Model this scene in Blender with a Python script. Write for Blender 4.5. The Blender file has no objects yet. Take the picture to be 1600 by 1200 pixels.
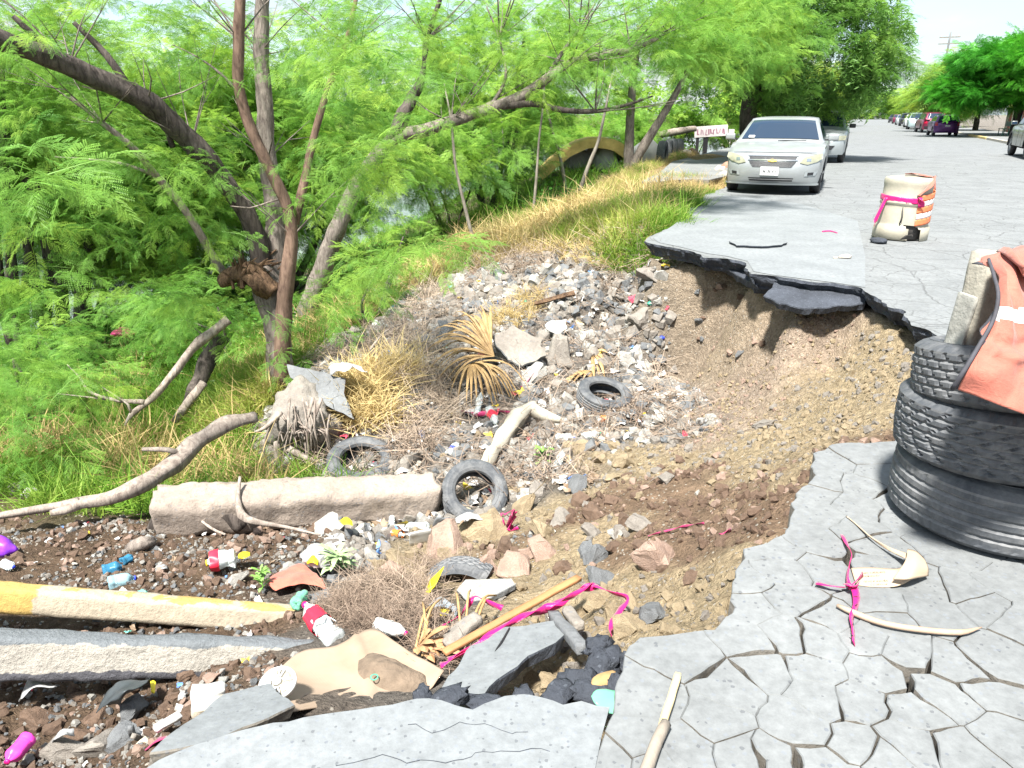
import bpy, bmesh, math, random
import numpy as np
from mathutils import Vector, Matrix, Euler, noise as mnoise
from mathutils.geometry import delaunay_2d_cdt

PI = math.pi
R = math.radians
random.seed(7)
rng = np.random.default_rng(7)
scn = bpy.context.scene
COL = scn.collection

# ---------------------------------------------------------------- camera
FPX = 1164.0
PITCH = R(19.9)
CAMH = 1.5
cam_data = bpy.data.cameras.new('camera')
cam_data.sensor_width = 36.0
cam_data.lens = 36.0 * FPX / 1600.0
cam_data.clip_start = 0.05
cam_data.clip_end = 3000
cam = bpy.data.objects.new('camera', cam_data)
cam.location = (0, 0, CAMH)
cam.rotation_euler = (PI / 2 - PITCH, 0, 0)
COL.objects.link(cam)
scn.camera = cam

# ---------------------------------------------------------------- light
SUN_EL, SUN_AZ = R(61), R(203)      # azimuth measured clockwise from +Y
world = bpy.data.worlds.new('World')
scn.world = world
world.use_nodes = True
wn, wl = world.node_tree.nodes, world.node_tree.links
wn.clear()
w_out = wn.new('ShaderNodeOutputWorld')
w_bg = wn.new('ShaderNodeBackground')
sky = wn.new('ShaderNodeTexSky')
sky.sky_type = 'NISHITA'
sky.sun_disc = False
sky.sun_elevation = SUN_EL
sky.sun_rotation = SUN_AZ
sky.air_density = 1.0
sky.dust_density = 1.5
sky.ozone_density = 1.0
w_tc = wn.new('ShaderNodeTexCoord')
w_map = wn.new('ShaderNodeMapping')
w_map.inputs['Scale'].default_value = (1.0, 1.0, 3.2)
w_map.inputs['Location'].default_value = (0.35, 0.2, 0.1)
w_noise = wn.new('ShaderNodeTexNoise')
w_noise.inputs['Scale'].default_value = 2.3
w_noise.inputs['Detail'].default_value = 7
w_noise.inputs['Roughness'].default_value = 0.55
w_ramp = wn.new('ShaderNodeValToRGB')
w_ramp.color_ramp.elements[0].position = 0.36
w_ramp.color_ramp.elements[1].position = 0.60
w_ramp.color_ramp.elements[0].color = (0.55, 0.55, 0.55, 1)
w_mix = wn.new('ShaderNodeMixRGB')
w_cl = wn.new('ShaderNodeValToRGB')                        # thin haze to bright cloud
w_cl.color_ramp.elements[0].position = 0.42; w_cl.color_ramp.elements[0].color = (.60, .76, .85, 1)
w_cl.color_ramp.elements[1].position = 0.62; w_cl.color_ramp.elements[1].color = (1, 1, 1, 1)
w_ml = wn.new('ShaderNodeMixRGB'); w_ml.blend_type = 'MULTIPLY'; w_ml.inputs['Fac'].default_value = 1
w_ml.inputs['Color2'].default_value = (2.15, 2.2, 2.25, 1)
wl.new(w_tc.outputs['Generated'], w_map.inputs['Vector'])
wl.new(w_map.outputs['Vector'], w_noise.inputs['Vector'])
wl.new(w_noise.outputs['Fac'], w_ramp.inputs['Fac'])
wl.new(w_ramp.outputs['Color'], w_mix.inputs['Fac'])
wl.new(sky.outputs['Color'], w_mix.inputs['Color1'])
wl.new(w_noise.outputs['Fac'], w_cl.inputs['Fac'])
wl.new(w_cl.outputs['Color'], w_ml.inputs['Color1'])
wl.new(w_ml.outputs['Color'], w_mix.inputs['Color2'])
wl.new(w_mix.outputs['Color'], w_bg.inputs['Color'])
w_bg.inputs['Strength'].default_value = 0.12
wl.new(w_bg.outputs['Background'], w_out.inputs['Surface'])

sun_data = bpy.data.lights.new('sun', 'SUN')
sun_data.energy = 3.8
sun_data.angle = R(5)
sun_data.color = (1.0, 0.96, 0.90)
sun = bpy.data.objects.new('sun', sun_data)
sd = Vector((math.sin(SUN_AZ) * math.cos(SUN_EL), math.cos(SUN_AZ) * math.cos(SUN_EL), math.sin(SUN_EL)))
sun.rotation_euler = sd.to_track_quat('Z', 'Y').to_euler()
COL.objects.link(sun)

scn.view_settings.view_transform = 'Standard'
scn.view_settings.look = 'None'
scn.view_settings.exposure = 1.93
scn.view_settings.gamma = 1.0
scn.view_settings.use_curve_mapping = False
scn.cycles.max_bounces = 6
scn.cycles.diffuse_bounces = 3
scn.cycles.transmission_bounces = 5
scn.cycles.transparent_max_bounces = 8
scn.cycles.use_denoising = True
scn.cycles.denoising_prefilter = 'NONE'

# ---------------------------------------------------------------- helpers
SP, CP = math.sin(PITCH), math.cos(PITCH)

def ray(px, py):
    cx = (px - 800) / FPX
    cy = (600 - py) / FPX
    return Vector((cx, cy * SP + CP, cy * CP - SP))

def G(px, py, z=0.0):                       # where the sight line meets the level z
    d = ray(px, py)
    t = (z - CAMH) / d.z
    return Vector((0, 0, CAMH)) + d * t

def Y(px, py, y):                           # where the sight line is y metres ahead
    d = ray(px, py)
    return Vector((0, 0, CAMH)) + d * (y / d.y)

def tagit(o, label=None, cat=None, group=None, kind=None):
    if label: o['label'] = label
    if cat: o['category'] = cat
    if group: o['group'] = group
    if kind: o['kind'] = kind
    return o

def link(o, parent=None):
    COL.objects.link(o)
    if parent is not None:
        o.parent = parent
    return o

def empty(name, loc, label=None, cat=None, group=None, rot=(0, 0, 0)):
    o = bpy.data.objects.new(name, None)
    o.location = loc
    o.rotation_euler = rot
    o.empty_display_size = 0.1
    COL.objects.link(o)
    return tagit(o, label, cat, group)

def meshobj(name, me, mat=None, parent=None, loc=(0, 0, 0), rot=(0, 0, 0), sc=(1, 1, 1)):
    if mat is not None and not me.materials:
        for m in (mat if isinstance(mat, (list, tuple)) else [mat]):
            me.materials.append(m)
    o = bpy.data.objects.new(name, me)
    o.location = loc
    o.rotation_euler = rot
    o.scale = sc
    return link(o, parent)

def pydata(name, vs, fs, smooth=False, mi=None):
    me = bpy.data.meshes.new(name)
    me.from_pydata([tuple(v) for v in vs], [], fs)
    if smooth:
        me.polygons.foreach_set('use_smooth', [True] * len(me.polygons))
    if mi is not None:
        me.polygons.foreach_set('material_index', mi)
    me.update()
    return me

def fastmesh(name, V, F, smooth=True):
    """numpy arrays: V (n,3), F (m,4) or (m,3)"""
    me = bpy.data.meshes.new(name)
    k = F.shape[1]
    me.vertices.add(len(V)); me.vertices.foreach_set('co', np.asarray(V, np.float32).ravel())
    me.loops.add(F.size); me.loops.foreach_set('vertex_index', F.astype(np.int32).ravel())
    me.polygons.add(len(F))
    me.polygons.foreach_set('loop_start', np.arange(0, F.size, k, dtype=np.int32))
    me.polygons.foreach_set('loop_total', np.full(len(F), k, dtype=np.int32))
    me.polygons.foreach_set('use_smooth', np.full(len(F), smooth, dtype=bool))
    me.update(calc_edges=True)
    return me

def frombm(name, bm, smooth=False):
    me = bpy.data.meshes.new(name)
    bmesh.ops.recalc_face_normals(bm, faces=bm.faces[:])
    bm.to_mesh(me)
    bm.free()
    if smooth:
        me.polygons.foreach_set('use_smooth', [True] * len(me.polygons))
    return me

# value noise in numpy, 3D, lattice hash
def _hash(ix, iy, iz, seed):
    h = (ix * 374761393 + iy * 668265263 + iz * 2147483647 + seed * 1274126177) & 0xFFFFFFFF
    h = ((h ^ (h >> 13)) * 1274126177) & 0xFFFFFFFF
    h = h ^ (h >> 16)
    return (h & 0xFFFF) / 65535.0

def vnoise(x, y, z=None, seed=0):
    x = np.asarray(x, float); y = np.asarray(y, float)
    z = np.zeros_like(x) if z is None else np.asarray(z, float)
    ix, iy, iz = np.floor(x).astype(np.int64), np.floor(y).astype(np.int64), np.floor(z).astype(np.int64)
    fx, fy, fz = x - ix, y - iy, z - iz
    fx = fx * fx * (3 - 2 * fx); fy = fy * fy * (3 - 2 * fy); fz = fz * fz * (3 - 2 * fz)
    r = 0
    for dx in (0, 1):
        for dy in (0, 1):
            for dz in (0, 1):
                w = (fx if dx else 1 - fx) * (fy if dy else 1 - fy) * (fz if dz else 1 - fz)
                r = r + w * _hash(ix + dx, iy + dy, iz + dz, seed)
    return r * 2 - 1

def fbm(x, y, z=None, oct=4, seed=0, gain=0.5):
    a, s, f = 1.0, 0, 1.0
    z = np.zeros_like(np.asarray(x, float)) if z is None else z
    for i in range(oct):
        s = s + a * vnoise(x * f + 13.1 * i, y * f + 7.7 * i, z * f, seed + i)
        a *= gain; f *= 2.03
    return s

# ---------------------------------------------------------------- materials
def newmat(name):
    m = bpy.data.materials.new(name)
    m.use_nodes = True
    nt = m.node_tree
    nt.nodes.clear()
    out = nt.nodes.new('ShaderNodeOutputMaterial')
    b = nt.nodes.new('ShaderNodeBsdfPrincipled')
    nt.links.new(b.outputs[0], out.inputs['Surface'])
    return m, nt, b, out

def N(nt, typ, **kw):
    n = nt.nodes.new(typ)
    for k, v in kw.items():
        if k in n.inputs.keys() if isinstance(k, str) else False:
            n.inputs[k].default_value = v
        else:
            setattr(n, k, v)
    return n

def ramp(nt, stops, fac=None, interp='LINEAR'):
    n = nt.nodes.new('ShaderNodeValToRGB')
    n.color_ramp.interpolation = interp
    el = n.color_ramp.elements
    while len(el) < len(stops):
        el.new(0.5)
    for e, (p, c) in zip(el, stops):
        e.position = p
        e.color = (c[0], c[1], c[2], 1) if hasattr(c, '__len__') else (c, c, c, 1)
    if fac is not None:
        nt.links.new(fac, n.inputs['Fac'])
    return n

def coords(nt, kind='Object', scale=(1, 1, 1)):
    tc = nt.nodes.new('ShaderNodeTexCoord')
    mp = nt.nodes.new('ShaderNodeMapping')
    mp.inputs['Scale'].default_value = scale
    nt.links.new(tc.outputs[kind], mp.inputs['Vector'])
    return mp.outputs['Vector']

def noise_n(nt, vec, scale, detail=5, rough=0.6, dist=0.0):
    n = nt.nodes.new('ShaderNodeTexNoise')
    n.inputs['Scale'].default_value = scale
    n.inputs['Detail'].default_value = detail
    n.inputs['Roughness'].default_value = rough
    n.inputs['Distortion'].default_value = dist
    nt.links.new(vec, n.inputs['Vector'])
    return n

def mixc(nt, fac, a, b, mode='MIX'):
    n = nt.nodes.new('ShaderNodeMixRGB')
    n.blend_type = mode
    for sock, v in ((n.inputs['Fac'], fac), (n.inputs['Color1'], a), (n.inputs['Color2'], b)):
        if hasattr(v, 'is_linked') or hasattr(v, 'node'):
            nt.links.new(v, sock)
        elif hasattr(v, '__len__'):
            sock.default_value = (v[0], v[1], v[2], 1)
        else:
            sock.default_value = v if sock.name == 'Fac' or sock.type == 'VALUE' else (v, v, v, 1)
    return n.outputs['Color']

def math_n(nt, op, a, b=None):
    n = nt.nodes.new('ShaderNodeMath')
    n.operation = op
    for i, v in enumerate((a, b)):
        if v is None: continue
        if hasattr(v, 'node'): nt.links.new(v, n.inputs[i])
        else: n.inputs[i].default_value = v
    return n.outputs[0]

def bump(nt, b, height, strength=0.5, dist=0.02, prev=None):
    n = nt.nodes.new('ShaderNodeBump')
    n.inputs['Strength'].default_value = strength
    n.inputs['Distance'].default_value = dist
    nt.links.new(height, n.inputs['Height'])
    if prev is not None:
        nt.links.new(prev, n.inputs['Normal'])
    nt.links.new(n.outputs['Normal'], b.inputs['Normal'])
    return n.outputs['Normal']

def basic(name, col, rough=0.6, var=0.25, scale=8.0, bumpd=0.004, bscale=60.0, metal=0.0, trans=0.0, alpha=1.0, spec=0.5, kind='Object', col2=None, scl=(1, 1, 1), coat=0.0, sheen=0.0):
    """colour with noise variation + fine relief"""
    m, nt, b, out = newmat(name)
    v = coords(nt, kind, scl)
    n1 = noise_n(nt, v, scale, 6, 0.65)
    c2 = col2 if col2 is not None else [max(0, c * (1 - var)) for c in col]
    c1 = [min(1, c * (1 + var * 0.6)) for c in col]
    rp = ramp(nt, [(0.3, c2), (0.7, c1)], n1.outputs['Fac'])
    nt.links.new(rp.outputs['Color'], b.inputs['Base Color'])
    b.inputs['Roughness'].default_value = rough
    b.inputs['Metallic'].default_value = metal
    b.inputs['Transmission Weight'].default_value = trans
    b.inputs['Alpha'].default_value = alpha
    b.inputs['Specular IOR Level'].default_value = spec
    b.inputs['Coat Weight'].default_value = coat
    if bumpd:
        n2 = noise_n(nt, v, bscale, 5, 0.6)
        bump(nt, b, n2.outputs['Fac'], 0.6, bumpd)
    return m
# ================================================================ GROUND
RDX, RDY = math.sin(R(23.8)), math.cos(R(23.8))      # direction of the street
def road_u(x, y):                                     # metres to the right of the left kerb line
    return (x - 4.48) * RDY - (y - 16.0) * RDX
def UV(u, v, z=0.0):                                  # street coordinates -> world (v = metres along the kerb from the parked car)
    return Vector((4.48 + u * RDY + v * RDX, 16.0 - u * RDX + v * RDY, z))

# the broken rim of the street, as seen from the camera's spot (pixels on the street's level)
RIM = [(1010,379),(1045,386),(1082,393),(1100,402),(1135,404),(1165,410),(1172,428),(1215,432),(1262,440),(1305,443),(1345,450),
       (1362,462),(1390,480),(1412,484),(1420,508),(1448,514),(1452,545),(1437,572),(1440,600),(1428,640),(1410,662),(1398,688),
       (1340,693),(1300,697),(1268,706),(1266,725),(1280,744),(1244,768),(1236,800),(1226,832),(1160,856),(1158,882),(1143,905),
       (1145,940),(1118,984),(1060,990),(1000,993),(984,1012),(962,1060),(952,1108)]
SLAB_EDGE = [(952,1108),(935,1106),(905,1098),(880,1102),(850,1088),(825,1084),(790,1086),(760,1100),(742,1108),(715,1100),(690,1092),
             (650,1092),(610,1100),(560,1106),(500,1112),(450,1124),(400,1136),(330,1160),(280,1176),(228,1196)]
rimw = [G(a, b) for a, b in RIM]
slabw = [G(a, b) for a, b in SLAB_EDGE]
leftedge = [G(a, b) for a, b in [(1135,292),(1112,302),(1090,312),(1076,325),(1068,345),(1040,358),(1015,368)]]

def densify(pts, step):
    out = []
    for i in range(len(pts) - 1):
        a, b = Vector(pts[i][:2]), Vector(pts[i + 1][:2])
        n = max(1, int((b - a).length / step))
        for k in range(n):
            out.append(a.lerp(b, k / n))
    out.append(Vector(pts[-1][:2]))
    return out

def wob(p, amp=0.016, f=9.0):                         # one shared wobble field so that neighbouring broken edges fit each other
    return Vector((p[0] + amp * float(fbm(p[0] * f, p[1] * f, oct=3, seed=3)), p[1] + amp * float(fbm(p[0] * f, p[1] * f, oct=3, seed=9))))

PIECE_Y = 4.75
# polygon A: cracked pavement near the camera (clockwise round the right side)
rim_near = [p for p in rimw if p.y < 4.9]
i0 = next(i for i, p in enumerate(rimw) if p.y < 4.9)
joint = [G(952,1108), G(940,1150), G(930,1200), Vector((0.19, 1.1, 0)), Vector((0.1, 0.55, 0))]
polyA = [Vector((3.05, 4.95, 0))] + rimw[i0:-1] + joint + [Vector((4.6, 0.55, 0)), Vector((4.6, 4.95, 0))]
polyA = [Vector(p[:2]) for p in polyA]

far_v = 1400
polyB = [p for p in rimw[:i0]] + [Vector((3.05, 4.95, 0)), Vector((4.6, 4.95, 0)), Vector((4.6, 0.55, 0)), Vector((6.5, -6, 0))]
polyB += [UV(9.8, -12), UV(9.8, 0), UV(9.8, 60), UV(9.8, far_v), UV(0, far_v), UV(0, 60), UV(0, 2)] + leftedge
polyB = [Vector(p[:2]) for p in polyB]
polyC = [p for p in slabw] + [Vector((-1.6, 1.0, 0)), Vector((-2.4, 0.2, 0)), Vector((0.1, 0.2, 0)), Vector((0.1, 0.55, 0)), Vector((0.19, 1.1, 0)), G(930,1200), G(940,1150)]
polyC = [Vector(p[:2]) for p in polyC]

def inpoly(x, y, poly):
    x = np.asarray(x); y = np.asarray(y)
    inside = np.zeros(x.shape, bool)
    n = len(poly)
    for i in range(n):
        x1, y1 = poly[i][0], poly[i][1]
        x2, y2 = poly[(i + 1) % n][0], poly[(i + 1) % n][1]
        c = ((y1 > y) != (y2 > y))
        with np.errstate(divide='ignore', invalid='ignore'):
            xi = (x2 - x1) * (y - y1) / (y2 - y1 + 1e-12) + x1
        inside ^= c & (x < xi)
    return inside

# ---- control points of the washed-out hollow: pixel, level, soil
# soils: 0 brown earth, 1 yellow caliche, 2 pale pinkish wall, 3 grey litter soil, 4 green bank, 5 straw bank
CP_ = [
 (1022,398,-.16,1),(1100,418,-.2,1),(1170,452,-.25,1),(1240,492,-.3,2),(1340,494,-.25,2),(1385,490,-.12,1),(1430,515,-.12,1),(1452,550,-.12,1),
 (1010,440,-.75,3),(1070,455,-.66,0),(1120,480,-.64,2),(1030,520,-1.2,3),(1080,540,-1.13,2),(1140,560,-.99,2),(1210,560,-.80,2),(1290,550,-.60,2),(1350,540,-.42,1),
 (1040,570,-1.35,3),(1090,610,-1.3,3),(1140,640,-1.15,2),(1190,640,-1.0,2),(1250,610,-.75,1),(1330,600,-.5,1),(1410,580,-.2,1),
 (1000,640,-1.4,3),(1060,670,-1.3,3),(1130,680,-1.08,2),(1220,670,-.8,1),(1300,660,-.5,1),(1380,650,-.25,1),(1390,685,-.16,0),
 (1265,725,-.25,1),(1190,720,-.62,1),(1090,720,-1.0,1),(990,720,-1.3,1),(930,730,-1.4,1),(1050,760,-.9,0),(1150,770,-.6,0),(1225,790,-.22,0),
 (950,790,-1.05,0),(1060,810,-.7,0),(1150,830,-.38,0),(1215,835,-.16,0),(1060,860,-.55,0),(1000,860,-.7,0),(900,850,-.95,1),(1140,890,-.18,1),(1080,930,-.35,1),
 (1000,940,-.5,1),(1100,975,-.16,1),(990,985,-.35,1),(940,960,-.6,1),(860,900,-.95,1),(820,850,-1.1,0),(780,900,-1.05,1),(900,1000,-.55,1),
 (960,1060,-.32,1),(900,1075,-.4,1),(850,1060,-.6,1),(760,1085,-.6,3),(680,1085,-.6,3),(620,1085,-.62,3),(560,1085,-.6,3),(470,1105,-.45,3),(400,1120,-.45,0),(330,1140,-.5,0),
 (260,1170,-.55,0),(200,1190,-.7,0),(100,1190,-.85,0),(10,1190,-.9,0),(180,1120,-.95,0),(60,1100,-1.0,0),(280,1080,-.85,0),(350,1070,-.75,0),
 (700,980,-.85,3),(600,960,-.95,3),(520,1000,-.85,3),(800,960,-.82,1),(640,900,-1.15,1),(540,900,-1.15,3),
 (30,960,-1.05,0),(250,960,-1.05,0),(450,975,-1.02,0),(30,900,-1.2,0),(220,880,-1.22,0),(400,900,-1.18,0),(100,850,-1.32,0),(280,850,-1.32,0),(450,850,-1.33,0),(580,850,-1.33,3),(690,850,-1.28,1),
 (760,830,-1.3,1),(860,800,-1.25,1),(800,760,-1.5,3),(740,790,-1.6,3),(880,740,-1.42,3),(600,790,-1.65,3),(450,770,-1.75,4),(300,780,-1.75,4),(200,800,-1.6,4),
 (0,820,-1.5,0),(80,800,-1.5,4),(100,740,-1.9,4),(0,740,-1.9,4),(250,740,-2.0,4),(370,720,-1.95,4),(200,680,-2.2,4),(60,680,-2.3,4),(330,650,-2.1,4),
 (520,720,-1.72,3),(620,720,-1.62,3),(700,720,-1.55,3),(780,700,-1.5,3),(870,680,-1.45,3),(940,650,-1.45,3),(440,690,-1.8,3),
 (460,620,-1.5,3),(540,620,-1.3,3),(640,610,-1.35,3),(700,640,-1.5,3),(780,620,-1.4,3),(860,600,-1.38,3),(940,580,-1.35,3),(1000,580,-1.35,3),
 (420,600,-1.6,4),(380,620,-1.8,4),(520,560,-1.35,3),(600,560,-1.35,3),(700,570,-1.35,3),(780,540,-1.25,3),(860,540,-1.2,3),(920,530,-1.15,3),(980,510,-1.1,3),
 (640,520,-1.4,3),(720,500,-1.2,3),(800,480,-1.05,3),(880,480,-.98,3),(950,460,-.9,3),(990,420,-.65,3),(720,450,-1.1,3),(800,430,-.85,3),(880,420,-.75,3),(950,410,-.6,3),
 (990,385,-.35,5),(920,385,-.5,5),(850,380,-.6,5),(780,390,-.85,5),(700,400,-1.15,5),(960,350,-.3,5),(1040,350,-.12,5),(1000,320,-.15,5),(900,330,-.4,5),(840,320,-.6,5),(780,330,-.95,5),
 (1060,300,-.05,5),(980,290,-.12,5),(940,270,-.2,5),(880,280,-.4,5),(820,280,-.8,5),
 (915,268,-.22,5),(840,276,-.5,5),(1000,260,-.13,5),(1045,250,-.10,5),(960,256,-.16,5),(880,266,-.32,5),(790,288,-1.2,5),(930,246,-.3,5),(1000,243,-.25,5),
 (620,430,-1.8,4),(560,470,-2.0,4),(500,520,-1.9,4),(640,380,-2.1,4),(720,350,-1.9,4),(560,400,-2.7,4),(760,290,-1.8,4),
 (330,560,-2.3,4),(200,590,-2.6,4),(80,600,-2.7,4),(260,530,-2.7,4),(120,540,-3.0,4),(330,500,-2.9,4),(10,560,-2.9,4),(220,490,-3.3,4),(420,480,-2.5,4),(440,430,-3.0,4),
]
cpw = np.array([list(G(a, b, z)) for a, b, z, s in CP_])
cps = np.array([s for *_, s in CP_])
_bu = np.array([-400, -75, -62, -55, -50, -17.5, -15, -12, -8, -4, -2.4, -1, 0, 9.6, 13, 400.])
_bz = np.array([0.3, 0.3, -0.8, -2.6, -4.8, -4.8, -3.5, -2.9, -1.9, -.6, -.08, -.04, -.16, -.16, -.04, 0.1])
def base_z(x, y):
    return np.interp(road_u(x, y), _bu, _bz)
anch = []
for v in list(range(-14, 60, 3)):
    for u in (-30, -22, -16, -11, -7, -3.5, -1, 3, 6, 12):
        p = UV(u, v)
        d = np.min(np.hypot(cpw[:, 0] - p.x, cpw[:, 1] - p.y))
        if d > 3.0: anch.append((p.x, p.y))
for x in np.arange(0.3, 5, 0.5):
    for y in np.arange(0.4, 9, 0.5):
        if inpoly(np.array([x]), np.array([y]), polyA)[0] or inpoly(np.array([x]), np.array([y]), polyB)[0]:
            if np.min(np.hypot(cpw[:, 0] - x, cpw[:, 1] - y)) > 0.3: anch.append((x, y))
for x, y in [(-.6,1.1),(-.3,1.2),(0,1.3),(-.9,1.1),(-1.2,.6),(-.2,.6)]: anch.append((x, y))
anch = np.array(anch)
az = base_z(anch[:, 0], anch[:, 1])
ctrl = np.vstack([cpw[:, :2], anch])
cz = np.concatenate([cpw[:, 2], np.where(road_u(anch[:, 0], anch[:, 1]) > -.5, -.2, az)])
res = cz - base_z(ctrl[:, 0], ctrl[:, 1])
def _k(r2):
    return np.where(r2 > 1e-10, 0.5 * r2 * np.log(r2 + 1e-12), 0)
def _solve(P, v, lam=0.002):
    n = len(P)
    d2 = ((P[:, None, :] - P[None, :, :]) ** 2).sum(-1)
    A = np.zeros((n + 3, n + 3)); A[:n, :n] = _k(d2) + lam * np.eye(n)
    A[:n, n] = 1; A[:n, n + 1:] = P; A[n, :n] = 1; A[n + 1:, :n] = P.T
    return np.linalg.solve(A, np.concatenate([v, [0, 0, 0]]))
_w = _solve(ctrl, res)
def tps(x, y):
    x = np.asarray(x, float).ravel(); y = np.asarray(y, float).ravel()
    out = np.zeros(len(x))
    for s in range(0, len(x), 20000):
        xs, ys = x[s:s + 20000], y[s:s + 20000]
        d2 = (xs[:, None] - ctrl[None, :, 0]) ** 2 + (ys[:, None] - ctrl[None, :, 1]) ** 2
        out[s:s + 20000] = _k(d2) @ _w[:-3] + _w[-3] + _w[-2] * xs + _w[-1] * ys
    return out
def soil_w(x, y):
    """soft weights of the six soils, from the nearest control points with a ragged border"""
    x = np.asarray(x, float).ravel(); y = np.asarray(y, float).ravel()
    xx = x + 0.14 * fbm(x * 2.2, y * 2.2, oct=4, seed=31); yy = y + 0.14 * fbm(x * 2.2, y * 2.2, oct=4, seed=47)
    W = np.zeros((len(x), 6))
    for s in range(0, len(x), 20000):
        d2 = (xx[s:s + 20000, None] - cpw[None, :, 0]) ** 2 + (yy[s:s + 20000, None] - cpw[None, :, 1]) ** 2
        sc = 0.02 + 0.02 * (yy[s:s + 20000, None] ** 2) * 0.15
        w = np.exp(-(d2 - d2.min(1, keepdims=True)) / sc)
        for k in range(6):
            W[s:s + 20000, k] = w[:, cps == k].sum(1)
    u = road_u(x, y)
    far = np.clip((np.hypot(x, y) - 16) / 3, 0, 1)
    F = np.zeros((len(x), 6))
    F[:, 5] = (u > -3.5) & (u < 5); F[:, 4] = (u <= -3.5); F[:, 3] = u >= 5
    W /= W.sum(1, keepdims=True)
    return W * (1 - far[:, None]) + F * far[:, None]

def height(x, y, detail=True):
    x = np.asarray(x, float); y = np.asarray(y, float); shp = x.shape
    x = x.ravel(); y = y.ravel()
    d = np.hypot(x - 0, y - 8)
    fade = np.clip((46 - d) / 16, 0, 1)
    z = base_z(x, y) + tps(x, y) * fade
    if detail:
        W = soil_w(x, y)
        amp = W @ np.array([.055, .045, .05, .05, .06, .05])
        nz = fbm(x * 3.1, y * 3.1, oct=3, seed=5) * .55 + np.abs(fbm(x * 8, y * 8, oct=3, seed=8)) * .55 + fbm(x * 21, y * 21, oct=2, seed=15) * .22
        z = z + amp * (nz - .25) * np.clip((30 - d) / 10, .3, 1)
        # rain-cut runnels down the pale wall
        z = z - (W[:, 2] * .10 + W[:, 1] * .03) * np.clip(fbm(x * 4 + y * 2.0, y * .8 - x * 1.3, oct=3, seed=77) - .1, 0, 1)
    u = road_u(x, y)
    ina = inpoly(x, y, polyA) | inpoly(x, y, polyB) | inpoly(x, y, polyC)
    z = np.where(ina, np.minimum(z, -.20), z)
    nr = (y < 9.6) & (x > -1.0) & (x < 6)
    z = np.where(nr & ~ina, np.minimum(z, -.06), z)
    return z.reshape(shp)

def hz(x, y):
    return float(height(np.array([float(x)]), np.array([float(y)]))[0])
_hcache = {}
def ground_hit(px, py):
    """where the sight line through a pixel meets the soil"""
    d = ray(px, py)
    ts = np.concatenate([np.arange(1.2, 14, .02), np.arange(14, 60, .15)])
    X, Yv, Z = d.x * ts, d.y * ts, CAMH + d.z * ts
    h = height(X, Yv, True)
    ok = np.where(Z < h)[0]
    i = ok[0] if len(ok) else len(ts) - 1
    return Vector((X[i], Yv[i], h[i]))

def axis(lo, dlo, dhi, hi, st, g):
    a = list(np.arange(dlo, dhi, st))
    s = st; v = a[-1]
    while v < hi:
        s *= g; v += s; a.append(v)
    s = st; v = a[0]; b = []
    while v > lo:
        s *= g; v -= s; b.append(v)
    return np.array(b[::-1] + a)
ax = axis(-1500, -5.2, 4.3, 1500, .034, 1.055)
ay = axis(-40, 1.3, 10.2, 1600, .034, 1.05)
GX, GY = np.meshgrid(ax, ay)
GZ = height(GX, GY)
V_ = np.stack([GX.ravel(), GY.ravel(), GZ.ravel()], 1)
nx, ny = len(ax), len(ay)
idx = np.arange(nx * ny).reshape(ny, nx)
F_ = np.stack([idx[:-1, :-1].ravel(), idx[:-1, 1:].ravel(), idx[1:, 1:].ravel(), idx[1:, :-1].ravel()], 1)
gme = fastmesh('ground', V_, F_)
GW = soil_w(GX.ravel(), GY.ravel())
SOIL = np.array([[.200,.138,.092],[.34,.27,.17],[.31,.245,.19],[.15,.135,.118],[.085,.072,.04],[.24,.18,.09]])
ca = gme.color_attributes.new('soil', 'FLOAT_COLOR', 'POINT')
cc = GW @ SOIL
_left = np.clip((.2 - GX.ravel()) / .8, 0, 1) * GW[:, 0]          # brown earth made darker towards the left
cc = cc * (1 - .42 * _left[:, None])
ca.data.foreach_set('color', np.concatenate([cc, np.ones((len(cc), 1))], 1).astype(np.float32).ravel())

def soil_mat():
    m, nt, b, out = newmat('soil')
    v = coords(nt, 'Object')
    at = nt.nodes.new('ShaderNodeAttribute'); at.attribute_name = 'soil'
    n1 = noise_n(nt, v, 5, 8, .7, .4)
    n2 = noise_n(nt, v, 38, 5, .65)
    vor = nt.nodes.new('ShaderNodeTexVoronoi'); vor.inputs['Scale'].default_value = 46
    nt.links.new(v, vor.inputs['Vector'])
    r1 = ramp(nt, [(.25, .62), (.5, 1.0), (.8, 1.55)], n1.outputs['Fac'])
    c = mixc(nt, 1.0, at.outputs['Color'], r1.outputs['Color'], 'MULTIPLY')
    r2 = ramp(nt, [(.3, .6), (.65, 1.3)], n2.outputs['Fac'])
    c = mixc(nt, .8, c, r2.outputs['Color'], 'MULTIPLY')
    # single pale pebbles set in the soil
    hs = nt.nodes.new('ShaderNodeSeparateColor'); nt.links.new(vor.outputs['Color'], hs.inputs[0])
    peb = math_n(nt, 'MULTIPLY', math_n(nt, 'GREATER_THAN', hs.outputs[0], .86), math_n(nt, 'LESS_THAN', vor.outputs['Distance'], .36))
    c = mixc(nt, peb, c, (.42, .38, .32))
    nt.links.new(c, b.inputs['Base Color'])
    b.inputs['Roughness'].default_value = .95
    b.inputs['Specular IOR Level'].default_value = .15
    s = math_n(nt, 'ADD', math_n(nt, 'MULTIPLY', n2.outputs['Fac'], 1.0), math_n(nt, 'MULTIPLY', peb, .5))
    n3 = noise_n(nt, v, 120, 4, .7)
    s = math_n(nt, 'ADD', s, math_n(nt, 'MULTIPLY', n3.outputs['Fac'], .4))
    n4 = noise_n(nt, v, 13, 6, .7, .6)
    s = math_n(nt, 'ADD', s, math_n(nt, 'MULTIPLY', n4.outputs['Fac'], 2.2))
    bump(nt, b, s, 1.0, .035)
    return m
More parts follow.
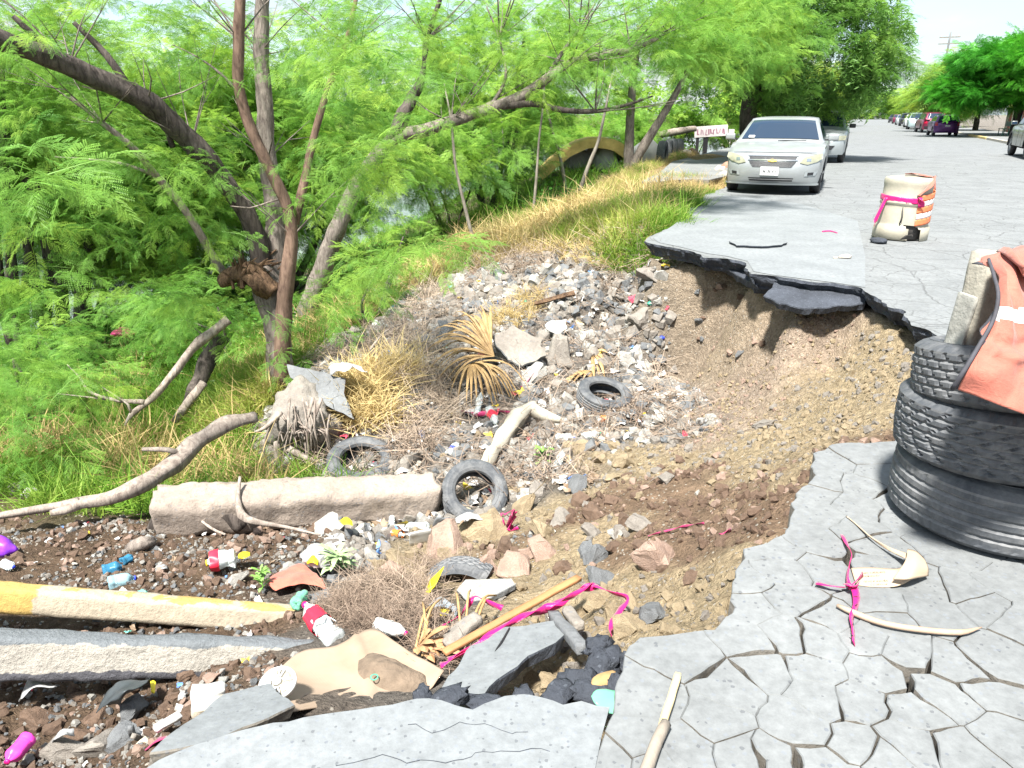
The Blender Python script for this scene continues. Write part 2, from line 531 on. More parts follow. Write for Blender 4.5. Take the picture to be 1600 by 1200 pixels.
M_SOIL = soil_mat()
tagit(meshobj('ground', gme, M_SOIL), kind='structure')

# ---- water
def water_mat():
    m, nt, b, out = newmat('river_water')
    v = coords(nt, 'Object', (1, 1, 1))
    b.inputs['Base Color'].default_value = (.10, .13, .11, 1)
    b.inputs['Roughness'].default_value = .12
    b.inputs['IOR'].default_value = 1.33
    n = noise_n(nt, v, 1.2, 4, .6)
    rr = ramp(nt, [(0.35, (.17,.19,.17)), (.7, (.07,.10,.08))], n.outputs['Fac'])
    nt.links.new(rr.outputs['Color'], b.inputs['Base Color'])
    n2 = noise_n(nt, v, 3.0, 3, .5)
    bump(nt, b, n2.outputs['Fac'], .15, .1)
    return m
wme = pydata('river_water', [UV(-54, -60, -3.55), UV(-14, -60, -3.55), UV(-14, 900, -3.55), UV(-54, 900, -3.55)], [(0, 1, 2, 3)])
tagit(meshobj('river_water', wme, water_mat()), kind='structure')

# ================================================================ STREET
def concrete_mat(name, c1=(.190,.200,.202), c2=(.138,.146,.148), speck=.5, cracks=False, crack_scale=4.2, specscale=55, bumpd=.004, dark=(.06,.065,.075)):
    m, nt, b, out = newmat(name)
    v = coords(nt, 'Object')
    n1 = noise_n(nt, v, 1.7, 7, .65, .3)
    n2 = noise_n(nt, v, 24, 6, .7)
    base = ramp(nt, [(.3, c2), (.7, c1)], n1.outputs['Fac']).outputs['Color']
    base = mixc(nt, .55, base, ramp(nt, [(.3, .62), (.7, 1.28)], n2.outputs['Fac']).outputs['Color'], 'MULTIPLY')
    vor = nt.nodes.new('ShaderNodeTexVoronoi'); vor.inputs['Scale'].default_value = specscale
    nt.links.new(v, vor.inputs['Vector'])
    hs = nt.nodes.new('ShaderNodeSeparateColor'); nt.links.new(vor.outputs['Color'], hs.inputs[0])
    nz_ = noise_n(nt, v, specscale * 2.2, 3, .6)
    vd = math_n(nt, 'ADD', vor.outputs['Distance'], math_n(nt, 'MULTIPLY', nz_.outputs['Fac'], .55))
    sp = math_n(nt, 'MULTIPLY', math_n(nt, 'GREATER_THAN', hs.outputs[0], .74), math_n(nt, 'LESS_THAN', vd, math_n(nt, 'ADD', .26, math_n(nt, 'MULTIPLY', hs.outputs[2], .34))))
    base = mixc(nt, math_n(nt, 'MULTIPLY', sp, speck), base, dark)
    sp2 = math_n(nt, 'MULTIPLY', math_n(nt, 'LESS_THAN', hs.outputs[1], .2), math_n(nt, 'LESS_THAN', vd, .62))
    base = mixc(nt, math_n(nt, 'MULTIPLY', sp2, .35), base, (.16, .18, .21))
    h = math_n(nt, 'ADD', n2.outputs['Fac'], math_n(nt, 'MULTIPLY', sp, -.6))
    if cracks:
        nd = noise_n(nt, v, 3.0, 5, .6)
        wv = nt.nodes.new('ShaderNodeVectorMath'); wv.operation = 'MULTIPLY_ADD'
        nt.links.new(nd.outputs['Color'], wv.inputs[0]); wv.inputs[1].default_value = (.22, .22, 0); nt.links.new(v, wv.inputs[2])
        cr = None
        for sc, th, msk in ((crack_scale, .030, 1), (crack_scale * .37, .016, 0)):
            vc = nt.nodes.new('ShaderNodeTexVoronoi'); vc.feature = 'DISTANCE_TO_EDGE'; vc.inputs['Scale'].default_value = sc
            nt.links.new(wv.outputs[0], vc.inputs['Vector'])
            k = ramp(nt, [(0, 1), (th, 0)], vc.outputs['Distance']).outputs['Color']
            if msk:
                nm = noise_n(nt, v, .42, 3, .6)
                k = mixc(nt, 1, k, ramp(nt, [(.46, 0), (.60, .8)], nm.outputs['Fac']).outputs['Color'], 'MULTIPLY')
            cr = k if cr is None else mixc(nt, 1, cr, k, 'LIGHTEN')
        base = mixc(nt, math_n(nt, 'MULTIPLY', cr, .42), base, (.045, .043, .04))
        h = math_n(nt, 'SUBTRACT', h, math_n(nt, 'MULTIPLY', cr, 2.5))
    nt.links.new(base, b.inputs['Base Color'])
    b.inputs['Roughness'].default_value = .88
    b.inputs['Specular IOR Level'].default_value = .25
    bump(nt, b, h, .7, bumpd)
    return m
M_CONC = concrete_mat('pavement_concrete')
M_ROAD = concrete_mat('road_surface', cracks=True)
M_PATCH = concrete_mat('smooth_concrete', (.200,.214,.220), (.150,.162,.168), .5, specscale=70)
M_ASPH = concrete_mat('broken_asphalt', (.075,.085,.105), (.03,.034,.042), .6, specscale=60, bumpd=.035)

def slab(name, pts, z1, z0, mats, rings_n=5, dens=.05, amp=.012, wobble=None, parent=None, skirt=True, edge_rough=.012):
    """broken plate: flat top, ragged side wall with two rings; mats = [top, side]"""
    P = pts
    n = len(P)
    bm = bmesh.new()
    top = [bm.verts.new((p[0], p[1], z1)) for p in P]
    f = bm.faces.new(top); f.material_index = 0
    if f.normal.z < 0: f.normal_flip()
    area = sum(P[i][0] * P[(i + 1) % n][1] - P[(i + 1) % n][0] * P[i][1] for i in range(n))
    sgn = 1 if area > 0 else -1
    rings = [top]
    for k, zz in enumerate(np.linspace(z1, z0, rings_n)[1:]):
        ring = []
        for i, p in enumerate(P):
            a, c = P[i - 1], P[(i + 1) % n]
            t = Vector((c[0] - a[0], c[1] - a[1])); t = t.normalized() if t.length > 1e-9 else Vector((1, 0))
            nrm = Vector((t.y, -t.x)) * sgn
            o = edge_rough * (float(vnoise(p[0] * 14, p[1] * 14, zz * 30, 5)) - .6 * k)
            ring.append(bm.verts.new((p[0] + nrm.x * o, p[1] + nrm.y * o, zz)))
        rings.append(ring)
    for a, c in zip(rings[:-1], rings[1:]):
        for i in range(n):
            j = (i + 1) % n
            q = bm.faces.new((a[i], a[j], c[j], c[i])); q.material_index = 1
    bmesh.ops.recalc_face_normals(bm, faces=bm.faces[:])
    bmesh.ops.triangulate(bm, faces=[f])
    me = bpy.data.meshes.new(name); bm.to_mesh(me); bm.free()
    return meshobj(name, me, mats, parent)

# far street sheet (ragged towards the hollow)
nb = i0
rimB = [wob(p, .022, 7) for p in densify(rimw[:i0] + [Vector((3.05, 4.95, 0)), Vector((4.6, 4.95, 0))], .03)]
rest = [Vector(p[:2]) for p in polyB[i0 + 2:]]
lf = [wob(p, .05, 2.5) for p in densify(rest[-7:] + [rimw[0]], .08)][:-1]
PB = rimB + rest[:-7] + lf
road = slab('road', PB, 0.0, -.16, [M_ROAD, M_ASPH], rings_n=7, edge_rough=.03)
tagit(road, kind='structure')

# ---- the cracked plates of pavement near the camera: one object per plate
SEEDS = [(1064,1020),(1010,1090),(1165,994),(1169,945),(1240,934),(1225,990),(1165,904),(1221,891),(1289,891),(1206,859),(1277,844),(1285,806),
 (1334,790),(1274,772),(1345,759),(1330,825),(1375,852),(1375,885),(1424,817),(1461,847),(1502,877),(1442,911),(1499,920),(1565,907),(1375,945),
 (1307,971),(1277,997),(1337,990),(1397,971),(1461,960),(1427,1012),(1367,1046),(1345,1095),(1270,1046),(1281,1085),(1206,1050),(1150,1076),(1120,1125),
 (1247,1129),(1075,1166),(1221,1189),(1285,1195),(1337,1162),(1431,1114),(1487,1087),(1555,1020),(1544,1087),(1574,1147),(1431,1162),(1500,1170),(1544,952),
 (1300,720),(1350,712),(1385,740),(1290,748),(1410,780),(1000,1160),(960,1190),(1030,1200),(1490,1030),(1160,1180),(1390,1195),(1585,970)]
seeds = [Vector(G(a, b)[:2]) for a, b in SEEDS]
def poisson(x0, x1, y0, y1, dist, tries):
    for _ in range(tries):
        p = Vector((random.uniform(x0, x1), random.uniform(y0, y1)))
        if min((p - q).length for q in seeds) > dist(p): seeds.append(p)
def near_listed(p): return min((p - q).length for q in seeds[:len(SEEDS)])
poisson(.1, 4.9, .4, 5.1, lambda p: .24 if p.y < 3.4 else .20, 5000)
CRK = [[(1118,1062),(1160,1045),(1190,1022),(1240,1012),(1245,985),(1290,962),(1300,925)],[(1300,925),(1310,880),(1330,862)],[(1385,770),(1392,800),(1375,830),(1395,852)],
       [(1490,995),(1510,1030),(1500,1055),(1420,1045),(1425,1090),(1385,1120),(1370,1150),(1325,1160),(1300,1180),(1180,1195)],[(1510,1055),(1600,1070)],[(1400,1120),(1440,1130),(1500,1180)],[(1340,1125),(1390,1125)]]
crkw = [np.array([list(q) for q in densify([G(a, b) for a, b in c], .03)]) for c in CRK]
crka = np.vstack(crkw)
def gap(p):
    d = math.sqrt(float(np.min((crka[:, 0] - p[0]) ** 2 + (crka[:, 1] - p[1]) ** 2)))
    w = max(0.0, 1 - d / .075)
    n = .5 + .5 * float(vnoise(p[0] * 3.3, p[1] * 3.3, seed=21))
    return .0001 + .0010 * n * n + w * (.004 + .014 * max(0, float(vnoise(p[0] * 7, p[1] * 7, seed=4)) + .25))

def halfclip(poly, m, nrm):
    out = []
    k = len(poly)
    for i in range(k):
        a, c = poly[i], poly[(i + 1) % k]
        da, dc = (a - m).dot(nrm), (c - m).dot(nrm)
        if da <= 0: out.append(a)
        if (da < 0 < dc) or (dc < 0 < da):
            out.append(a.lerp(c, da / (da - dc)))
    return out
plates = []
A0 = polyA
for i, s in enumerate(seeds):
    poly = list(A0)
    nbrs = sorted(((q - s).length, j) for j, q in enumerate(seeds) if j != i)[:22]
    for _, j in nbrs:
        q = seeds[j]
        poly = halfclip(poly, (s + q) / 2, (q - s).normalized())
        if len(poly) < 3: break
    if len(poly) < 3: continue
    ar = .5 * sum(poly[a].x * poly[(a + 1) % len(poly)].y - poly[(a + 1) % len(poly)].x * poly[a].y for a in range(len(poly)))
    if abs(ar) < .004: continue
    if ar < 0: poly.reverse()
    plates.append(poly)
def plate_mesh(poly, seed):
    D = densify(poly + [poly[0]], .03)[:-1]
    Wp = [wob(p, .016, 9.5) for p in D]
    n = len(Wp)
    def off(k, extra):
        res_ = []
        for i in range(n):
            a, c = Wp[i - 2], Wp[(i + 2) % n]
            t = (c - a); t = t.normalized() if t.length > 1e-9 else Vector((1, 0))
            inn = Vector((-t.y, t.x))
            res_.append(Wp[i] + inn * (gap(Wp[i]) + extra))
        return res_
    o0, o1 = off(0, 0.0), off(0, .0035)
    rr = random.Random(seed)
    dz = rr.uniform(-.005, .004); tx, ty = rr.uniform(-.008, .008), rr.uniform(-.008, .008)
    cx, cy = sum(p.x for p in Wp) / n, sum(p.y for p in Wp) / n
    zt = lambda p: dz + (p.x - cx) * tx + (p.y - cy) * ty
    vs = [(p.x, p.y, zt(p)) for p in o1] + [(p.x, p.y, zt(p) - .004) for p in o0] + [(p.x + .006 * rr.uniform(-1, 1), p.y + .006 * rr.uniform(-1, 1), -.11) for p in o0]
    fs = [tuple(range(n))]
    mi = [0]
    for k in range(2):
        for i in range(n):
            j = (i + 1) % n
            fs.append((k * n + j, k * n + i, (k + 1) * n + i, (k + 1) * n + j)); mi.append(k)
    return vs, fs, mi
M_CONCSIDE = concrete_mat('pavement_edge', (.22,.205,.18), (.10,.09,.075), .5, bumpd=.012)
for i, poly in enumerate(plates):
    vs, fs, mi = plate_mesh(poly, i)
    me = pydata('pavement_plate', vs, fs, mi=mi)
    meshobj('pavement_plate', me, [M_CONC, M_CONCSIDE], road)

# smooth slab at the photographer's feet
PC = [wob(p, .010, 12) for p in densify(polyC[:len(slabw)], .03)] + polyC[len(slabw):]
foot = slab('pavement_slab', PC, -.001, -.10, [M_PATCH, M_ASPH], edge_rough=.02)
tagit(foot, kind='structure')
for cr_ in ([(520,1196),(600,1186),(700,1190),(790,1172),(860,1176)], [(640,1130),(700,1140),(760,1132),(830,1142)]):
    cp_ = densify([G(a, b_, 0) for a, b_ in cr_], .02)
    vs, fs = [], []
    for i, p in enumerate(cp_):
        q = wob(p, .014, 16); w_ = .0005 + .0008 * abs(float(vnoise(p.x * 20, p.y * 20, seed=6)))
        vs += [(q.x, q.y - w_, .0006), (q.x, q.y + w_, .0006)]
        if i: o_ = 2 * (i - 1); fs.append((o_, o_ + 2, o_ + 3, o_ + 1))
    meshobj('slab_crack', pydata('slab_crack', vs, fs), M_ASPH, foot)
# ================================================================ VEGETATION
def catmull(pts, step):
    P = [Vector(p) for p in pts]
    if len(P) < 3:
        n = max(2, int((P[-1] - P[0]).length / step)); return [(P[0].lerp(P[-1], i / n), i / n) for i in range(n + 1)]
    Q = [P[0] * 2 - P[1]] + P + [P[-1] * 2 - P[-2]]
    out = []
    m = len(P) - 1
    for i in range(m):
        a, b_, c, d = Q[i:i + 4]
        n = max(1, int((c - b_).length / step))
        for k in range(n):
            t = k / n
            p = 0.5 * ((2 * b_) + (c - a) * t + (2 * a - 5 * b_ + 4 * c - d) * t * t + (3 * b_ - a - 3 * c + d) * t ** 3)
            out.append((p, (i + t) / m))
    out.append((P[-1], 1.0))
    return out

def tube_data(pts, radii, sides=10, step=.08, rough=.12, seed=0, flat=1.0, ridges=0.0, cap=True):
    """swept limb; radii per control point; returns verts, quads"""
    S = catmull(pts, step)
    m = len(radii) - 1
    V, F = [], []
    up = Vector((0.13, 0.2, 1))
    n = len(S)
    prev = None
    for i, (p, t) in enumerate(S):
        a = S[max(0, i - 1)][0]; c = S[min(n - 1, i + 1)][0]
        T_ = (c - a).normalized() if (c - a).length > 1e-9 else Vector((0, 0, 1))
        if prev is None:
            X = T_.cross(up if abs(T_.dot(up.normalized())) < .95 else Vector((1, 0, 0))).normalized()
        else:
            X = (prev - T_ * prev.dot(T_)).normalized()
        prev = X
        Yv = T_.cross(X)
        f = t * m; k = min(int(f), m - 1) if m > 0 else 0
        r = radii[k] + (radii[min(k + 1, m)] - radii[k]) * (f - k)
        for s in range(sides):
            an = 2 * PI * s / sides
            dirv = X * math.cos(an) + Yv * (math.sin(an) * flat)
            q = p + dirv * r
            nn = mnoise.noise(Vector((q.x * 5 + seed, q.y * 5, q.z * 5))) * rough * 1.4 + mnoise.noise(Vector((math.cos(an) * 2.5 + seed, math.sin(an) * 2.5, i * step * 1.3))) * rough
            if ridges: nn += ridges * math.sin(an * 5 + i * .25 + seed)
            V.append(p + dirv * (r * (1 + nn)))
    for i in range(n - 1):
        for s in range(sides):
            t = (s + 1) % sides
            F.append((i * sides + s, i * sides + t, (i + 1) * sides + t, (i + 1) * sides + s))
    if cap:
        V.append(S[0][0]); V.append(S[-1][0]); c0, c1 = len(V) - 2, len(V) - 1
        for s in range(sides):
            t = (s + 1) % sides
            F.append((c0, t, s)); F.append((c1, (n - 1) * sides + s, (n - 1) * sides + t))
    return V, F

def merge(parts):
    V, F = [], []
    for v, f in parts:
        o = len(V); V += list(v); F += [tuple(i + o for i in q) for q in f]
    return V, F

def tube(name, pts, radii, mat, parent=None, **kw):
    V, F = tube_data(pts, radii, **kw)
    return meshobj(name, pydata(name, V, F, True), mat, parent)

def bark_mat(name, c1, c2, scale=(1, 1, .25), bd=.02, f=22):
    m, nt, b, out = newmat(name)
    v = coords(nt, 'Object', scale)
    n1 = noise_n(nt, v, f, 8, .7, .8)
    n2 = noise_n(nt, coords(nt, 'Object'), 3.5, 5, .6)
    r = ramp(nt, [(.32, c2), (.62, c1)], n1.outputs['Fac'])
    c = mixc(nt, .6, r.outputs['Color'], ramp(nt, [(.3, .55), (.7, 1.35)], n2.outputs['Fac']).outputs['Color'], 'MULTIPLY')
    nt.links.new(c, b.inputs['Base Color'])
    b.inputs['Roughness'].default_value = .9
    b.inputs['Specular IOR Level'].default_value = .2
    bump(nt, b, n1.outputs['Fac'], 1.0, bd)
    return m
M_BARK_GREY = bark_mat('grey_bark', (.26,.225,.195), (.07,.055,.048))
M_BARK_RED = bark_mat('red_brown_bark', (.20,.135,.10), (.07,.043,.034), bd=.008)
M_BARK_DARK = bark_mat('dark_cracked_bark', (.125,.105,.092), (.022,.018,.016), bd=.03, f=16)
M_DEADWOOD = bark_mat('bleached_dead_wood', (.36,.31,.265), (.13,.10,.085), bd=.012)
M_SAPL = bark_mat('pale_sapling_bark', (.27,.245,.205), (.11,.095,.08), bd=.005)
M_SPLIT = bark_mat('splintered_wood', (.20,.125,.075), (.035,.022,.016), bd=.03, f=30)

def leaf_mat(name, lit, dark, yellow=None, trans=.45, rough=.5):
    m, nt, b, out = newmat(name)
    at = nt.nodes.new('ShaderNodeAttribute'); at.attribute_type = 'INSTANCER'; at.attribute_name = 'tint'
    stops = [(0.0, dark), (.55, lit)] + ([(1.0, yellow)] if yellow else [])
    r = ramp(nt, stops, at.outputs['Fac'])
    v = coords(nt, 'Object')
    n1 = noise_n(nt, v, 7, 3, .6)
    c = mixc(nt, .5, r.outputs['Color'], ramp(nt, [(.3, .7), (.7, 1.3)], n1.outputs['Fac']).outputs['Color'], 'MULTIPLY')
    nt.links.new(c, b.inputs['Base Color'])
    b.inputs['Roughness'].default_value = rough
    b.inputs['Specular IOR Level'].default_value = .3
    t = nt.nodes.new('ShaderNodeBsdfTranslucent')
    nt.links.new(c, t.inputs['Color'])
    mx = nt.nodes.new('ShaderNodeMixShader'); mx.inputs[0].default_value = trans
    nt.links.new(b.outputs[0], mx.inputs[1]); nt.links.new(t.outputs[0], mx.inputs[2])
    nt.links.new(mx.outputs[0], out.inputs['Surface'])
    return m
M_LEAF = leaf_mat('mesquite_leaf', (.20,.40,.07), (.06,.22,.035), (.36,.54,.08), .5)
M_LEAF2 = leaf_mat('willow_leaf', (.17,.34,.07), (.07,.18,.04), (.32,.46,.10), .5)
M_LEAFY = leaf_mat('yellow_green_leaf', (.26,.36,.04), (.13,.22,.03), (.42,.44,.06), .4)
M_LEAFD = leaf_mat('deep_green_leaf', (.06,.30,.025), (.02,.11,.02), (.13,.45,.03), .35)
M_LEAFB = leaf_mat('bank_leaf', (.19,.38,.06), (.04,.14,.03), (.36,.52,.08), .5)
M_GRASS = leaf_mat('green_grass', (.16,.30,.03), (.06,.16,.02), (.38,.40,.09), .35, .6)
M_STRAW = leaf_mat('dry_grass', (.50,.38,.17), (.28,.20,.09), (.62,.50,.25), .3, .8)
M_DEADTWIG = leaf_mat('dead_twigs', (.30,.235,.18), (.14,.10,.075), (.42,.34,.26), .0, .9)
M_VINE = leaf_mat('vine_leaf', (.09,.25,.025), (.04,.13,.02), (.20,.38,.04), .3, .4)

def quadstrip(V, F, pts, widths, side):
    """flat ribbon"""
    o = len(V)
    for p, w in zip(pts, widths):
        V.append(p - side * w); V.append(p + side * w)
    for i in range(len(pts) - 1):
        F.append((o + 2 * i, o + 2 * i + 1, o + 2 * i + 3, o + 2 * i + 2))

def bip_leaf(fine=True, seed=0, pairs=6, L=.2):
    """feathery twice-pinnate leaf growing along +X, drooping"""
    rr = random.Random(seed)
    V, F = [], []
    def rach(t): return Vector((L * t, 0, -L * .35 * t * t))
    quadstrip(V, F, [rach(k / 4) for k in range(5)], [.0012] * 5, Vector((0, 1, 0)))
    for i in range(pairs):
        t = .25 + .75 * (i + .5) / pairs
        for sg in (-1, 1):
            ang = R(rr.uniform(48, 68) - 22 * (i / pairs)) * sg
            pl = L * (.42 - .14 * abs(i / pairs - .4)) * rr.uniform(.85, 1.1)
            d = Vector((math.cos(ang), math.sin(ang), rr.uniform(-.15, .1)))
            side = Vector((-math.sin(ang), math.cos(ang), 0))
            base = rach(t)
            def pin(s): return base + d * (pl * s) + Vector((0, 0, -pl * .35 * s * s))
            nl = 9 if fine else 5
            for k in range(nl):
                s = .12 + .88 * (k + .5) / nl
                c = pin(s)
                for s2 in (-1, 1):
                    ld = (side * s2 * .93 + d * .38).normalized()
                    ll = pl * (.17 if fine else .21) * (1 - .35 * abs(s - .45))
                    wv = d * (pl * (.040 if fine else .075))
                    o = len(V); up = Vector((0, 0, .002 * s2))
                    V.extend([c - wv * .4, c + ld * ll * .55 - wv + up, c + ld * ll, c + ld * ll * .55 + wv + up])
                    F.append((o, o + 1, o + 2, o + 3))
    return V, F

def xf(VF, M):
    V, F = VF
    return [M @ Vector(v) for v in V], F

def spray(fine=True, seed=0, n=9, L=.55, leafL=.2):
    """a twig along +X carrying leaves"""
    rr = random.Random(seed)
    parts = []
    V, F = [], []
    stem = lambda t: Vector((L * t, .05 * math.sin(t * 3 + seed), -.12 * L * t * t))
    parts.append(tube_data([stem(0), stem(.5), stem(1)], [.004, .003, .0012], sides=3, step=.15, rough=0, cap=False))
    for i in range(n):
        t = .1 + .9 * i / (n - 1)
        yaw = (1 if i % 2 else -1) * R(rr.uniform(25, 85)) if i < n - 1 else 0
        M = Matrix.Translation(stem(t)) @ Euler((rr.uniform(-.5, .5), rr.uniform(-.35, .5), yaw)).to_matrix().to_4x4() @ Matrix.Scale(rr.uniform(.75, 1.15), 4)
        parts.append(xf(bip_leaf(fine, seed * 31 + i, L=leafL), M))
    return merge(parts)

def ovate_clump(seed=0, n=14, spread=.16, size=.05):
    rr = random.Random(seed); V, F = [], []
    for i in range(n):
        c = Vector((rr.gauss(0, spread * .5), rr.gauss(0, spread * .5), abs(rr.gauss(.04, .03))))
        M = Matrix.Translation(c) @ Euler((rr.uniform(-.6, .6), rr.uniform(-.7, .3), rr.uniform(0, 6.3))).to_matrix().to_4x4() @ Matrix.Scale(size * rr.uniform(.6, 1.2), 4)
        v = [(0, 0, 0), (.35, -.38, .05), (.8, -.25, .02), (1.15, 0, -.1), (.8, .25, .02), (.35, .38, .05)]
        o = len(V); V += [M @ Vector(q) for q in v]
        F += [(o, o + 1, o + 2, o + 3), (o, o + 3, o + 4, o + 5)]
    return V, F

def tuft(seed=0, n=16, H=1.0, spread=.10, w=.006, bend=.6, lean=0.0):
    rr = random.Random(seed); V, F = [], []
    for i in range(n):
        a = rr.uniform(0, 2 * PI); h = H * rr.uniform(.5, 1.05); bn = bend * rr.uniform(.3, 1.3)
        d = Vector((math.cos(a), math.sin(a), 0)); b0 = Vector((rr.gauss(0, spread * .5), rr.gauss(0, spread * .5), -.02))
        pts = []
        for k in range(5):
            t = k / 4
            pts.append(b0 + d * (h * bn * t * t * .8) + Vector((lean * h * t, 0, 0)) + Vector((0, 0, h * (t - .42 * bn * t * t))))
        sd_ = Vector((-d.y, d.x, 0)) if rr.random() < .7 else Vector((d.x, d.y, .3)).normalized()
        quadstrip(V, F, pts, [w, w * .9, w * .75, w * .5, w * .1], sd_)
    return V, F

def weep(seed=0, n=26, L=.7):
    """hanging willow-like spray of thin long leaves"""
    rr = random.Random(seed); V, F = [], []
    for s in range(4):
        a = rr.uniform(0, 6.3); o0 = Vector((math.cos(a), math.sin(a), 0)) * .12
        st = lambda t: o0 * (1 + t * 1.6) + Vector((0, 0, .15 * t - L * t * t))
        for i in range(n):
            t = (i + .5) / n
            c = st(t); a2 = rr.uniform(0, 6.3)
            d = Vector((math.cos(a2), math.sin(a2), rr.uniform(-1.1, .1))).normalized()
            sd_ = d.cross(Vector((rr.random(), rr.random(), rr.random()))).normalized()
            quadstrip(V, F, [c, c + d * .06, c + d * .12], [.004, .012, .002], sd_)
    return V, F

def proto(name, VF, mat):
    me = pydata(name, VF[0], VF[1])
    me.materials.append(mat)
    return bpy.data.objects.new(name, me)             # geometry source only, fed to the instancer

_gn = {}
def gn_group(protos):
    key = tuple(p.name for p in protos)
    if key in _gn: return _gn[key]
    g = bpy.data.node_groups.new('scatter', 'GeometryNodeTree')
    g.interface.new_socket('Geometry', in_out='INPUT', socket_type='NodeSocketGeometry')
    g.interface.new_socket('Geometry', in_out='OUTPUT', socket_type='NodeSocketGeometry')
    gi, go = g.nodes.new('NodeGroupInput'), g.nodes.new('NodeGroupOutput')
    jn = g.nodes.new('GeometryNodeJoinGeometry')
    def attr(n, t):
        a = g.nodes.new('GeometryNodeInputNamedAttribute'); a.data_type = t; a.inputs['Name'].default_value = n; return a
    rot, scl, vi = attr('rot', 'FLOAT_VECTOR'), attr('scl', 'FLOAT'), attr('vi', 'INT')
    for k, p in enumerate(protos):
        oi = g.nodes.new('GeometryNodeObjectInfo'); oi.inputs['Object'].default_value = p
        ip = g.nodes.new('GeometryNodeInstanceOnPoints')
        cmp_ = g.nodes.new('FunctionNodeCompare'); cmp_.data_type = 'INT'; cmp_.operation = 'EQUAL'
        g.links.new(vi.outputs['Attribute'], cmp_.inputs[2]); cmp_.inputs[3].default_value = k
        g.links.new(cmp_.outputs[0], ip.inputs['Selection'])
        g.links.new(gi.outputs[0], ip.inputs['Points'])
        g.links.new(oi.outputs['Geometry'], ip.inputs['Instance'])
        er = g.nodes.new('FunctionNodeEulerToRotation'); g.links.new(rot.outputs['Attribute'], er.inputs[0])
        g.links.new(er.outputs[0], ip.inputs['Rotation'])
        g.links.new(scl.outputs['Attribute'], ip.inputs['Scale'])
        g.links.new(ip.outputs[0], jn.inputs[0])
    g.links.new(jn.outputs[0], go.inputs[0])
    _gn[key] = g
    return g

def scatter(name, pts, rots, scls, protos, tint, parent=None, vi=None):
    n = len(pts)
    me = bpy.data.meshes.new(name)
    me.vertices.add(n); me.vertices.foreach_set('co', np.asarray(pts, np.float32).ravel())
    a = me.attributes.new('rot', 'FLOAT_VECTOR', 'POINT'); a.data.foreach_set('vector', np.asarray(rots, np.float32).ravel())
    a = me.attributes.new('scl', 'FLOAT', 'POINT'); a.data.foreach_set('value', np.asarray(scls, np.float32).ravel())
    a = me.attributes.new('tint', 'FLOAT', 'POINT'); a.data.foreach_set('value', np.asarray(tint, np.float32).ravel())
    vi = rng.integers(0, len(protos), n) if vi is None else vi
    a = me.attributes.new('vi', 'INT', 'POINT'); a.data.foreach_set('value', np.asarray(vi, np.int32).ravel())
    o = bpy.data.objects.new(name, me)
    md = o.modifiers.new('scatter', 'NODES'); md.node_group = gn_group(protos)
    link(o, parent)
    return o

P_SPRAY = [proto('fine_spray', spray(True, s), M_LEAF) for s in range(4)]
P_BIG = [proto('frond_spray', spray(True, s + 10, n=7, L=.4, leafL=.26), M_LEAF) for s in range(2)]
P_SPRAY_C = [proto('coarse_spray', spray(False, s + 20, n=11, L=.6, leafL=.3), M_LEAF) for s in range(3)]
P_SPRAY_D = [proto('deep_spray', spray(False, s + 30, n=11, L=.7, leafL=.34), M_LEAFD) for s in range(2)]
P_SPRAY_Y = [proto('yellow_spray', spray(False, s + 40, n=10, L=.7, leafL=.34), M_LEAFY) for s in range(2)]
P_SPRAY_B = [proto('bank_spray', spray(False, s + 50, n=11, L=.6, leafL=.3), M_LEAFB) for s in range(3)]
P_OV = [proto('broad_clump', ovate_clump(s, 22, .3, .11), M_LEAFB) for s in range(2)]
P_WEEP = [proto('hanging_spray', weep(s), M_LEAF2) for s in range(3)]
P_GRASS = [proto('grass_tuft', tuft(s, 16, .42, .10, .0045, .8), M_GRASS) for s in range(3)]
P_STRAW = [proto('straw_tuft', tuft(s + 5, 16, .42, .12, .0055, 1.1), M_STRAW) for s in range(3)]
P_VINE = [proto('vine_clump', ovate_clump(s + 9, 18, .22, .055), M_VINE) for s in range(3)]
def twigs(seed, n=12, L=.3):
    rr = random.Random(seed); V, F = [], []
    parts = []
    for i in range(n):
        c = Vector((rr.gauss(0, .06), rr.gauss(0, .06), rr.uniform(0, .04)))
        d = Vector((rr.uniform(-1, 1), rr.uniform(-1, 1), rr.uniform(-.15, .35))).normalized() * L * rr.uniform(.4, 1)
        k = Vector((rr.uniform(-1, 1), rr.uniform(-1, 1), rr.uniform(-.3, .6))) * L * .12
        parts.append(tube_data([c, c + d * .5 + k, c + d], [.0028, .002, .001], sides=3, step=.2, rough=0, cap=False))
    return merge(parts)
P_TWIG = [proto('twig_bundle', twigs(s), M_DEADTWIG) for s in range(3)]

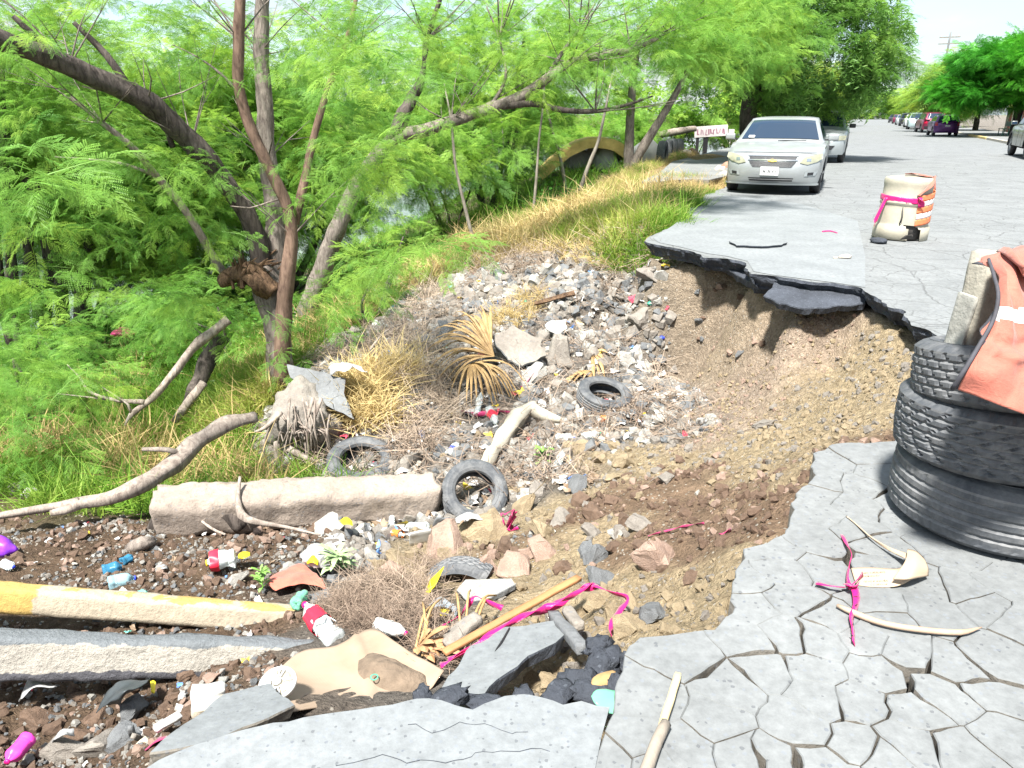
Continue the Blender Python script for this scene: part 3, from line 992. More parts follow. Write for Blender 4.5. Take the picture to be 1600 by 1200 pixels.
def crown(parent, blobs, protos, scale=(.8, 1.3), freq=.9, thr=-.25, tint0=.5, name='crown', seed=0, down=0.0, shell=.45, thin=1.0):
    """blobs: (centre, (rx, ry, rz), count)"""
    PT, RT, SC, TI = [], [], [], []
    for bi, (c, rad, n) in enumerate(blobs):
        c = np.array(c); rad = np.array(rad)
        n = max(3, int(n * thin)); m = int(n * 2.2)
        d = rng.normal(size=(m, 3)); d /= np.linalg.norm(d, axis=1, keepdims=True)
        r = rng.random(m) ** shell
        P = c + d * rad * r[:, None]
        nz = fbm(P[:, 0] * freq, P[:, 1] * freq, P[:, 2] * freq, oct=3, seed=60 + seed)
        k = np.where(nz > thr)[0][:n]
        P, d, nz = P[k], d[k], nz[k]
        out = d * rad + rng.normal(size=P.shape) * rad.mean() * .45
        yaw = np.arctan2(out[:, 1], out[:, 0]) + rng.normal(size=len(P)) * .5
        pit = -np.arctan2(out[:, 2], np.hypot(out[:, 0], out[:, 1])) * .5 + rng.normal(size=len(P)) * .25 + down
        RT.append(np.stack([rng.normal(size=len(P)) * .35, pit, yaw], 1)); PT.append(P)
        SC.append(rng.uniform(scale[0], scale[1], len(P)))
        TI.append(np.clip(tint0 + nz * .35 + rng.normal(size=len(P)) * .12, 0, 1))
    o = scatter(name, np.vstack(PT), np.vstack(RT), np.concatenate(SC), protos, np.concatenate(TI), parent)
    o['kind'] = 'stuff'
    return o

def B(px, py, y, rx, ry, rz, n):
    return (tuple(Y(px, py, y)), (rx, ry, rz), n)

# ---- helper for limbs given as pixels + distance ahead
def limb(name, parent, pts, radii, mat, **kw):
    W = [Y(*p) - parent.location if len(p) == 3 else Vector(p) for p in pts]
    return tube(name, W, radii, mat, parent, **kw)

def twigfan(parent, origins, mat, name='twig', n=5, L=(.5, 1.1), r=.010, up=.4):
    """thin branches leaving limbs; one mesh"""
    parts = []
    for o in origins:
        o = Y(*o) - parent.location
        for i in range(n):
            a = random.uniform(0, 2 * PI); l = random.uniform(*L)
            d = Vector((math.cos(a), math.sin(a), random.uniform(-.2, .9) + up)).normalized()
            k = Vector((random.gauss(0, .1), random.gauss(0, .1), random.gauss(0, .1))) * l
            parts.append(tube_data([o, o + d * l * .5 + k, o + d * l + k * 1.5], [r, r * .6, r * .2], sides=4, step=.15, rough=.05, cap=False))
            if random.random() < .7:
                q = o + d * l * .5 + k; d2 = (d + Vector((random.gauss(0, .6), random.gauss(0, .6), random.gauss(0, .4)))).normalized()
                parts.append(tube_data([q, q + d2 * l * .5], [r * .5, r * .15], sides=3, step=.2, rough=0, cap=False))
    V, F = merge(parts)
    o = meshobj(name, pydata(name, V, F, True), mat, parent); o['kind'] = 'stuff'
    return o

# ================= the many-stemmed mesquite on the bank
bp = ground_hit(437, 606); bp.z -= .05
by = bp.y
t1 = empty('mesquite_tree', bp, 'many-stemmed mesquite with a broken stump and one dark limb arching left', 'tree')
limb('trunk', t1, [(437,622,by),(436,560,by),(432,500,by+.05),(424,450,by+.1),(410,415,by+.1)], [.16,.13,.15,.20,.17], M_BARK_GREY, sides=14, ridges=.05, rough=.2, step=.05)
limb('limb', t1, [(412,425,by+.1),(398,360,by+.05),(362,300,by-.1),(300,222,by-.4),(230,160,by-.7),(150,120,by-1),(80,92,by-1.3),(-40,48,by-1.8)], [.12,.105,.10,.105,.10,.09,.09,.08], M_BARK_DARK, sides=12, ridges=.07, rough=.22, step=.06)
limb('limb', t1, [(440,600,by-.1),(442,520,by-.12),(448,440,by-.12),(456,370,by-.1),(448,320,by-.1),(420,262,by-.15),(392,200,by-.2),(374,140,by-.2),(373,60,by-.2),(378,-60,by-.2)], [.09,.09,.085,.07,.065,.06,.058,.055,.055,.05], M_BARK_RED, sides=12, step=.07)
limb('limb', t1, [(424,460,by+.15),(432,400,by+.25),(430,330,by+.3),(418,250,by+.35),(414,170,by+.4),(408,80,by+.4),(412,-40,by+.4)], [.13,.13,.11,.10,.09,.08,.07], M_BARK_GREY, sides=12, step=.07)
limb('limb', t1, [(356,440,by+.1),(330,395,by+.05),(290,330,by-.1),(240,270,by-.3),(205,228,by-.5),(160,192,by-.6),(110,150,by-.7)], [.05,.042,.04,.036,.03,.024,.015], M_DEADWOOD, sides=8, step=.07)
limb('limb', t1, [(460,350,by),(476,280,by+.1),(490,215,by+.2),(512,140,by+.3),(540,70,by+.4),(560,-20,by+.5)], [.05,.045,.04,.036,.03,.02], M_BARK_RED, sides=8, step=.08)
limb('side_branch', t1, [(235,272,by-.3),(200,258,by-.3),(150,250,by-.2),(85,245,by-.1)], [.02,.016,.012,.006], M_DEADWOOD, sides=6, step=.1)
limb('side_branch', t1, [(270,230,by-.45),(255,190,by-.4),(236,150,by-.3)], [.03,.02,.01], M_BARK_DARK, sides=6, step=.1)
limb('side_branch', t1, [(200,135,by-.8),(165,85,by-.8),(115,35,by-.9)], [.04,.035,.02], M_BARK_DARK, sides=6, step=.1)
limb('side_branch', t1, [(100,98,by-1.2),(60,62,by-1.3),(20,25,by-1.4)], [.035,.03,.02], M_BARK_DARK, sides=6, step=.1)
limb('side_branch', t1, [(385,160,by-.2),(350,120,by-.1),(310,90,by),(270,70,by)], [.018,.014,.010,.005], M_BARK_GREY, sides=6, step=.1)
limb('side_branch', t1, [(440,310,by-.1),(420,316,by-.2),(390,325,by-.3),(360,322,by-.4)], [.012,.010,.008,.004], M_DEADWOOD, sides=6, step=.1)
# hollow broken stump: rings of splinters
parts = []
c0 = Y(395, 415, by - .02) - t1.location
for i in range(46):
    a = random.uniform(0, 2 * PI); rr_ = random.uniform(.09, .19)
    q = c0 + Vector((math.cos(a) * rr_ * 1.15 - .04, math.sin(a) * rr_, random.uniform(-.18, .04)))
    tip = q + Vector((math.cos(a) * .10 + random.uniform(.0, .14), math.sin(a) * .08, random.uniform(.02, .17)))
    parts.append(tube_data([q - Vector((0, 0, .1)), q, tip], [.028, .022, .004], sides=5, step=.06, rough=.3, seed=i))
V, F = merge(parts)
meshobj('broken_stump', pydata('broken_stump', V, F), M_SPLIT, t1)
limb('stump_collar', t1, [(345,440,by),(372,428,by-.05),(400,430,by-.1),(430,455,by-.08)], [.06,.10,.13,.10], M_SPLIT, sides=12, rough=.5, step=.04)
twigfan(t1, [(300,222,by-.4),(373,60,by-.2),(230,160,by-.7),(408,80,by+.4),(540,70,by+.4),(456,370,by-.1),(160,192,by-.6),(418,250,by+.3),(110,100,by-1.1)], M_BARK_GREY, n=6)
def rel(blobs, root): return [((c[0] - root.location.x, c[1] - root.location.y, c[2] - root.location.z), r, n) for c, r, n in blobs]
fine = [B(250,330,by-.3,.9,.5,.45,70), B(330,240,by,.8,.6,.4,70), B(190,240,by-.6,.8,.6,.35,60), B(90,190,by-.6,.9,.7,.4,70), B(60,60,by-1,1.0,.7,.4,80),
        B(220,60,by-.4,.8,.6,.35,60), B(360,90,by+.2,.8,.6,.45,60), B(470,60,by+.2,.8,.6,.5,80), B(500,190,by-.1,.6,.5,.35,50), B(330,350,by+.1,.6,.4,.25,40),
        B(480,300,by-.2,.35,.3,.22,26), B(600,300,by-.7,.35,.3,.2,24), B(470,460,by-.35,.30,.2,.16,16), B(520,470,by-.35,.2,.2,.1,7), B(400,480,by-.35,.16,.2,.12,8), B(440,540,by-.4,.2,.1,.06,5), B(610,60,by-.6,.6,.5,.4,60),
        B(580,180,by-1.2,.42,.4,.42,46), B(540,110,by-1.4,.35,.3,.25,24), B(620,110,by-1.3,.4,.3,.3,30), B(30,420,by-.8,.55,.4,.3,30), B(200,440,by-.2,.6,.3,.22,26), B(300,470,by,.5,.3,.15,18), B(80,330,by-.3,.7,.5,.3,40)]
crown(t1, rel([(c, r, int(n * .45)) for c, r, n in fine], t1), P_SPRAY, (.5, .85), 1.6, -.1, .5, seed=1)
front = [B(40,275,4.6,.16,.16,.06,4), B(20,330,4.8,.1,.1,.08,3), B(655,385,by-2.0,.20,.15,.06,5), B(30,250,4.7,.14,.12,.05,3), B(690,372,by-2.0,.14,.12,.05,3), B(590,400,by-1.0,.2,.2,.12,6), B(540,250,by-1.5,.3,.25,.1,10), B(560,90,by-2.2,.3,.25,.16,12)]
low = [B(30,560,6.4,.5,.4,.22,22), B(90,600,6.8,.55,.4,.2,24), B(20,640,6.0,.45,.35,.16,20), B(130,560,7.6,.5,.4,.2,16), B(60,690,5.9,.35,.3,.1,8), B(380,520,by+.3,.35,.3,.14,12), B(330,470,by+.5,.5,.3,.2,16), B(470,560,by+.2,.2,.2,.12,5), B(560,450,by+.4,.3,.3,.2,12)]
crown(t1, rel(low, t1), P_SPRAY, (.5, .85), 1.6, -1, .6, name='low_sprays', seed=1)
crown(t1, rel(front, t1), P_BIG, (.7, 1.0), 1.6, -2, .68, name='near_sprays', seed=1)

# ---- leaning grey tree with the long limb over the hollow
b2 = ground_hit(470, 515)
t2 = empty('mesquite_tree', b2, 'leaning grey mesquite behind the stump, its long crooked limb reaching right towards the street', 'tree')
y2 = b2.y
y2b = y2 - .6
limb('trunk', t2, [(455,540,y2),(478,490,y2),(503,425,y2),(530,350,y2-.1),(562,280,y2-.2),(600,232,y2-.4)], [.20,.17,.17,.14,.12,.11], M_BARK_GREY, sides=12, step=.08, ridges=.04)
limb('limb', t2, [(592,238,y2-.35),(625,212,y2-.5),(660,205,y2-.5),(705,190,y2-.6),(770,168,y2-.6),(815,150,y2-.6),(855,122,y2-.6),(890,98,y2-.5),(940,85,y2-.5),(985,78,y2-.5),(1030,60,y2-.5)], [.12,.11,.10,.09,.085,.08,.07,.06,.05,.04,.03], M_BARK_GREY, sides=10, step=.1)
limb('limb', t2, [(600,235,y2-.4),(622,200,y2-.5),(640,160,y2-.4),(660,120,y2-.2),(668,60,y2),(690,-10,y2)], [.10,.12,.10,.05,.04,.03], M_BARK_DARK, sides=10, step=.08, rough=.35)
limb('side_branch', t2, [(775,168,y2-.6),(830,162,y2-.7),(880,172,y2-.7),(930,174,y2-.7),(975,165,y2-.7),(1020,150,y2-.7)], [.05,.05,.04,.035,.025,.012], M_BARK_DARK, sides=8, step=.1)
limb('side_branch', t2, [(850,128,y2-.6),(880,80,y2-.3),(905,45,y2),(930,5,y2)], [.04,.03,.02,.012], M_BARK_GREY, sides=6, step=.1)
limb('side_branch', t2, [(765,170,y2-.6),(790,120,y2-.3),(780,60,y2),(760,10,y2)], [.03,.022,.018,.012], M_BARK_GREY, sides=6, step=.1)
twigfan(t2, [(890,98,y2-.5),(780,60,y2),(905,45,y2),(985,78,y2-.5),(668,60,y2),(705,190,y2-.6),(930,174,y2-.7)], M_BARK_GREY, n=6, L=(.8, 1.9), r=.014)
bl = [B(700,60,y2-.5,1.0,.8,.5,60), B(900,95,y2-.8,1.0,.7,.3,70), B(1000,60,y2-.6,1.1,.8,.55,110), B(1060,80,y2-1,.9,.7,.4,80), B(880,30,y2-.3,1.0,.8,.5,60), B(770,140,y2-.5,.9,.5,.25,30),
      B(1110,50,y2-.5,1.0,.8,.6,110), B(1180,75,y2-.2,.9,.8,.4,80), B(600,30,y2,.9,.6,.5,60), B(680,150,y2-1.2,.7,.5,.4,46), B(1040,-30,y2-.4,1.6,.8,.5,90), B(1200,20,y2,1.0,.8,.5,80)]
crown(t2, rel([(c, r, int(n * .5)) for c, r, n in bl], t2), P_SPRAY, (.6, 1.1), 1.2, -.1, .55, seed=2)

# ---- saplings along the bank
SAP = [([(690,355),(668,300),(650,240),(632,190)],.045,'leaning pale sapling nearest the grey mesquite'),
       ([(742,385),(728,330),(712,260),(705,190)],.04,'slim sapling rising out of the straw above the litter slope'),
       ([(733,295),(727,240),(712,200),(705,150)],.04,'pale sapling standing behind the slim one in the straw'),
       ([(775,300),(772,240),(765,180),(768,110)],.035,'straight pale sapling between two others in the straw'),
       ([(790,305),(788,240),(782,170),(775,100)],.03,'thin sapling just right of the straight one'),
       ([(833,335),(838,280),(842,220),(848,170)],.035,'upright thin sapling rooted in straw left of the forked brown stem'),
       ([(885,300),(876,250),(862,200),(852,160)],.05,'brown stem leaning left in front of the yellow foam mattress'),
       ([(905,300),(920,258),(935,220),(945,175)],.055,'grey crooked stem leaning right in front of the yellow foam mattress'),
       ([(700,360),(695,290),(692,230),(690,180)],.03,'thin sapling amid the shrubs behind the leaning pale one')]
for pts, r, lab in SAP:
    b = ground_hit(*pts[0]); b.z -= .05
    y_ = b.y
    t = empty('sapling', b, lab, 'sapling', 'saplings along the bank')
    limb('stem', t, [(px, py, y_) for px, py in pts] + [(pts[-1][0] + (pts[-1][0] - pts[0][0]) * .3, pts[-1][1] - 60, y_ + .2)], [r, r * .85, r * .7, r * .6, r * .3], M_SAPL, sides=8, step=.12)
    crown(t, rel([B(pts[-1][0], pts[-1][1] - 90, y_, .7, .7, .5, 16)], t), P_SPRAY_C, (.6, .9), 1, -.3, .5, seed=3)

# ---- tree on the verge with forked pale trunk, wrapped with yellow tape
b3 = ground_hit(985, 266); y3 = b3.y; print('Y3', y3)
t3 = empty('roadside_tree', b3, 'forked pale-trunked tree on the verge beside the yellow foam mattress', 'tree')
limb('trunk', t3, [(982,275,y3),(983,230,y3),(985,180,y3),(990,120,y3),(1000,40,y3)], [.17,.14,.13,.11,.08], M_BARK_GREY, sides=12, step=.15)
limb('limb', t3, [(988,262,y3),(1002,235,y3-.1),(1020,205,y3-.2),(1042,170,y3-.3),(1070,120,y3-.4),(1100,60,y3-.4)], [.15,.14,.13,.11,.08,.05], M_BARK_GREY, sides=12, step=.15)
bl = [B(1000,40,y3,1.9,1.6,.9,130), B(1100,50,y3,1.9,1.6,.9,170), B(1150,90,y3-.5,1.4,1.2,.6,130), B(930,70,y3,1.5,1.2,.6,80), B(1180,10,y3,1.6,1.4,.9,150)]
crown(t3, rel([(c, r, int(n * .6)) for c, r, n in bl], t3), P_SPRAY_C, (.8, 1.3), .8, -.3, .6, seed=4)

# ---- big weeping tree over the parked cars
y4 = 27.0
b4 = UV(-3.2, 10, -.1); y4 = b4.y
t4 = empty('willow_like_tree', b4, 'tall dense tree with hanging foliage over the parked silver cars', 'tree')
X4 = lambda px, py: (px, py, y4)
limb('trunk', t4, [(1172,208,y4),(1170,180,y4),(1178,120,y4),(1190,40,y4),(1200,-60,y4)], [.32,.28,.25,.2,.15], M_BARK_DARK, sides=12, step=.3)
limb('limb', t4, [(1175,160,y4),(1220,110,y4),(1290,60,y4),(1350,20,y4)], [.2,.16,.1,.05], M_BARK_DARK, sides=8, step=.3)
bl = [B(1180,60,y4,3.0,2.5,1.8,420), B(1270,100,y4,2.5,2.2,1.5,420), B(1330,60,y4,1.9,1.8,1.5,320), B(1230,-20,y4,3.4,2.5,1.6,350), B(1360,90,y4,.9,1,.7,110), B(1140,95,y4+1,2.2,1.8,1.1,220), B(1230,150,y4+1,1.8,1.5,.7,200), B(1375,60,y4,.7,1,.8,60), B(1300,0,y4,2.0,1.6,1.2,160),B(1290,150,y4+1.5,1.2,1.0,.5,110)]
crown(t4, rel([(c, r, int(n * .6)) for c, r, n in bl], t4), P_WEEP + P_SPRAY_B[:1], (.9, 1.5), .7, -.3, .5, seed=5)

# ---- shrubs between bank and river
def shrub(name, lab, px, py, y, blobs, protos, sc, tint, cat='shrub', group=None, thr=-.4, mat=None, stems=3, rs=.03, freq=1.0, seed=0):
    zb = float(height(np.array([Y(px, py, y).x]), np.array([y]))[0])
    base = Vector((Y(px, py, y).x, y, max(zb, -3.7)))
    t = empty(name, base, lab, cat, group)
    top = Vector(blobs[0][0])
    parts = []
    for i in range(stems):
        c = Vector(random.choice(blobs)[0]); off = Vector((random.gauss(0, .2), random.gauss(0, .2), 0))
        parts.append(tube_data([Vector((0, 0, -.1)) + off * .4, (c - base) * .5 + off, (c - base)], [rs, rs * .8, rs * .4], sides=6, step=.25, rough=.15))
    V, F = merge(parts)
    meshobj('stem', pydata('stem', V, F, True), mat or M_BARK_DARK, t)
    crown(t, rel(blobs, t), protos, sc, freq, thr + .12, tint, seed=seed, thin=.62)
    return t
BG = [ # px,py,y of base, blob list
 ('bank_tree','bright bushy tree filling the gap behind the arching dark limb',250,470,15,[B(250,300,15,2.2,1.5,1.4,300),B(200,200,15.5,2.2,1.5,1.2,240),B(330,230,15.5,1.8,1.5,1.3,220),B(280,120,16,2,1.5,1,130)],P_SPRAY_B,(.9,1.5),.7,'tree'),
 ('bank_tree','leafy tree at the far left edge above the river',10,470,12,[B(0,180,12,1.6,1.2,1.3,200),B(60,280,12.5,1.3,1,.9,150),B(10,420,11.5,.8,.8,.6,90),B(0,60,12,2,1.2,.8,150)],P_SPRAY_B,(.8,1.3),.6,'tree'),
 ('bank_tree','deep green tree behind the upright grey stem',430,440,16,[B(420,300,16,1.6,1.4,1.6,260),B(480,200,16.5,2,1.5,1.2,200),B(420,90,17,2,1.5,1,120),B(540,260,16,1.4,1.2,1.0,160)],P_SPRAY_B,(.9,1.4),.5,'tree'),
 ('bank_tree','shaded tree with dark foliage beside the patch of open water',140,480,17,[B(130,330,17,1.6,1.4,1.2,210),B(100,430,16.5,1.4,1.2,.7,120),B(290,440,16,.9,.9,.7,110),B(200,370,17.5,1.2,1.2,.8,100)],P_SPRAY_B,(.9,1.4),.2,'tree'),  # low tint puts the deep canopy shade into the leaf colour
 ('shrub','round feathery shrub below the leaning grey trunk',580,450,11.5,[B(585,430,11.5,.55,.5,.4,80),B(540,520,10,.4,.4,.25,50),B(630,370,12.5,.6,.6,.5,80)],P_SPRAY,(.5,.8),.6,'shrub'),
 ('shrub','wide green shrub behind the saplings by the water',700,290,19,[B(690,250,19,1.6,1.3,1.0,180),B(760,230,20,1.5,1.3,1.0,150),B(640,230,20,1.4,1.2,1,120)],P_SPRAY_B,(.8,1.3),.45,'shrub'),
 ('shrub','bright shrub behind the brown leaning stem',840,240,31,[B(830,195,31,2.3,1.4,1.0,170),B(900,175,31,2.4,1.4,1.1,170),B(800,140,23,2.2,1.5,1.1,120),B(880,120,24,2.2,1.5,1.0,120)],P_SPRAY_C,(.9,1.5),.65,'shrub'),
 ('shrub','leafy shrub behind the white sack and the row of half-buried tyres',1000,215,34,[B(990,175,34,2.2,1.4,1.3,190),B(1050,165,35,2.4,1.4,1.4,220),B(1100,150,36,2.2,1.4,1.3,200)],P_OV+P_SPRAY_C[:1],(.9,1.5),.7,'shrub'),
 ('shrub','low palm-like shrub beside the parked sedan',1140,225,36,[B(1135,195,36,1.2,.9,.6,110),B(1100,182,36,1.2,.8,.7,90)],P_SPRAY_C,(.9,1.4),.6,'shrub'),
 ('shrub','low leafy shrub at the left edge under the trees',40,600,8.5,[B(20,560,8.5,.9,.7,.35,110),B(100,600,8.8,.8,.6,.25,90),B(60,520,9.5,.9,.7,.4,100)],P_SPRAY,(.6,1.0),.45,'shrub'),
 ('shrub','dense shrub between the broken stump and the vine patch',330,520,10.5,[B(340,480,10.5,.8,.6,.4,100),B(290,500,11,.9,.6,.4,100),B(240,450,12,.9,.7,.5,110)],P_SPRAY,(.7,1.1),.45,'shrub'),
 ('shrub','low hedge-like greenery behind the arched foam mattress',950,235,29.5,[B(900,215,29.5,1.4,.9,.7,130),B(960,212,29.5,1.4,.9,.7,130),B(1020,205,30,1.4,.9,.7,130)],P_SPRAY_C,(.8,1.2),.65,'shrub'),
 ('shrub','leafy greenery behind the lettered sign board',1090,225,35,[B(1070,200,35,1.5,.9,.9,130),B(1120,195,35.5,1.6,.9,.9,130)],P_OV+P_SPRAY_C[:1],(.8,1.3),.6,'shrub'),
 ('bank_tree','slender tree with an open crown above the saplings',760,280,21,[B(740,90,21,2.2,1.5,1.2,130),B(660,60,21,2,1.5,1.4,110),B(820,50,21,2.2,1.5,1.2,130)],P_SPRAY_C,(.9,1.4),.6,'tree'),
]
for i, (nm, lab, px, py, y_, bl, pr, sc_, ti, cat) in enumerate(BG):
    shrub(nm, lab, px, py, y_, bl, pr, sc_, ti, cat, seed=10 + i, rs=.09 if cat == 'tree' else .03, stems=5 if cat == 'tree' else 4, thr=-.35, freq=.9)
# dark bare trunks standing by the water
for pts, r, lab in [([(100,520),(95,440),(82,360),(70,270)],.13,'dark straight trunk left of the open water'),([(128,510),(132,430),(150,350),(160,260)],.16,'thick dark trunk at the edge of the open water'),
                    ([(60,500),(52,420),(30,340),(10,260)],.10,'dark trunk leaning left over the river'),([(280,500),(278,430),(290,360),(300,280)],.12,'dark trunk just right of the open water')]:
    P0 = Y(pts[0][0], pts[0][1], 14.5); P0.z = hz(P0.x, P0.y) - .1
    t = empty('riverside_tree', P0, lab, 'tree', 'dark trunks by the water')
    limb('trunk', t, [tuple(Vector((0,0,0)))] + [] if False else [(px, py, 14.5) for px, py in pts], [r, r * .9, r * .8, r * .6], M_BARK_DARK, sides=9, step=.25)
    crown(t, rel([B(pts[-1][0], pts[-1][1], 14.5, 1.3, 1.2, .8, 90)], t), P_SPRAY_B, (.9, 1.4), .9, -.3, .35, seed=7)

# ---- far bank: rows of trees beyond the river
k = 0
for v in np.arange(-24, 150, 7.5):
    uu = -58 - random.uniform(0, 6)
    p = UV(uu, v + random.uniform(-2, 2), -.6)
    H_ = random.uniform(4.0, 6.5)
    if p.y < 5: continue
    t = empty('far_bank_tree', p, 'rounded green tree in the row across the river, seen through the branches', 'tree', 'trees on the far bank')
    V, F = tube_data([Vector((0, 0, -.3)), Vector((.1, 0, H_ * .5))], [.3, .2], sides=6, step=1)
    meshobj('trunk', pydata('trunk', V, F, True), M_BARK_DARK, t)
    crown(t, [((0, 0, H_ * .55), (4.2, 4.2, H_ * .5), 260)], P_SPRAY_B, (2.2, 3.4), .35, -.5, .45, seed=k)
    k += 1

# ---- street trees further on
def street_tree(lab, u, v, H_, blobs, protos, sc, tint, name='street_tree', mat=None, r=.25, freq=.5, th=.5, down=0.0):
    p = UV(u, v, -.05)
    t = empty(name, p, lab, 'tree')
    parts = [tube_data([Vector((0, 0, -.1)), Vector((.05, .1, H_ * th * .6)), Vector((0, 0, H_ * th))], [r, r * .8, r * .7], sides=9, step=.3, rough=.15)]
    for i in range(6):
        a = i * 1.05 + .3; c = Vector((math.cos(a), math.sin(a), 0))
        parts.append(tube_data([Vector((0, 0, H_ * th * .8)), c * H_ * .16 + Vector((0, 0, H_ * (th + .1))), c * H_ * .36 + Vector((0, 0, H_ * (th + .2)))], [r * .6, r * .35, r * .15], sides=6, step=.4))
    V, F = merge(parts)
    meshobj('trunk', pydata('trunk', V, F, True), mat or M_BARK_DARK, t)
    crown(t, blobs, protos, sc, freq, -.4, tint, seed=int(v) % 17, down=down)
    return t
# spreading flame-tree shape on the right
street_tree('dark green umbrella-shaped tree over the right kerb beside the purple hatchback', 12.3, 48, 6.2,
    [((0,0,4.3),(5.0,4.6,1.0),620), ((-2.0,-.5,5.2),(3.2,3.2,.7),330), ((1.5,.2,6.0),(3.2,3.2,.7),330), ((-3.6,0,3.1),(2.0,2.2,.7),220),((3.6,0,4.4),(3.2,3.2,1.4),300),((.5,-1,3.0),(3.5,2.5,.7),260)], P_SPRAY_D, (1.1,1.9), .6, r=.34, th=.40, freq=.6)
street_tree('taller grey-green tree behind the umbrella-shaped one on the right of the street', 12.0, 66, 7.0,
    [((-1.2,0,4.6),(4.0,3.5,2.0),420), ((-3.0,0,3.6),(2.5,2.5,1.5),220),((1.5,0,5.6),(3,2.5,1.2),200)], P_WEEP + P_SPRAY_B[:1], (1.9,3.0), .75, r=.25, freq=.5)
street_tree('yellow-green tree low over the cars on the right of the street', 11.4, 84, 5.0, [((-.6,0,2.9),(3.0,3.0,1.9),320)], P_SPRAY_Y, (1.6,2.4), .45, freq=.5)
street_tree('hazy green tree far down the right of the street', 12.5, 104, 8.0, [((0,0,4.2),(4.2,3.6,2.6),400)], P_SPRAY_B, (1.8,2.8), .8, freq=.4)
street_tree('small distant tree on the right near the end of the street', 13, 150, 8, [((0,0,4.2),(4.5,4.5,3.0),320)], P_SPRAY_B, (2.2,3.4), .8, freq=.4)
street_tree('yellow-green tree on the left beyond the parked silver cars', -2.6, 34, 5.0, [((0,0,2.6),(2.2,2.5,1.9),420),((.6,3,2.3),(1.8,2.4,1.6),260)], P_SPRAY_Y, (1.1,1.8), .5, freq=.5)
street_tree('pale leafy tree further along the left kerb', -2.5, 58, 6.0, [((0,0,3.2),(3.0,3.0,2.4),380)], P_SPRAY_Y, (1.5,2.4), .35, freq=.5)
street_tree('bluish green tree at the far end of the left kerb', -2.0, 100, 7.0, [((0,0,4.0),(4.0,4.0,3.0),320)], P_SPRAY_B, (2.0,3.2), .6, freq=.4)
street_tree('tree at the vanishing point of the street', 5.0, 260, 9.0, [((0,0,4.5),(12,5,4.0),400)], P_SPRAY_B, (4,6), .6, freq=.2)
street_tree('long low tree mass at the far left end of the street', -6.0, 170, 9.0, [((0,0,4.5),(6,9,4.0),400)], P_SPRAY_B, (3,5), .6, freq=.2)

# ================= grasses
def surf_scatter(name, n, cond, protos, sc, tint0=.5, bounds=(-14, 6, 2, 26), tilt=.25, power=1.0, lean=None, zoff=-.01, parent=None, clump=0.0, near=1.6):
    m = n * 9
    y = bounds[2] + (bounds[3] - bounds[2]) * rng.random(m) ** near
    x = bounds[0] + (bounds[1] - bounds[0]) * rng.random(m)
    keep = cond(x, y)
    if clump: keep &= fbm(x * 1.3, y * 1.3, oct=3, seed=91) > clump
    x, y = x[keep][:n], y[keep][:n]
    z = height(x, y) + zoff
    k = z > -3.6
    x, y, z = x[k], y[k], z[k]
    q = len(x)
    yaw = rng.uniform(0, 2 * PI, q)
    if lean is not None: yaw = lean + rng.normal(size=q) * .6
    rot = np.stack([rng.normal(size=q) * tilt, rng.normal(size=q) * tilt + (.55 if lean is not None else 0), yaw], 1)
    ti = np.clip(tint0 + fbm(x * 1.1, y * 1.1, oct=3, seed=23) * .3 + rng.normal(size=q) * .12, 0, 1)
    o = scatter(name, np.stack([x, y, z], 1), rot, rng.uniform(sc[0], sc[1], q), protos, ti, parent)
    o['kind'] = 'stuff'
    return o
def soil_is(k, th=.5):
    def f(x, y):
        W = soil_w(x, y); return W[:, k] > th
    return f
def g_lush(x, y):
    W = soil_w(x, y); u = road_u(x, y)
    return (W[:, 4] > .5) & ~((x < -2.2) & (y < 5.2))
surf_scatter('dry_grass_in_green', 2600, g_lush, P_STRAW, (.6, 1.7), .5, (-9, -1.2, 4.6, 13), .8, near=1.2, clump=.05)
surf_scatter('long_green_grass', 6500, g_lush, P_GRASS, (.4, 1.35), .45, (-9, -1.2, 4.6, 13), .75, near=1.2)
surf_scatter('bank_undergrowth', 5000, lambda x, y: (road_u(x, y) < -4) & (y > 9.5) & (soil_w(x, y)[:, 4] > .5), P_GRASS + P_VINE[:1], (.9, 1.9), .35, (-18, 4, 9, 34), .35)
E5 = soil_is(5, .5)
def off_walk(x, y):
    v_ = (x - 4.48) * RDX + (y - 16) * RDY
    return ~((v_ > 2.6) & (road_u(x, y) > -2.95))
print('YM', ground_hit(915,266), ground_hit(980,262), ground_hit(840,270), ground_hit(1000,262))
surf_scatter('dry_straw_grass', 5500, lambda x, y: E5(x, y) & (road_u(x, y) < -.35) & off_walk(x, y), P_STRAW, (.45, 1.0), .6, (-6, 7, 7, 30), .9, near=1.2)
surf_scatter('tall_straw', 1100, lambda x, y: E5(x, y) & (road_u(x, y) < -.35) & off_walk(x, y) & (y < 16), P_STRAW, (1.0, 1.9), .75, (-6, 6, 7, 24), .6, near=1.2, clump=.05)
surf_scatter('verge_green_grass', 2600, lambda x, y: E5(x, y) & off_walk(x, y) & (road_u(x, y) < -.15) & (fbm(x * .8, y * .8, oct=2, seed=12) > -.25), P_GRASS, (.45, .95), .65, (-2, 6, 7, 28), .4, near=1.2)
def near_px(lst, rad):
    C = np.array([list(ground_hit(a, b)[:2]) for a, b in lst])
    return lambda x, y: ((x[:, None] - C[None, :, 0]) ** 2 + (y[:, None] - C[None, :, 1]) ** 2).min(1) < rad ** 2
surf_scatter('green_grass_clump', 1500, near_px([(960,350),(1000,335),(930,365),(1040,330),(1010,360)], .65), P_GRASS, (.8, 1.5), .62, (0, 5, 8, 16), .4, near=1)
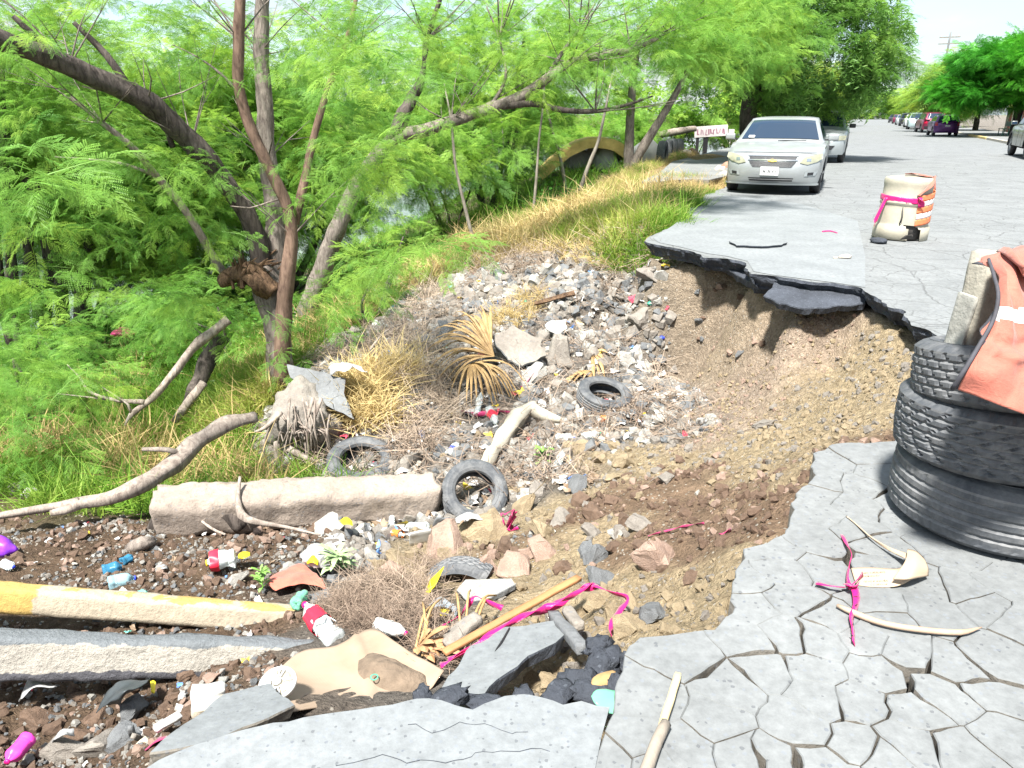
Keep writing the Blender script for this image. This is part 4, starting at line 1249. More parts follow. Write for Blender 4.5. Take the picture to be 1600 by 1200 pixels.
surf_scatter('creeping_vine', 5200, near_px([(130,540),(200,520),(270,530),(330,520),(380,550),(100,570),(220,560),(300,560),(350,500)], 1.1), P_VINE, (.8, 1.5), .6, (-10, -2, 8, 17), .3, zoff=.12, near=1)
# ================================================================ SHAPES
def box_bm(bm, c, s, rot=None, bev=0.0):
    r = bmesh.ops.create_cube(bm, size=1.0)
    vs = r['verts']
    M = Matrix.Translation(Vector(c)) @ (rot.to_matrix().to_4x4() if rot else Matrix.Identity(4)) @ Matrix.Diagonal((s[0], s[1], s[2], 1))
    bmesh.ops.transform(bm, matrix=M, verts=vs)
    if bev:
        es = list({e for v in vs for e in v.link_edges})
        bmesh.ops.bevel(bm, geom=es, offset=bev, segments=2, affect='EDGES', profile=.6)
    return vs

def boxobj(name, c, s, mat, parent=None, rot=None, bev=0.0):
    bm = bmesh.new(); box_bm(bm, (0, 0, 0), s, None, bev)
    o = meshobj(name, frombm(name, bm), mat, parent, loc=c, rot=rot or (0, 0, 0))
    return o

def lathe(profile, seg=32, closed=False, wav=None):
    """profile [(r, z)] about Z"""
    V, F = [], []
    n = len(profile)
    for s in range(seg):
        a = 2 * PI * s / seg
        for k, (r, z) in enumerate(profile):
            rr = r + (wav(k, s, a) if wav else 0)
            V.append((rr * math.cos(a), rr * math.sin(a), z))
    for s in range(seg):
        t = (s + 1) % seg
        for k in range(n if closed else n - 1):
            l = (k + 1) % n
            F.append((s * n + k, t * n + k, t * n + l, s * n + l))
    return V, F

def latheobj(name, profile, mat, parent=None, seg=32, closed=False, loc=(0, 0, 0), rot=(0, 0, 0), smooth=True, wav=None, mi=None):
    V, F = lathe(profile, seg, closed, wav)
    return meshobj(name, pydata(name, V, F, smooth, mi), mat, parent, loc, rot)

def sheet(name, pts2d, fx, mat, parent=None, step=.08, smooth=True, thick=0.0):
    """fill a polygon (a,b) with a fine triangulation and map (a,b)->3D"""
    P = [Vector(p[:2]) for p in densify(list(pts2d) + [pts2d[0]], step)][:-1]
    xs = [p.x for p in P]; ys = [p.y for p in P]
    inner = []
    for a in np.arange(min(xs) + step / 2, max(xs), step):
        for b_ in np.arange(min(ys) + step / 2, max(ys), step):
            inner.append((a + random.uniform(-.1, .1) * step, b_ + random.uniform(-.1, .1) * step))
    if inner:
        ia = np.array(inner)
        ok = inpoly(ia[:, 0], ia[:, 1], P)
        PA = np.array([[p.x, p.y] for p in P])
        d = np.sqrt(((ia[:, None, :] - PA[None]) ** 2).sum(-1)).min(1)
        ia = ia[ok & (d > step * .4)]
        allp = P + [Vector(q) for q in ia]
    else:
        allp = P
    n = len(P)
    res_ = delaunay_2d_cdt(allp, [(i, (i + 1) % n) for i in range(n)], [list(range(n))], 1, 1e-6)
    V = [fx(v.x, v.y) for v in res_[0]]
    me = pydata(name, V, [tuple(f) for f in res_[2]], smooth)
    o = meshobj(name, me, mat, parent)
    if thick:
        md = o.modifiers.new('thickness', 'SOLIDIFY'); md.thickness = thick; md.offset = 0
    return o

# ================================================================ TYRES
def rubber_mat(name, c=(.052,.058,.066), dust=(.21,.21,.205), amt=.6):
    m, nt, b, out = newmat(name)
    v = coords(nt, 'Object')
    n1 = noise_n(nt, v, 7, 7, .7, .6)
    n2 = noise_n(nt, v, 60, 4, .6)
    f = ramp(nt, [(.42, 0), (.75, amt)], n1.outputs['Fac']).outputs['Color']
    cc_ = mixc(nt, f, c, dust)
    cc_ = mixc(nt, .5, cc_, ramp(nt, [(.3, .7), (.7, 1.35)], n2.outputs['Fac']).outputs['Color'], 'MULTIPLY')
    nt.links.new(cc_, b.inputs['Base Color'])
    b.inputs['Roughness'].default_value = .7
    bump(nt, b, n2.outputs['Fac'], .4, .003)
    return m
M_RUB = rubber_mat('dusty_rubber')
M_RUBC = rubber_mat('car_tyre_rubber', (.02,.02,.022), (.08,.075,.07), .3)

def tyre_mesh(Ro=.36, Ri=.21, Wd=.22, pattern=0, seg=160):
    prof = []
    w = Wd / 2
    # outer side: bead -> sidewall -> shoulder -> tread -> back ; inside liner
    half = [(Ri, -w * .62), (Ri + .012, -w * .86), (Ri + (Ro - Ri) * .30, -w * .98), (Ri + (Ro - Ri) * .33, -w * .955), (Ri + (Ro - Ri) * .6, -w * 1.0), (Ro - .060, -w * .985), (Ro - .034, -w * .92), (Ro - .018, -w * .83)]
    tread = []
    ribs = [5, 6, 5][pattern % 3]
    k0 = len(half)
    zz = np.linspace(-w * .74, w * .74, ribs * 4 + 1)
    for i, z in enumerate(zz):
        ph = (i % 4)
        crown_ = -.010 * (z / w) ** 2
        tread.append((Ro + crown_ - (.011 if ph == 0 and 0 < i < ribs * 4 else 0), z))
    other = [(r, -z) for r, z in reversed(half)]
    inner = [(Ri + .02, w * .5), (Ro - .03, w * .7), (Ro - .022, 0), (Ro - .03, -w * .7), (Ri + .02, -w * .5)]
    prof = half + tread + other + inner
    nt_ = len(tread)
    def wav(k, s, a):
        j = k - k0
        if 0 <= j < nt_:
            ph = j % 4
            if ph == 0: return 0
            rib = j // 4
            if pattern == 0:      # straight ribs with sipes
                return -.004 if (s * 1 + rib * 2) % 4 == 0 and rib in (0, ribs - 1) else (-.0015 if (s + rib) % 3 == 0 else 0)
            if pattern == 1:      # chevron blocks
                return -.010 if (s + (ph if rib < ribs / 2 else -ph) + rib * 2) % 6 == 0 else (-.004 if (s + rib) % 6 == 3 else 0)
            return -.009 if (s + rib * 3 + (ph // 2)) % 5 == 0 else 0
        if j in (-1, nt_, -2, nt_ + 1) and pattern:
            return -.006 if s % 5 == 0 else 0
        return 0
    V, F = lathe(prof, seg, True, wav)
    n = len(prof)
    mi = [1 if (0 < (i % n) - k0 < nt_ - 1 and ((i % n) - k0) % 4 in (0, 3)) else 0 for i in range(len(F))]
    return V, F, mi
M_RUBD = rubber_mat('dust_in_grooves', (.11,.115,.12), (.20,.20,.20), .8)
TY = []
for k in range(3):
    V, F, mi = tyre_mesh(pattern=k)
    t_ = pydata('tyre', V, F, False, mi)
    t_.materials.append(M_RUB); t_.materials.append(M_RUBD); TY.append(t_)
def tyre(label, loc, rot, k=0, sc=(1, 1, 1), group=None, cat='tyre'):
    o = meshobj('old_tyre', TY[k], None, None, loc, rot, sc)
    return tagit(o, label, cat, group)
TC = Vector((1.905, 2.60, 0))
tyre('bottom tyre of the stack of three on the cracked pavement, with straight ribs', TC + Vector((-.02, 0, .134)), (0, R(1.5), .3), 0, (1.02, 1.02, 1.22))
tyre('middle tyre of the stack of three, wide block tread with a dusty shoulder', TC + Vector((-.05, .01, .398)), (R(-2), R(3), 1.1), 1, (1.0, 1.0, 1.20))
tyre('top and smallest tyre of the stack of three, under the orange vest', TC + Vector((-.075, .0, .605)), (R(5), R(9), 2.0), 2, (.88, .88, 1.0))

# ================================================================ POST AND VEST ON THE TYRES
M_FOAM = basic('weathered_cream_block', (.34,.32,.265), .9, .3, 12, .01, 40)
M_FOAMG = basic('grey_block_side', (.30,.30,.27), .9, .35, 12, .01, 40)
def rough_block(name, s, mat, parent=None, loc=(0,0,0), rot=(0,0,0), cuts=4, amp=.012, seed=0, bev=.01, mats=None, freq=9):
    bm = bmesh.new(); box_bm(bm, (0, 0, 0), s)
    mx = max(s)
    bmesh.ops.subdivide_edges(bm, edges=bm.edges[:], cuts=cuts, use_grid_fill=True)
    for v in bm.verts:
        p = v.co * 1.0
        q = Vector((p.x * freq + seed * 3.1, p.y * freq, p.z * freq))
        nv = mnoise.noise_vector(q) + mnoise.noise_vector(q * 2.7) * .5
        # chip edges
        e = sum(1 for a, h in zip(p, s) if abs(abs(a) - h / 2) < 1e-5)
        v.co = p + nv * amp * (1 + .8 * (e > 1)) - (p.normalized() * amp * 1.2 if e > 1 else Vector())
    me = frombm(name, bm, True)
    return meshobj(name, me, mats or mat, parent, loc, rot)
pb = Vector(Y(1527, 480, 2.60)) - Vector((0, 0, .10))
pst = empty('cream_post', pb, 'chipped cream post stub standing in the stacked tyres, half under the orange vest', 'post', rot=(R(2), R(3), R(12)))
rough_block('post_shaft', (.105, .10, .44), M_FOAM, pst, loc=(0, 0, .08), amp=.006, cuts=6, seed=3)
rough_block('grey_board', (.014, .08, .30), M_FOAMG, pst, loc=(-.064, 0, .0), amp=.004, cuts=5, seed=5)

def cloth_mat(name, c, c2, rough=.8, weave=300, bd=.002, trans=.15, kind='Object'):
    m, nt, b, out = newmat(name)
    v = coords(nt, kind)
    n1 = noise_n(nt, v, 9, 8, .7, .8); n2 = noise_n(nt, v, weave, 2, .5)
    r = ramp(nt, [(.3, c2), (.7, c)], n1.outputs['Fac'])
    n3 = noise_n(nt, v, 22, 5, .6, 1.5); n2_ = math_n(nt, 'ADD', math_n(nt, 'MULTIPLY', n3.outputs['Fac'], 5.0), n2.outputs['Fac'])
    nt.links.new(r.outputs['Color'], b.inputs['Base Color'])
    b.inputs['Roughness'].default_value = rough
    b.inputs['Sheen Weight'].default_value = .2
    bump(nt, b, n2_, .5, bd)
    t = nt.nodes.new('ShaderNodeBsdfTranslucent'); nt.links.new(r.outputs['Color'], t.inputs['Color'])
    mx = nt.nodes.new('ShaderNodeMixShader'); mx.inputs[0].default_value = trans
    nt.links.new(b.outputs[0], mx.inputs[1]); nt.links.new(t.outputs[0], mx.inputs[2]); nt.links.new(mx.outputs[0], out.inputs['Surface'])
    return m
M_ORANGE = cloth_mat('faded_orange_cloth', (.48,.165,.115), (.37,.10,.07))
M_REFL = basic('reflective_band', (.62,.62,.60), .35, .1, 20, .001, 200)
M_TRIM = basic('dark_trim', (.05,.05,.06), .8, .3, 30, .002, 100)

def bilerp_surface(rows, nu, nv):
    """rows: list of rows of world points; Catmull in both directions"""
    RR = [[q for q, _ in resample([Vector(p) for p in r], nu)] for r in rows]
    cols = []
    for j in range(nu):
        cols.append([q for q, _ in resample([RR[i][j] for i in range(len(rows))], nv)])
    return [[cols[j][i] for j in range(nu)] for i in range(nv)]
def resample(P, n):
    Q = [P[0] * 2 - P[1]] + P + [P[-1] * 2 - P[-2]]
    m = len(P) - 1
    out = []
    for k in range(n):
        f = k / (n - 1) * m; i = min(int(f), m - 1); t = f - i
        a, b_, c, d = Q[i:i + 4]
        out.append((0.5 * ((2 * b_) + (c - a) * t + (2 * a - 5 * b_ + 4 * c - d) * t * t + (3 * b_ - a - 3 * c + d) * t ** 3), f / m))
    return out
def gridobj(name, S, mats, parent=None, mif=None, smooth=True, thick=0.0):
    nv, nu = len(S), len(S[0])
    V = [p for r in S for p in r]
    F, mi = [], []
    for i in range(nv - 1):
        for j in range(nu - 1):
            F.append((i * nu + j, i * nu + j + 1, (i + 1) * nu + j + 1, (i + 1) * nu + j)); mi.append(mif(i / (nv - 1), j / (nu - 1)) if mif else 0)
    o = meshobj(name, pydata(name, V, F, smooth, mi), mats, parent)
    if thick:
        md = o.modifiers.new('thickness', 'SOLIDIFY'); md.thickness = thick; md.offset = 0
    return o
vest = empty('safety_vest', pb + Vector((.1, 0, 0)), 'faded orange safety vest with a white reflective band draped over the tyre stack', 'vest')
# rows (top to bottom) of pixel, distance
vr = [
 [(1518,412,2.42),(1548,398,2.40),(1580,392,2.42),(1615,402,2.5),(1660,425,2.6),(1720,455,2.7)],
 [(1556,424,2.30),(1572,424,2.26),(1590,430,2.28),(1625,440,2.34),(1670,460,2.4),(1725,480,2.5)],
 [(1558,470,2.22),(1575,472,2.18),(1597,478,2.20),(1630,485,2.25),(1675,500,2.3),(1730,520,2.4)],
 [(1536,525,2.16),(1562,530,2.12),(1592,538,2.12),(1630,540,2.16),(1680,560,2.2),(1735,580,2.3)],
 [(1508,572,2.10),(1545,580,2.06),(1588,592,2.06),(1632,600,2.08),(1682,620,2.12),(1740,640,2.2)],
 [(1489,606,2.12),(1535,622,2.05),(1585,642,2.02),(1632,660,2.03),(1684,690,2.05),(1745,700,2.1)],
]
rowsW = [[Y(a, b_, c) - vest.location for a, b_, c in r] for r in vr]
S = bilerp_surface(rowsW, 60, 64)
for i in range(64):
    for j in range(60):
        p = S[i][j]; t = i / 63; q = j / 59
        f = .010 * math.sin(j * .55 + 3.5 * math.sin(i * .11)) * (1 - t) + .008 * mnoise.noise(p * 11) + .004 * mnoise.noise(p * 26)
        g2 = -.016 * math.exp(-((t - .56 - .06 * math.sin(q * 5)) / .035) ** 2) + .014 * math.exp(-((t - .63 - .05 * math.sin(q * 5)) / .03) ** 2)
        S[i][j] = p + Vector((.3, -1, .3)) * (f + g2)
gridobj('vest_cloth', S, [M_ORANGE, M_REFL, M_TRIM], vest, lambda t, q: 2 if q < .022 else (1 if .43 < t + .05 * q < .50 else 0), thick=.003)
hood = bilerp_surface([[Y(*q) - vest.location for q in r] for r in [
 [(1552,398,2.5),(1575,392,2.55),(1605,398,2.6),(1650,430,2.7)], [(1562,402,2.38),(1585,398,2.36),(1610,412,2.40),(1660,445,2.5)], [(1590,425,2.24),(1600,432,2.22),(1625,446,2.28),(1670,470,2.4)]]], 20, 12)
for r_ in hood:
    for j, p in enumerate(r_): r_[j] = p + Vector((0, -.012, .012)) * (1 + math.sin(j * .8))
gridobj('vest_collar', hood, [M_ORANGE], vest, thick=.004)
V, F = merge([tube_data([p for p, _ in resample([Y(*q) - vest.location for q in [(1545,405,2.36),(1553,430,2.27),(1560,462,2.2),(1552,500,2.17),(1530,540,2.12),(1506,580,2.08),(1488,608,2.10)]], 24)], [.006] * 4, sides=6, step=.02, rough=.2)])
meshobj('edge_trim', pydata('edge_trim', V, F, True), M_TRIM, vest)

# ================================================================ DRUM
M_DRUM = basic('cream_drum_plastic', (.36,.335,.265), .65, .22, 5, .004, 30)
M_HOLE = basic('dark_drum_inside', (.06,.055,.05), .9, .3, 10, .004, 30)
M_PINK = cloth_mat('pink_warning_tape', (.80,.018,.24), (.62,.012,.17), .35, 40, .002, .3)
M_PINKD = cloth_mat('muddy_pink_tape', (.50,.03,.15), (.28,.03,.09), .5, 40, .003, .2)
M_BAND_O = basic('orange_stripe_sheet', (.72,.20,.08), .45, .15, 9, .001, 100)
M_BAND_W = basic('white_stripe_sheet', (.62,.60,.58), .45, .12, 9, .001, 100)
db = G(1405, 372)
drum = empty('traffic_drum', db, 'cream plastic drum with a torn base wrapped in pink tape on the road', 'drum', rot=(0, 0, R(-12)))
def drum_prof():
    return [(.0, .0), (.30, .0), (.325, .02), (.325, .16), (.300, .185), (.296, .20), (.293, .40), (.285, .43), (.300, .445), (.300, .47), (.285, .485), (.280, .66), (.286, .68), (.286, .735), (.27, .765), (.235, .77), (.0, .745)]
V, F = lathe(drum_prof(), 64)
def dent(p):
    x, y, z = p
    a = math.atan2(y, x)
    s = 1 - .03 * math.exp(-((a + 1.9) / .25) ** 2) * (z < .42) + .015 * math.sin(3 * a + z * 4)
    return (x * s, y * s, z + .012 * math.sin(a * 2))
V = [dent(v) for v in V]
F2 = []
for q in F:
    c = sum((Vector(V[i]) for i in q), Vector()) / 4
    a = math.atan2(c.y, c.x)
    if c.z < .23 and c.x ** 2 + c.y ** 2 > .05 and (-1.62 < a + .12 * math.sin(c.z * 40) < -1.12) : continue
    F2.append(q)
meshobj('drum_shell', pydata('drum_shell', V, F2, True), M_DRUM, drum)
latheobj('hole_shade', [(.0, .02), (.27, .02), (.27, .30), (0, .30)], M_HOLE, drum, 32)  # dark core stands in for the shade behind the torn opening
# torn flap
sheet('torn_flap', [(-.10, 0), (.05, .02), (.02, .12), (-.06, .10)], lambda a, b_: Vector((a + .02, -.34 - b_ * .4, .03 + b_ * .6)), M_HOLE, drum, .04, thick=.004)
V, F = tube_data([Vector((-.10, -.285, .21)), Vector((-.09, -.30, .3)), Vector((-.10, -.295, .42))], [.012, .010, .005], sides=6)
meshobj('split_seam', pydata('split_seam', V, F, True), M_HOLE, drum)
def band(name, z0, z1, a0, a1, mat, parent, r=.306, sl=0.0, n=30, amp=.003, rf=None):
    S = []
    for i in range(5):
        t = i / 4; row = []
        for j in range(n):
            s = j / (n - 1); a = a0 + (a1 - a0) * s
            rr = r + amp * math.sin(j * 1.7 + i) + amp
            row.append(Vector((rr * math.cos(a), rr * math.sin(a), z0 + (z1 - z0) * t + sl * s)))
        S.append(row)
    return gridobj(name, S, [mat], parent, thick=.002)
for k, (z0, z1, mm) in enumerate([(.19,.27,M_BAND_O),(.272,.34,M_BAND_W),(.342,.42,M_BAND_O),(.422,.485,M_BAND_W),(.487,.56,M_BAND_O)]):
    band('striped_sheet', z0, z1, R(-78), R(28), mm, drum, .309, sl=.07)
def ribbon(name, P, w, mat, parent=None, tw=0.0, n=None, ph=0.0, thick=.0015, offset=None):
    P = [Vector(p) for p in P]
    L = sum((P[i + 1] - P[i]).length for i in range(len(P) - 1))
    n = n or max(6, int(L / .02))
    Q = [p for p, _ in resample(P, n)]
    S = [[], [], []]
    for i, p in enumerate(Q):
        T_ = (Q[min(i + 1, n - 1)] - Q[max(i - 1, 0)]).normalized()
        sd_ = T_.cross(Vector((0, 0, 1))); sd_ = sd_.normalized() if sd_.length > .05 else Vector((1, 0, 0))
        up = sd_.cross(T_)
        a = ph + tw * i / n + .5 * mnoise.noise(p * 9)
        d = sd_ * math.cos(a) + up * math.sin(a)
        ww = w * (1 + .35 * mnoise.noise(p * 17 + Vector((5, 0, 0))))
        for k in (-1, 0, 1): S[k + 1].append(p + d * ww * .5 * k + up * (.10 * w * (1 - abs(k))) )
    return gridobj(name, S, [mat], parent, thick=thick)
band('pink_tape_wrap', .49, .56, R(-185), R(-60), M_PINK, drum, .296, sl=-.04)
ribbon('pink_tape_tail', [(-.27, -.14, .52), (-.31, -.15, .40), (-.35, -.15, .25), (-.36, -.16, .16)], .05, M_PINK, drum, tw=2)
ribbon('pink_tape_knot', [(.08, -.30, .54), (.09, -.33, .50), (.10, -.32, .42)], .07, M_PINK, drum, tw=1)
ribbon('orange_strap', [(.05, -.30, .56), (.18, -.26, .68), (.24, -.10, .76), (.28, .04, .74), (.31, .06, .60), (.30, .05, .48)], .06, M_ORANGE, drum, tw=1.0)
ribbon('orange_strap', [(.24, -.10, .77), (.10, .10, .79), (-.02, .16, .785)], .08, M_ORANGE, drum)

# ================================================================ CARS
def paint(name, c, metal=.35, rough=.28):
    m, nt, b, out = newmat(name)
    v = coords(nt, 'Object')
    n1 = noise_n(nt, v, 3.0, 5, .6)
    nt.links.new(ramp(nt, [(.3, [q * .86 for q in c]), (.7, c)], n1.outputs['Fac']).outputs['Color'], b.inputs['Base Color'])
    b.inputs['Metallic'].default_value = metal
    b.inputs['Coat Weight'].default_value = .4
    r = ramp(nt, [(.3, rough), (.7, rough + .15)], n1.outputs['Fac']); nt.links.new(r.outputs['Color'], b.inputs['Roughness'])
    return m
M_SILV = paint('pale_silver_paint', (.33,.35,.355), .35, .3)
M_SILV2 = paint('silver_grey_paint', (.36,.39,.40), .3)
M_GREYBEIGE = paint('grey_beige_paint', (.22,.23,.20))
M_PURP = paint('purple_paint', (.12,.03,.17))
M_MAROON = paint('maroon_paint', (.17,.018,.05))
M_TEALP = paint('pale_teal_paint', (.42,.52,.52))
M_WHITEP = paint('white_car_paint', (.55,.56,.57), .05)
M_BLACKP = paint('black_car_paint', (.03,.03,.04), .1)
M_GLASS, _nt, _b, _o = newmat('car_glass')
_b.inputs['Base Color'].default_value = (.015, .03, .055, 1); _b.inputs['Roughness'].default_value = .04; _b.inputs['Specular IOR Level'].default_value = .35; _b.inputs['Coat Weight'].default_value = .0
_n = noise_n(_nt, coords(_nt, 'Object'), 2.0, 2, .5); bump(_nt, _b, _n.outputs['Fac'], .05, .02)
M_LAMP = basic('hazy_headlight', (.27,.27,.19), .15, .2, 10, .002, 40, coat=.8)
M_BLACK = basic('black_trim_plastic', (.02,.02,.023), .5, .3, 10, .001, 60)
M_CHROME = basic('dull_chrome', (.6,.6,.6), .2, .1, 10, 0, 60, metal=.9)
M_MESH = basic('grille_mesh', (.022,.024,.028), .5, .8, 60, .01, 90, metal=.0)
M_RIM = basic('alloy_rim', (.30,.31,.32), .4, .2, 10, 0, 60, metal=.6)
M_REDL = basic('red_tail_lamp', (.50,.01,.05), .2, .2, 10, 0, coat=.7)
M_GOLD = basic('gold_badge', (.55,.40,.10), .3, .1, 10, 0, metal=.7)
M_PLATE = basic('plate_white', (.62,.63,.63), .5, .05, 10, 0)
M_INK = basic('dark_ink', (.02,.022,.03), .6, .1, 10, 0)
M_TIN = basic('underbody', (.015,.015,.016), .9, .2, 10, 0)

def worn_print(name, w, h, n, mat, parent, loc, rot, seed=0, slant=.3):
    """writing too worn to be read: a row of short upright strokes, some joined, as raised paint"""
    rr = random.Random(seed); V, F = [], []
    for i in range(n):
        x = -w / 2 + w * (i + .5 + rr.uniform(-.25, .25)) / n
        y0, y1 = -h / 2 + h * rr.uniform(0, .25), h / 2 - h * rr.uniform(0, .3); t = w / n * rr.uniform(.14, .30); k = rr.uniform(-slant, slant) * w / n
        qs = [[(x - t, y0), (x + t, y0), (x + t + k, y1), (x - t + k, y1)]]
        if rr.random() < .45: ym = rr.choice((y0, (y0 + y1) / 2, y1 - h * .1)); qs.append([(x + t, ym), (x + w / n * .7, ym), (x + w / n * .7, ym + h * .12), (x + t, ym + h * .12)])
        for q in qs:
            o_ = len(V); V += [(a_, b_, .001) for a_, b_ in q]; F.append((o_, o_ + 1, o_ + 2, o_ + 3))
    return meshobj(name, pydata(name, V, F), mat, parent, loc, rot)

KINDS = {  # side outlines, x forward from centre, z up (metres, for a 4.8 m car)
 'sedan': dict(L=4.85, W=1.86, low=[(2.34,.20),(2.42,.34),(2.43,.52),(2.36,.70),(2.22,.80),(1.75,.90),(1.18,.99),(.30,1.0),(-1.20,1.02),(-1.75,1.06),(-2.25,1.03),(-2.38,.92),(-2.42,.6),(-2.40,.36),(-2.3,.22)],
    top=[(1.22,.985),(.55,1.34),(.15,1.44),(-.55,1.46),(-1.15,1.38),(-1.85,1.06)], wh=(1.48,-1.30), wr=.33),
 'suv': dict(L=4.65, W=1.85, low=[(2.22,.28),(2.30,.42),(2.30,.62),(2.25,.82),(2.12,.92),(1.6,1.02),(1.12,1.08),(.30,1.10),(-1.20,1.12),(-2.1,1.12),(-2.28,1.05),(-2.30,.7),(-2.28,.42),(-2.2,.28)],
    top=[(1.15,1.07),(.60,1.52),(.25,1.64),(-.9,1.68),(-1.95,1.62),(-2.25,1.12)], wh=(1.38,-1.32), wr=.36),
 'hatch': dict(L=4.0, W=1.72, low=[(1.92,.22),(2.0,.36),(2.0,.55),(1.93,.74),(1.75,.84),(1.35,.96),(1.02,1.02),(.3,1.03),(-1.2,1.06),(-1.85,1.04),(-1.98,.92),(-2.0,.6),(-1.98,.36),(-1.9,.22)],
    top=[(1.08,1.0),(.5,1.34),(.15,1.46),(-.6,1.49),(-1.5,1.42),(-1.93,1.0)], wh=(1.22,-1.22), wr=.31),
 'pickup': dict(L=5.3, W=1.9, low=[(2.55,.34),(2.65,.5),(2.65,.75),(2.58,.92),(2.42,1.0),(1.8,1.10),(1.35,1.14),(.5,1.16),(-.6,1.16),(-.62,1.14),(-2.55,1.14),(-2.65,1.1),(-2.65,.7),(-2.62,.5),(-2.5,.42)],
    top=[(1.38,1.13),(.78,1.60),(.45,1.74),(-.15,1.76),(-.50,1.70),(-.66,1.14)], wh=(1.70,-1.55), wr=.40),
}
def wheel(parent, loc, r, side, w=.2):
    t = latheobj('wheel', [(r * .62, -w / 2), (r * .9, -w / 2), (r, -w * .36), (r, w * .36), (r * .9, w / 2), (r * .62, w / 2)], M_RUBC, parent, 28, True, loc, (PI / 2, 0, 0))
    V, F = lathe([(0, .0), (r * .15, .02), (r * .2, -.01), (r * .58, -.01), (r * .62, .01), (r * .66, .012)], 28)
    parts = [(V, F)]
    for k in range(5):
        a = 2 * PI * k / 5
        c, s = math.cos(a), math.sin(a); nx_, ny_ = -s, c
        q = [(r * .1 * c + nx_ * .05, r * .1 * s + ny_ * .05, .028), (r * .1 * c - nx_ * .05, r * .1 * s - ny_ * .05, .028), (r * .62 * c - nx_ * .03, r * .62 * s - ny_ * .03, .018), (r * .62 * c + nx_ * .03, r * .62 * s + ny_ * .03, .018)]
        parts.append((q, [(0, 1, 2, 3)]))
    V, F = merge(parts)
    rim = meshobj('rim', pydata('rim', V, F), M_RIM, t)
    rim.location = (0, 0, -side * (w / 2 - .02)); rim.rotation_euler = (PI if side > 0 else 0, 0, 0)
    return t

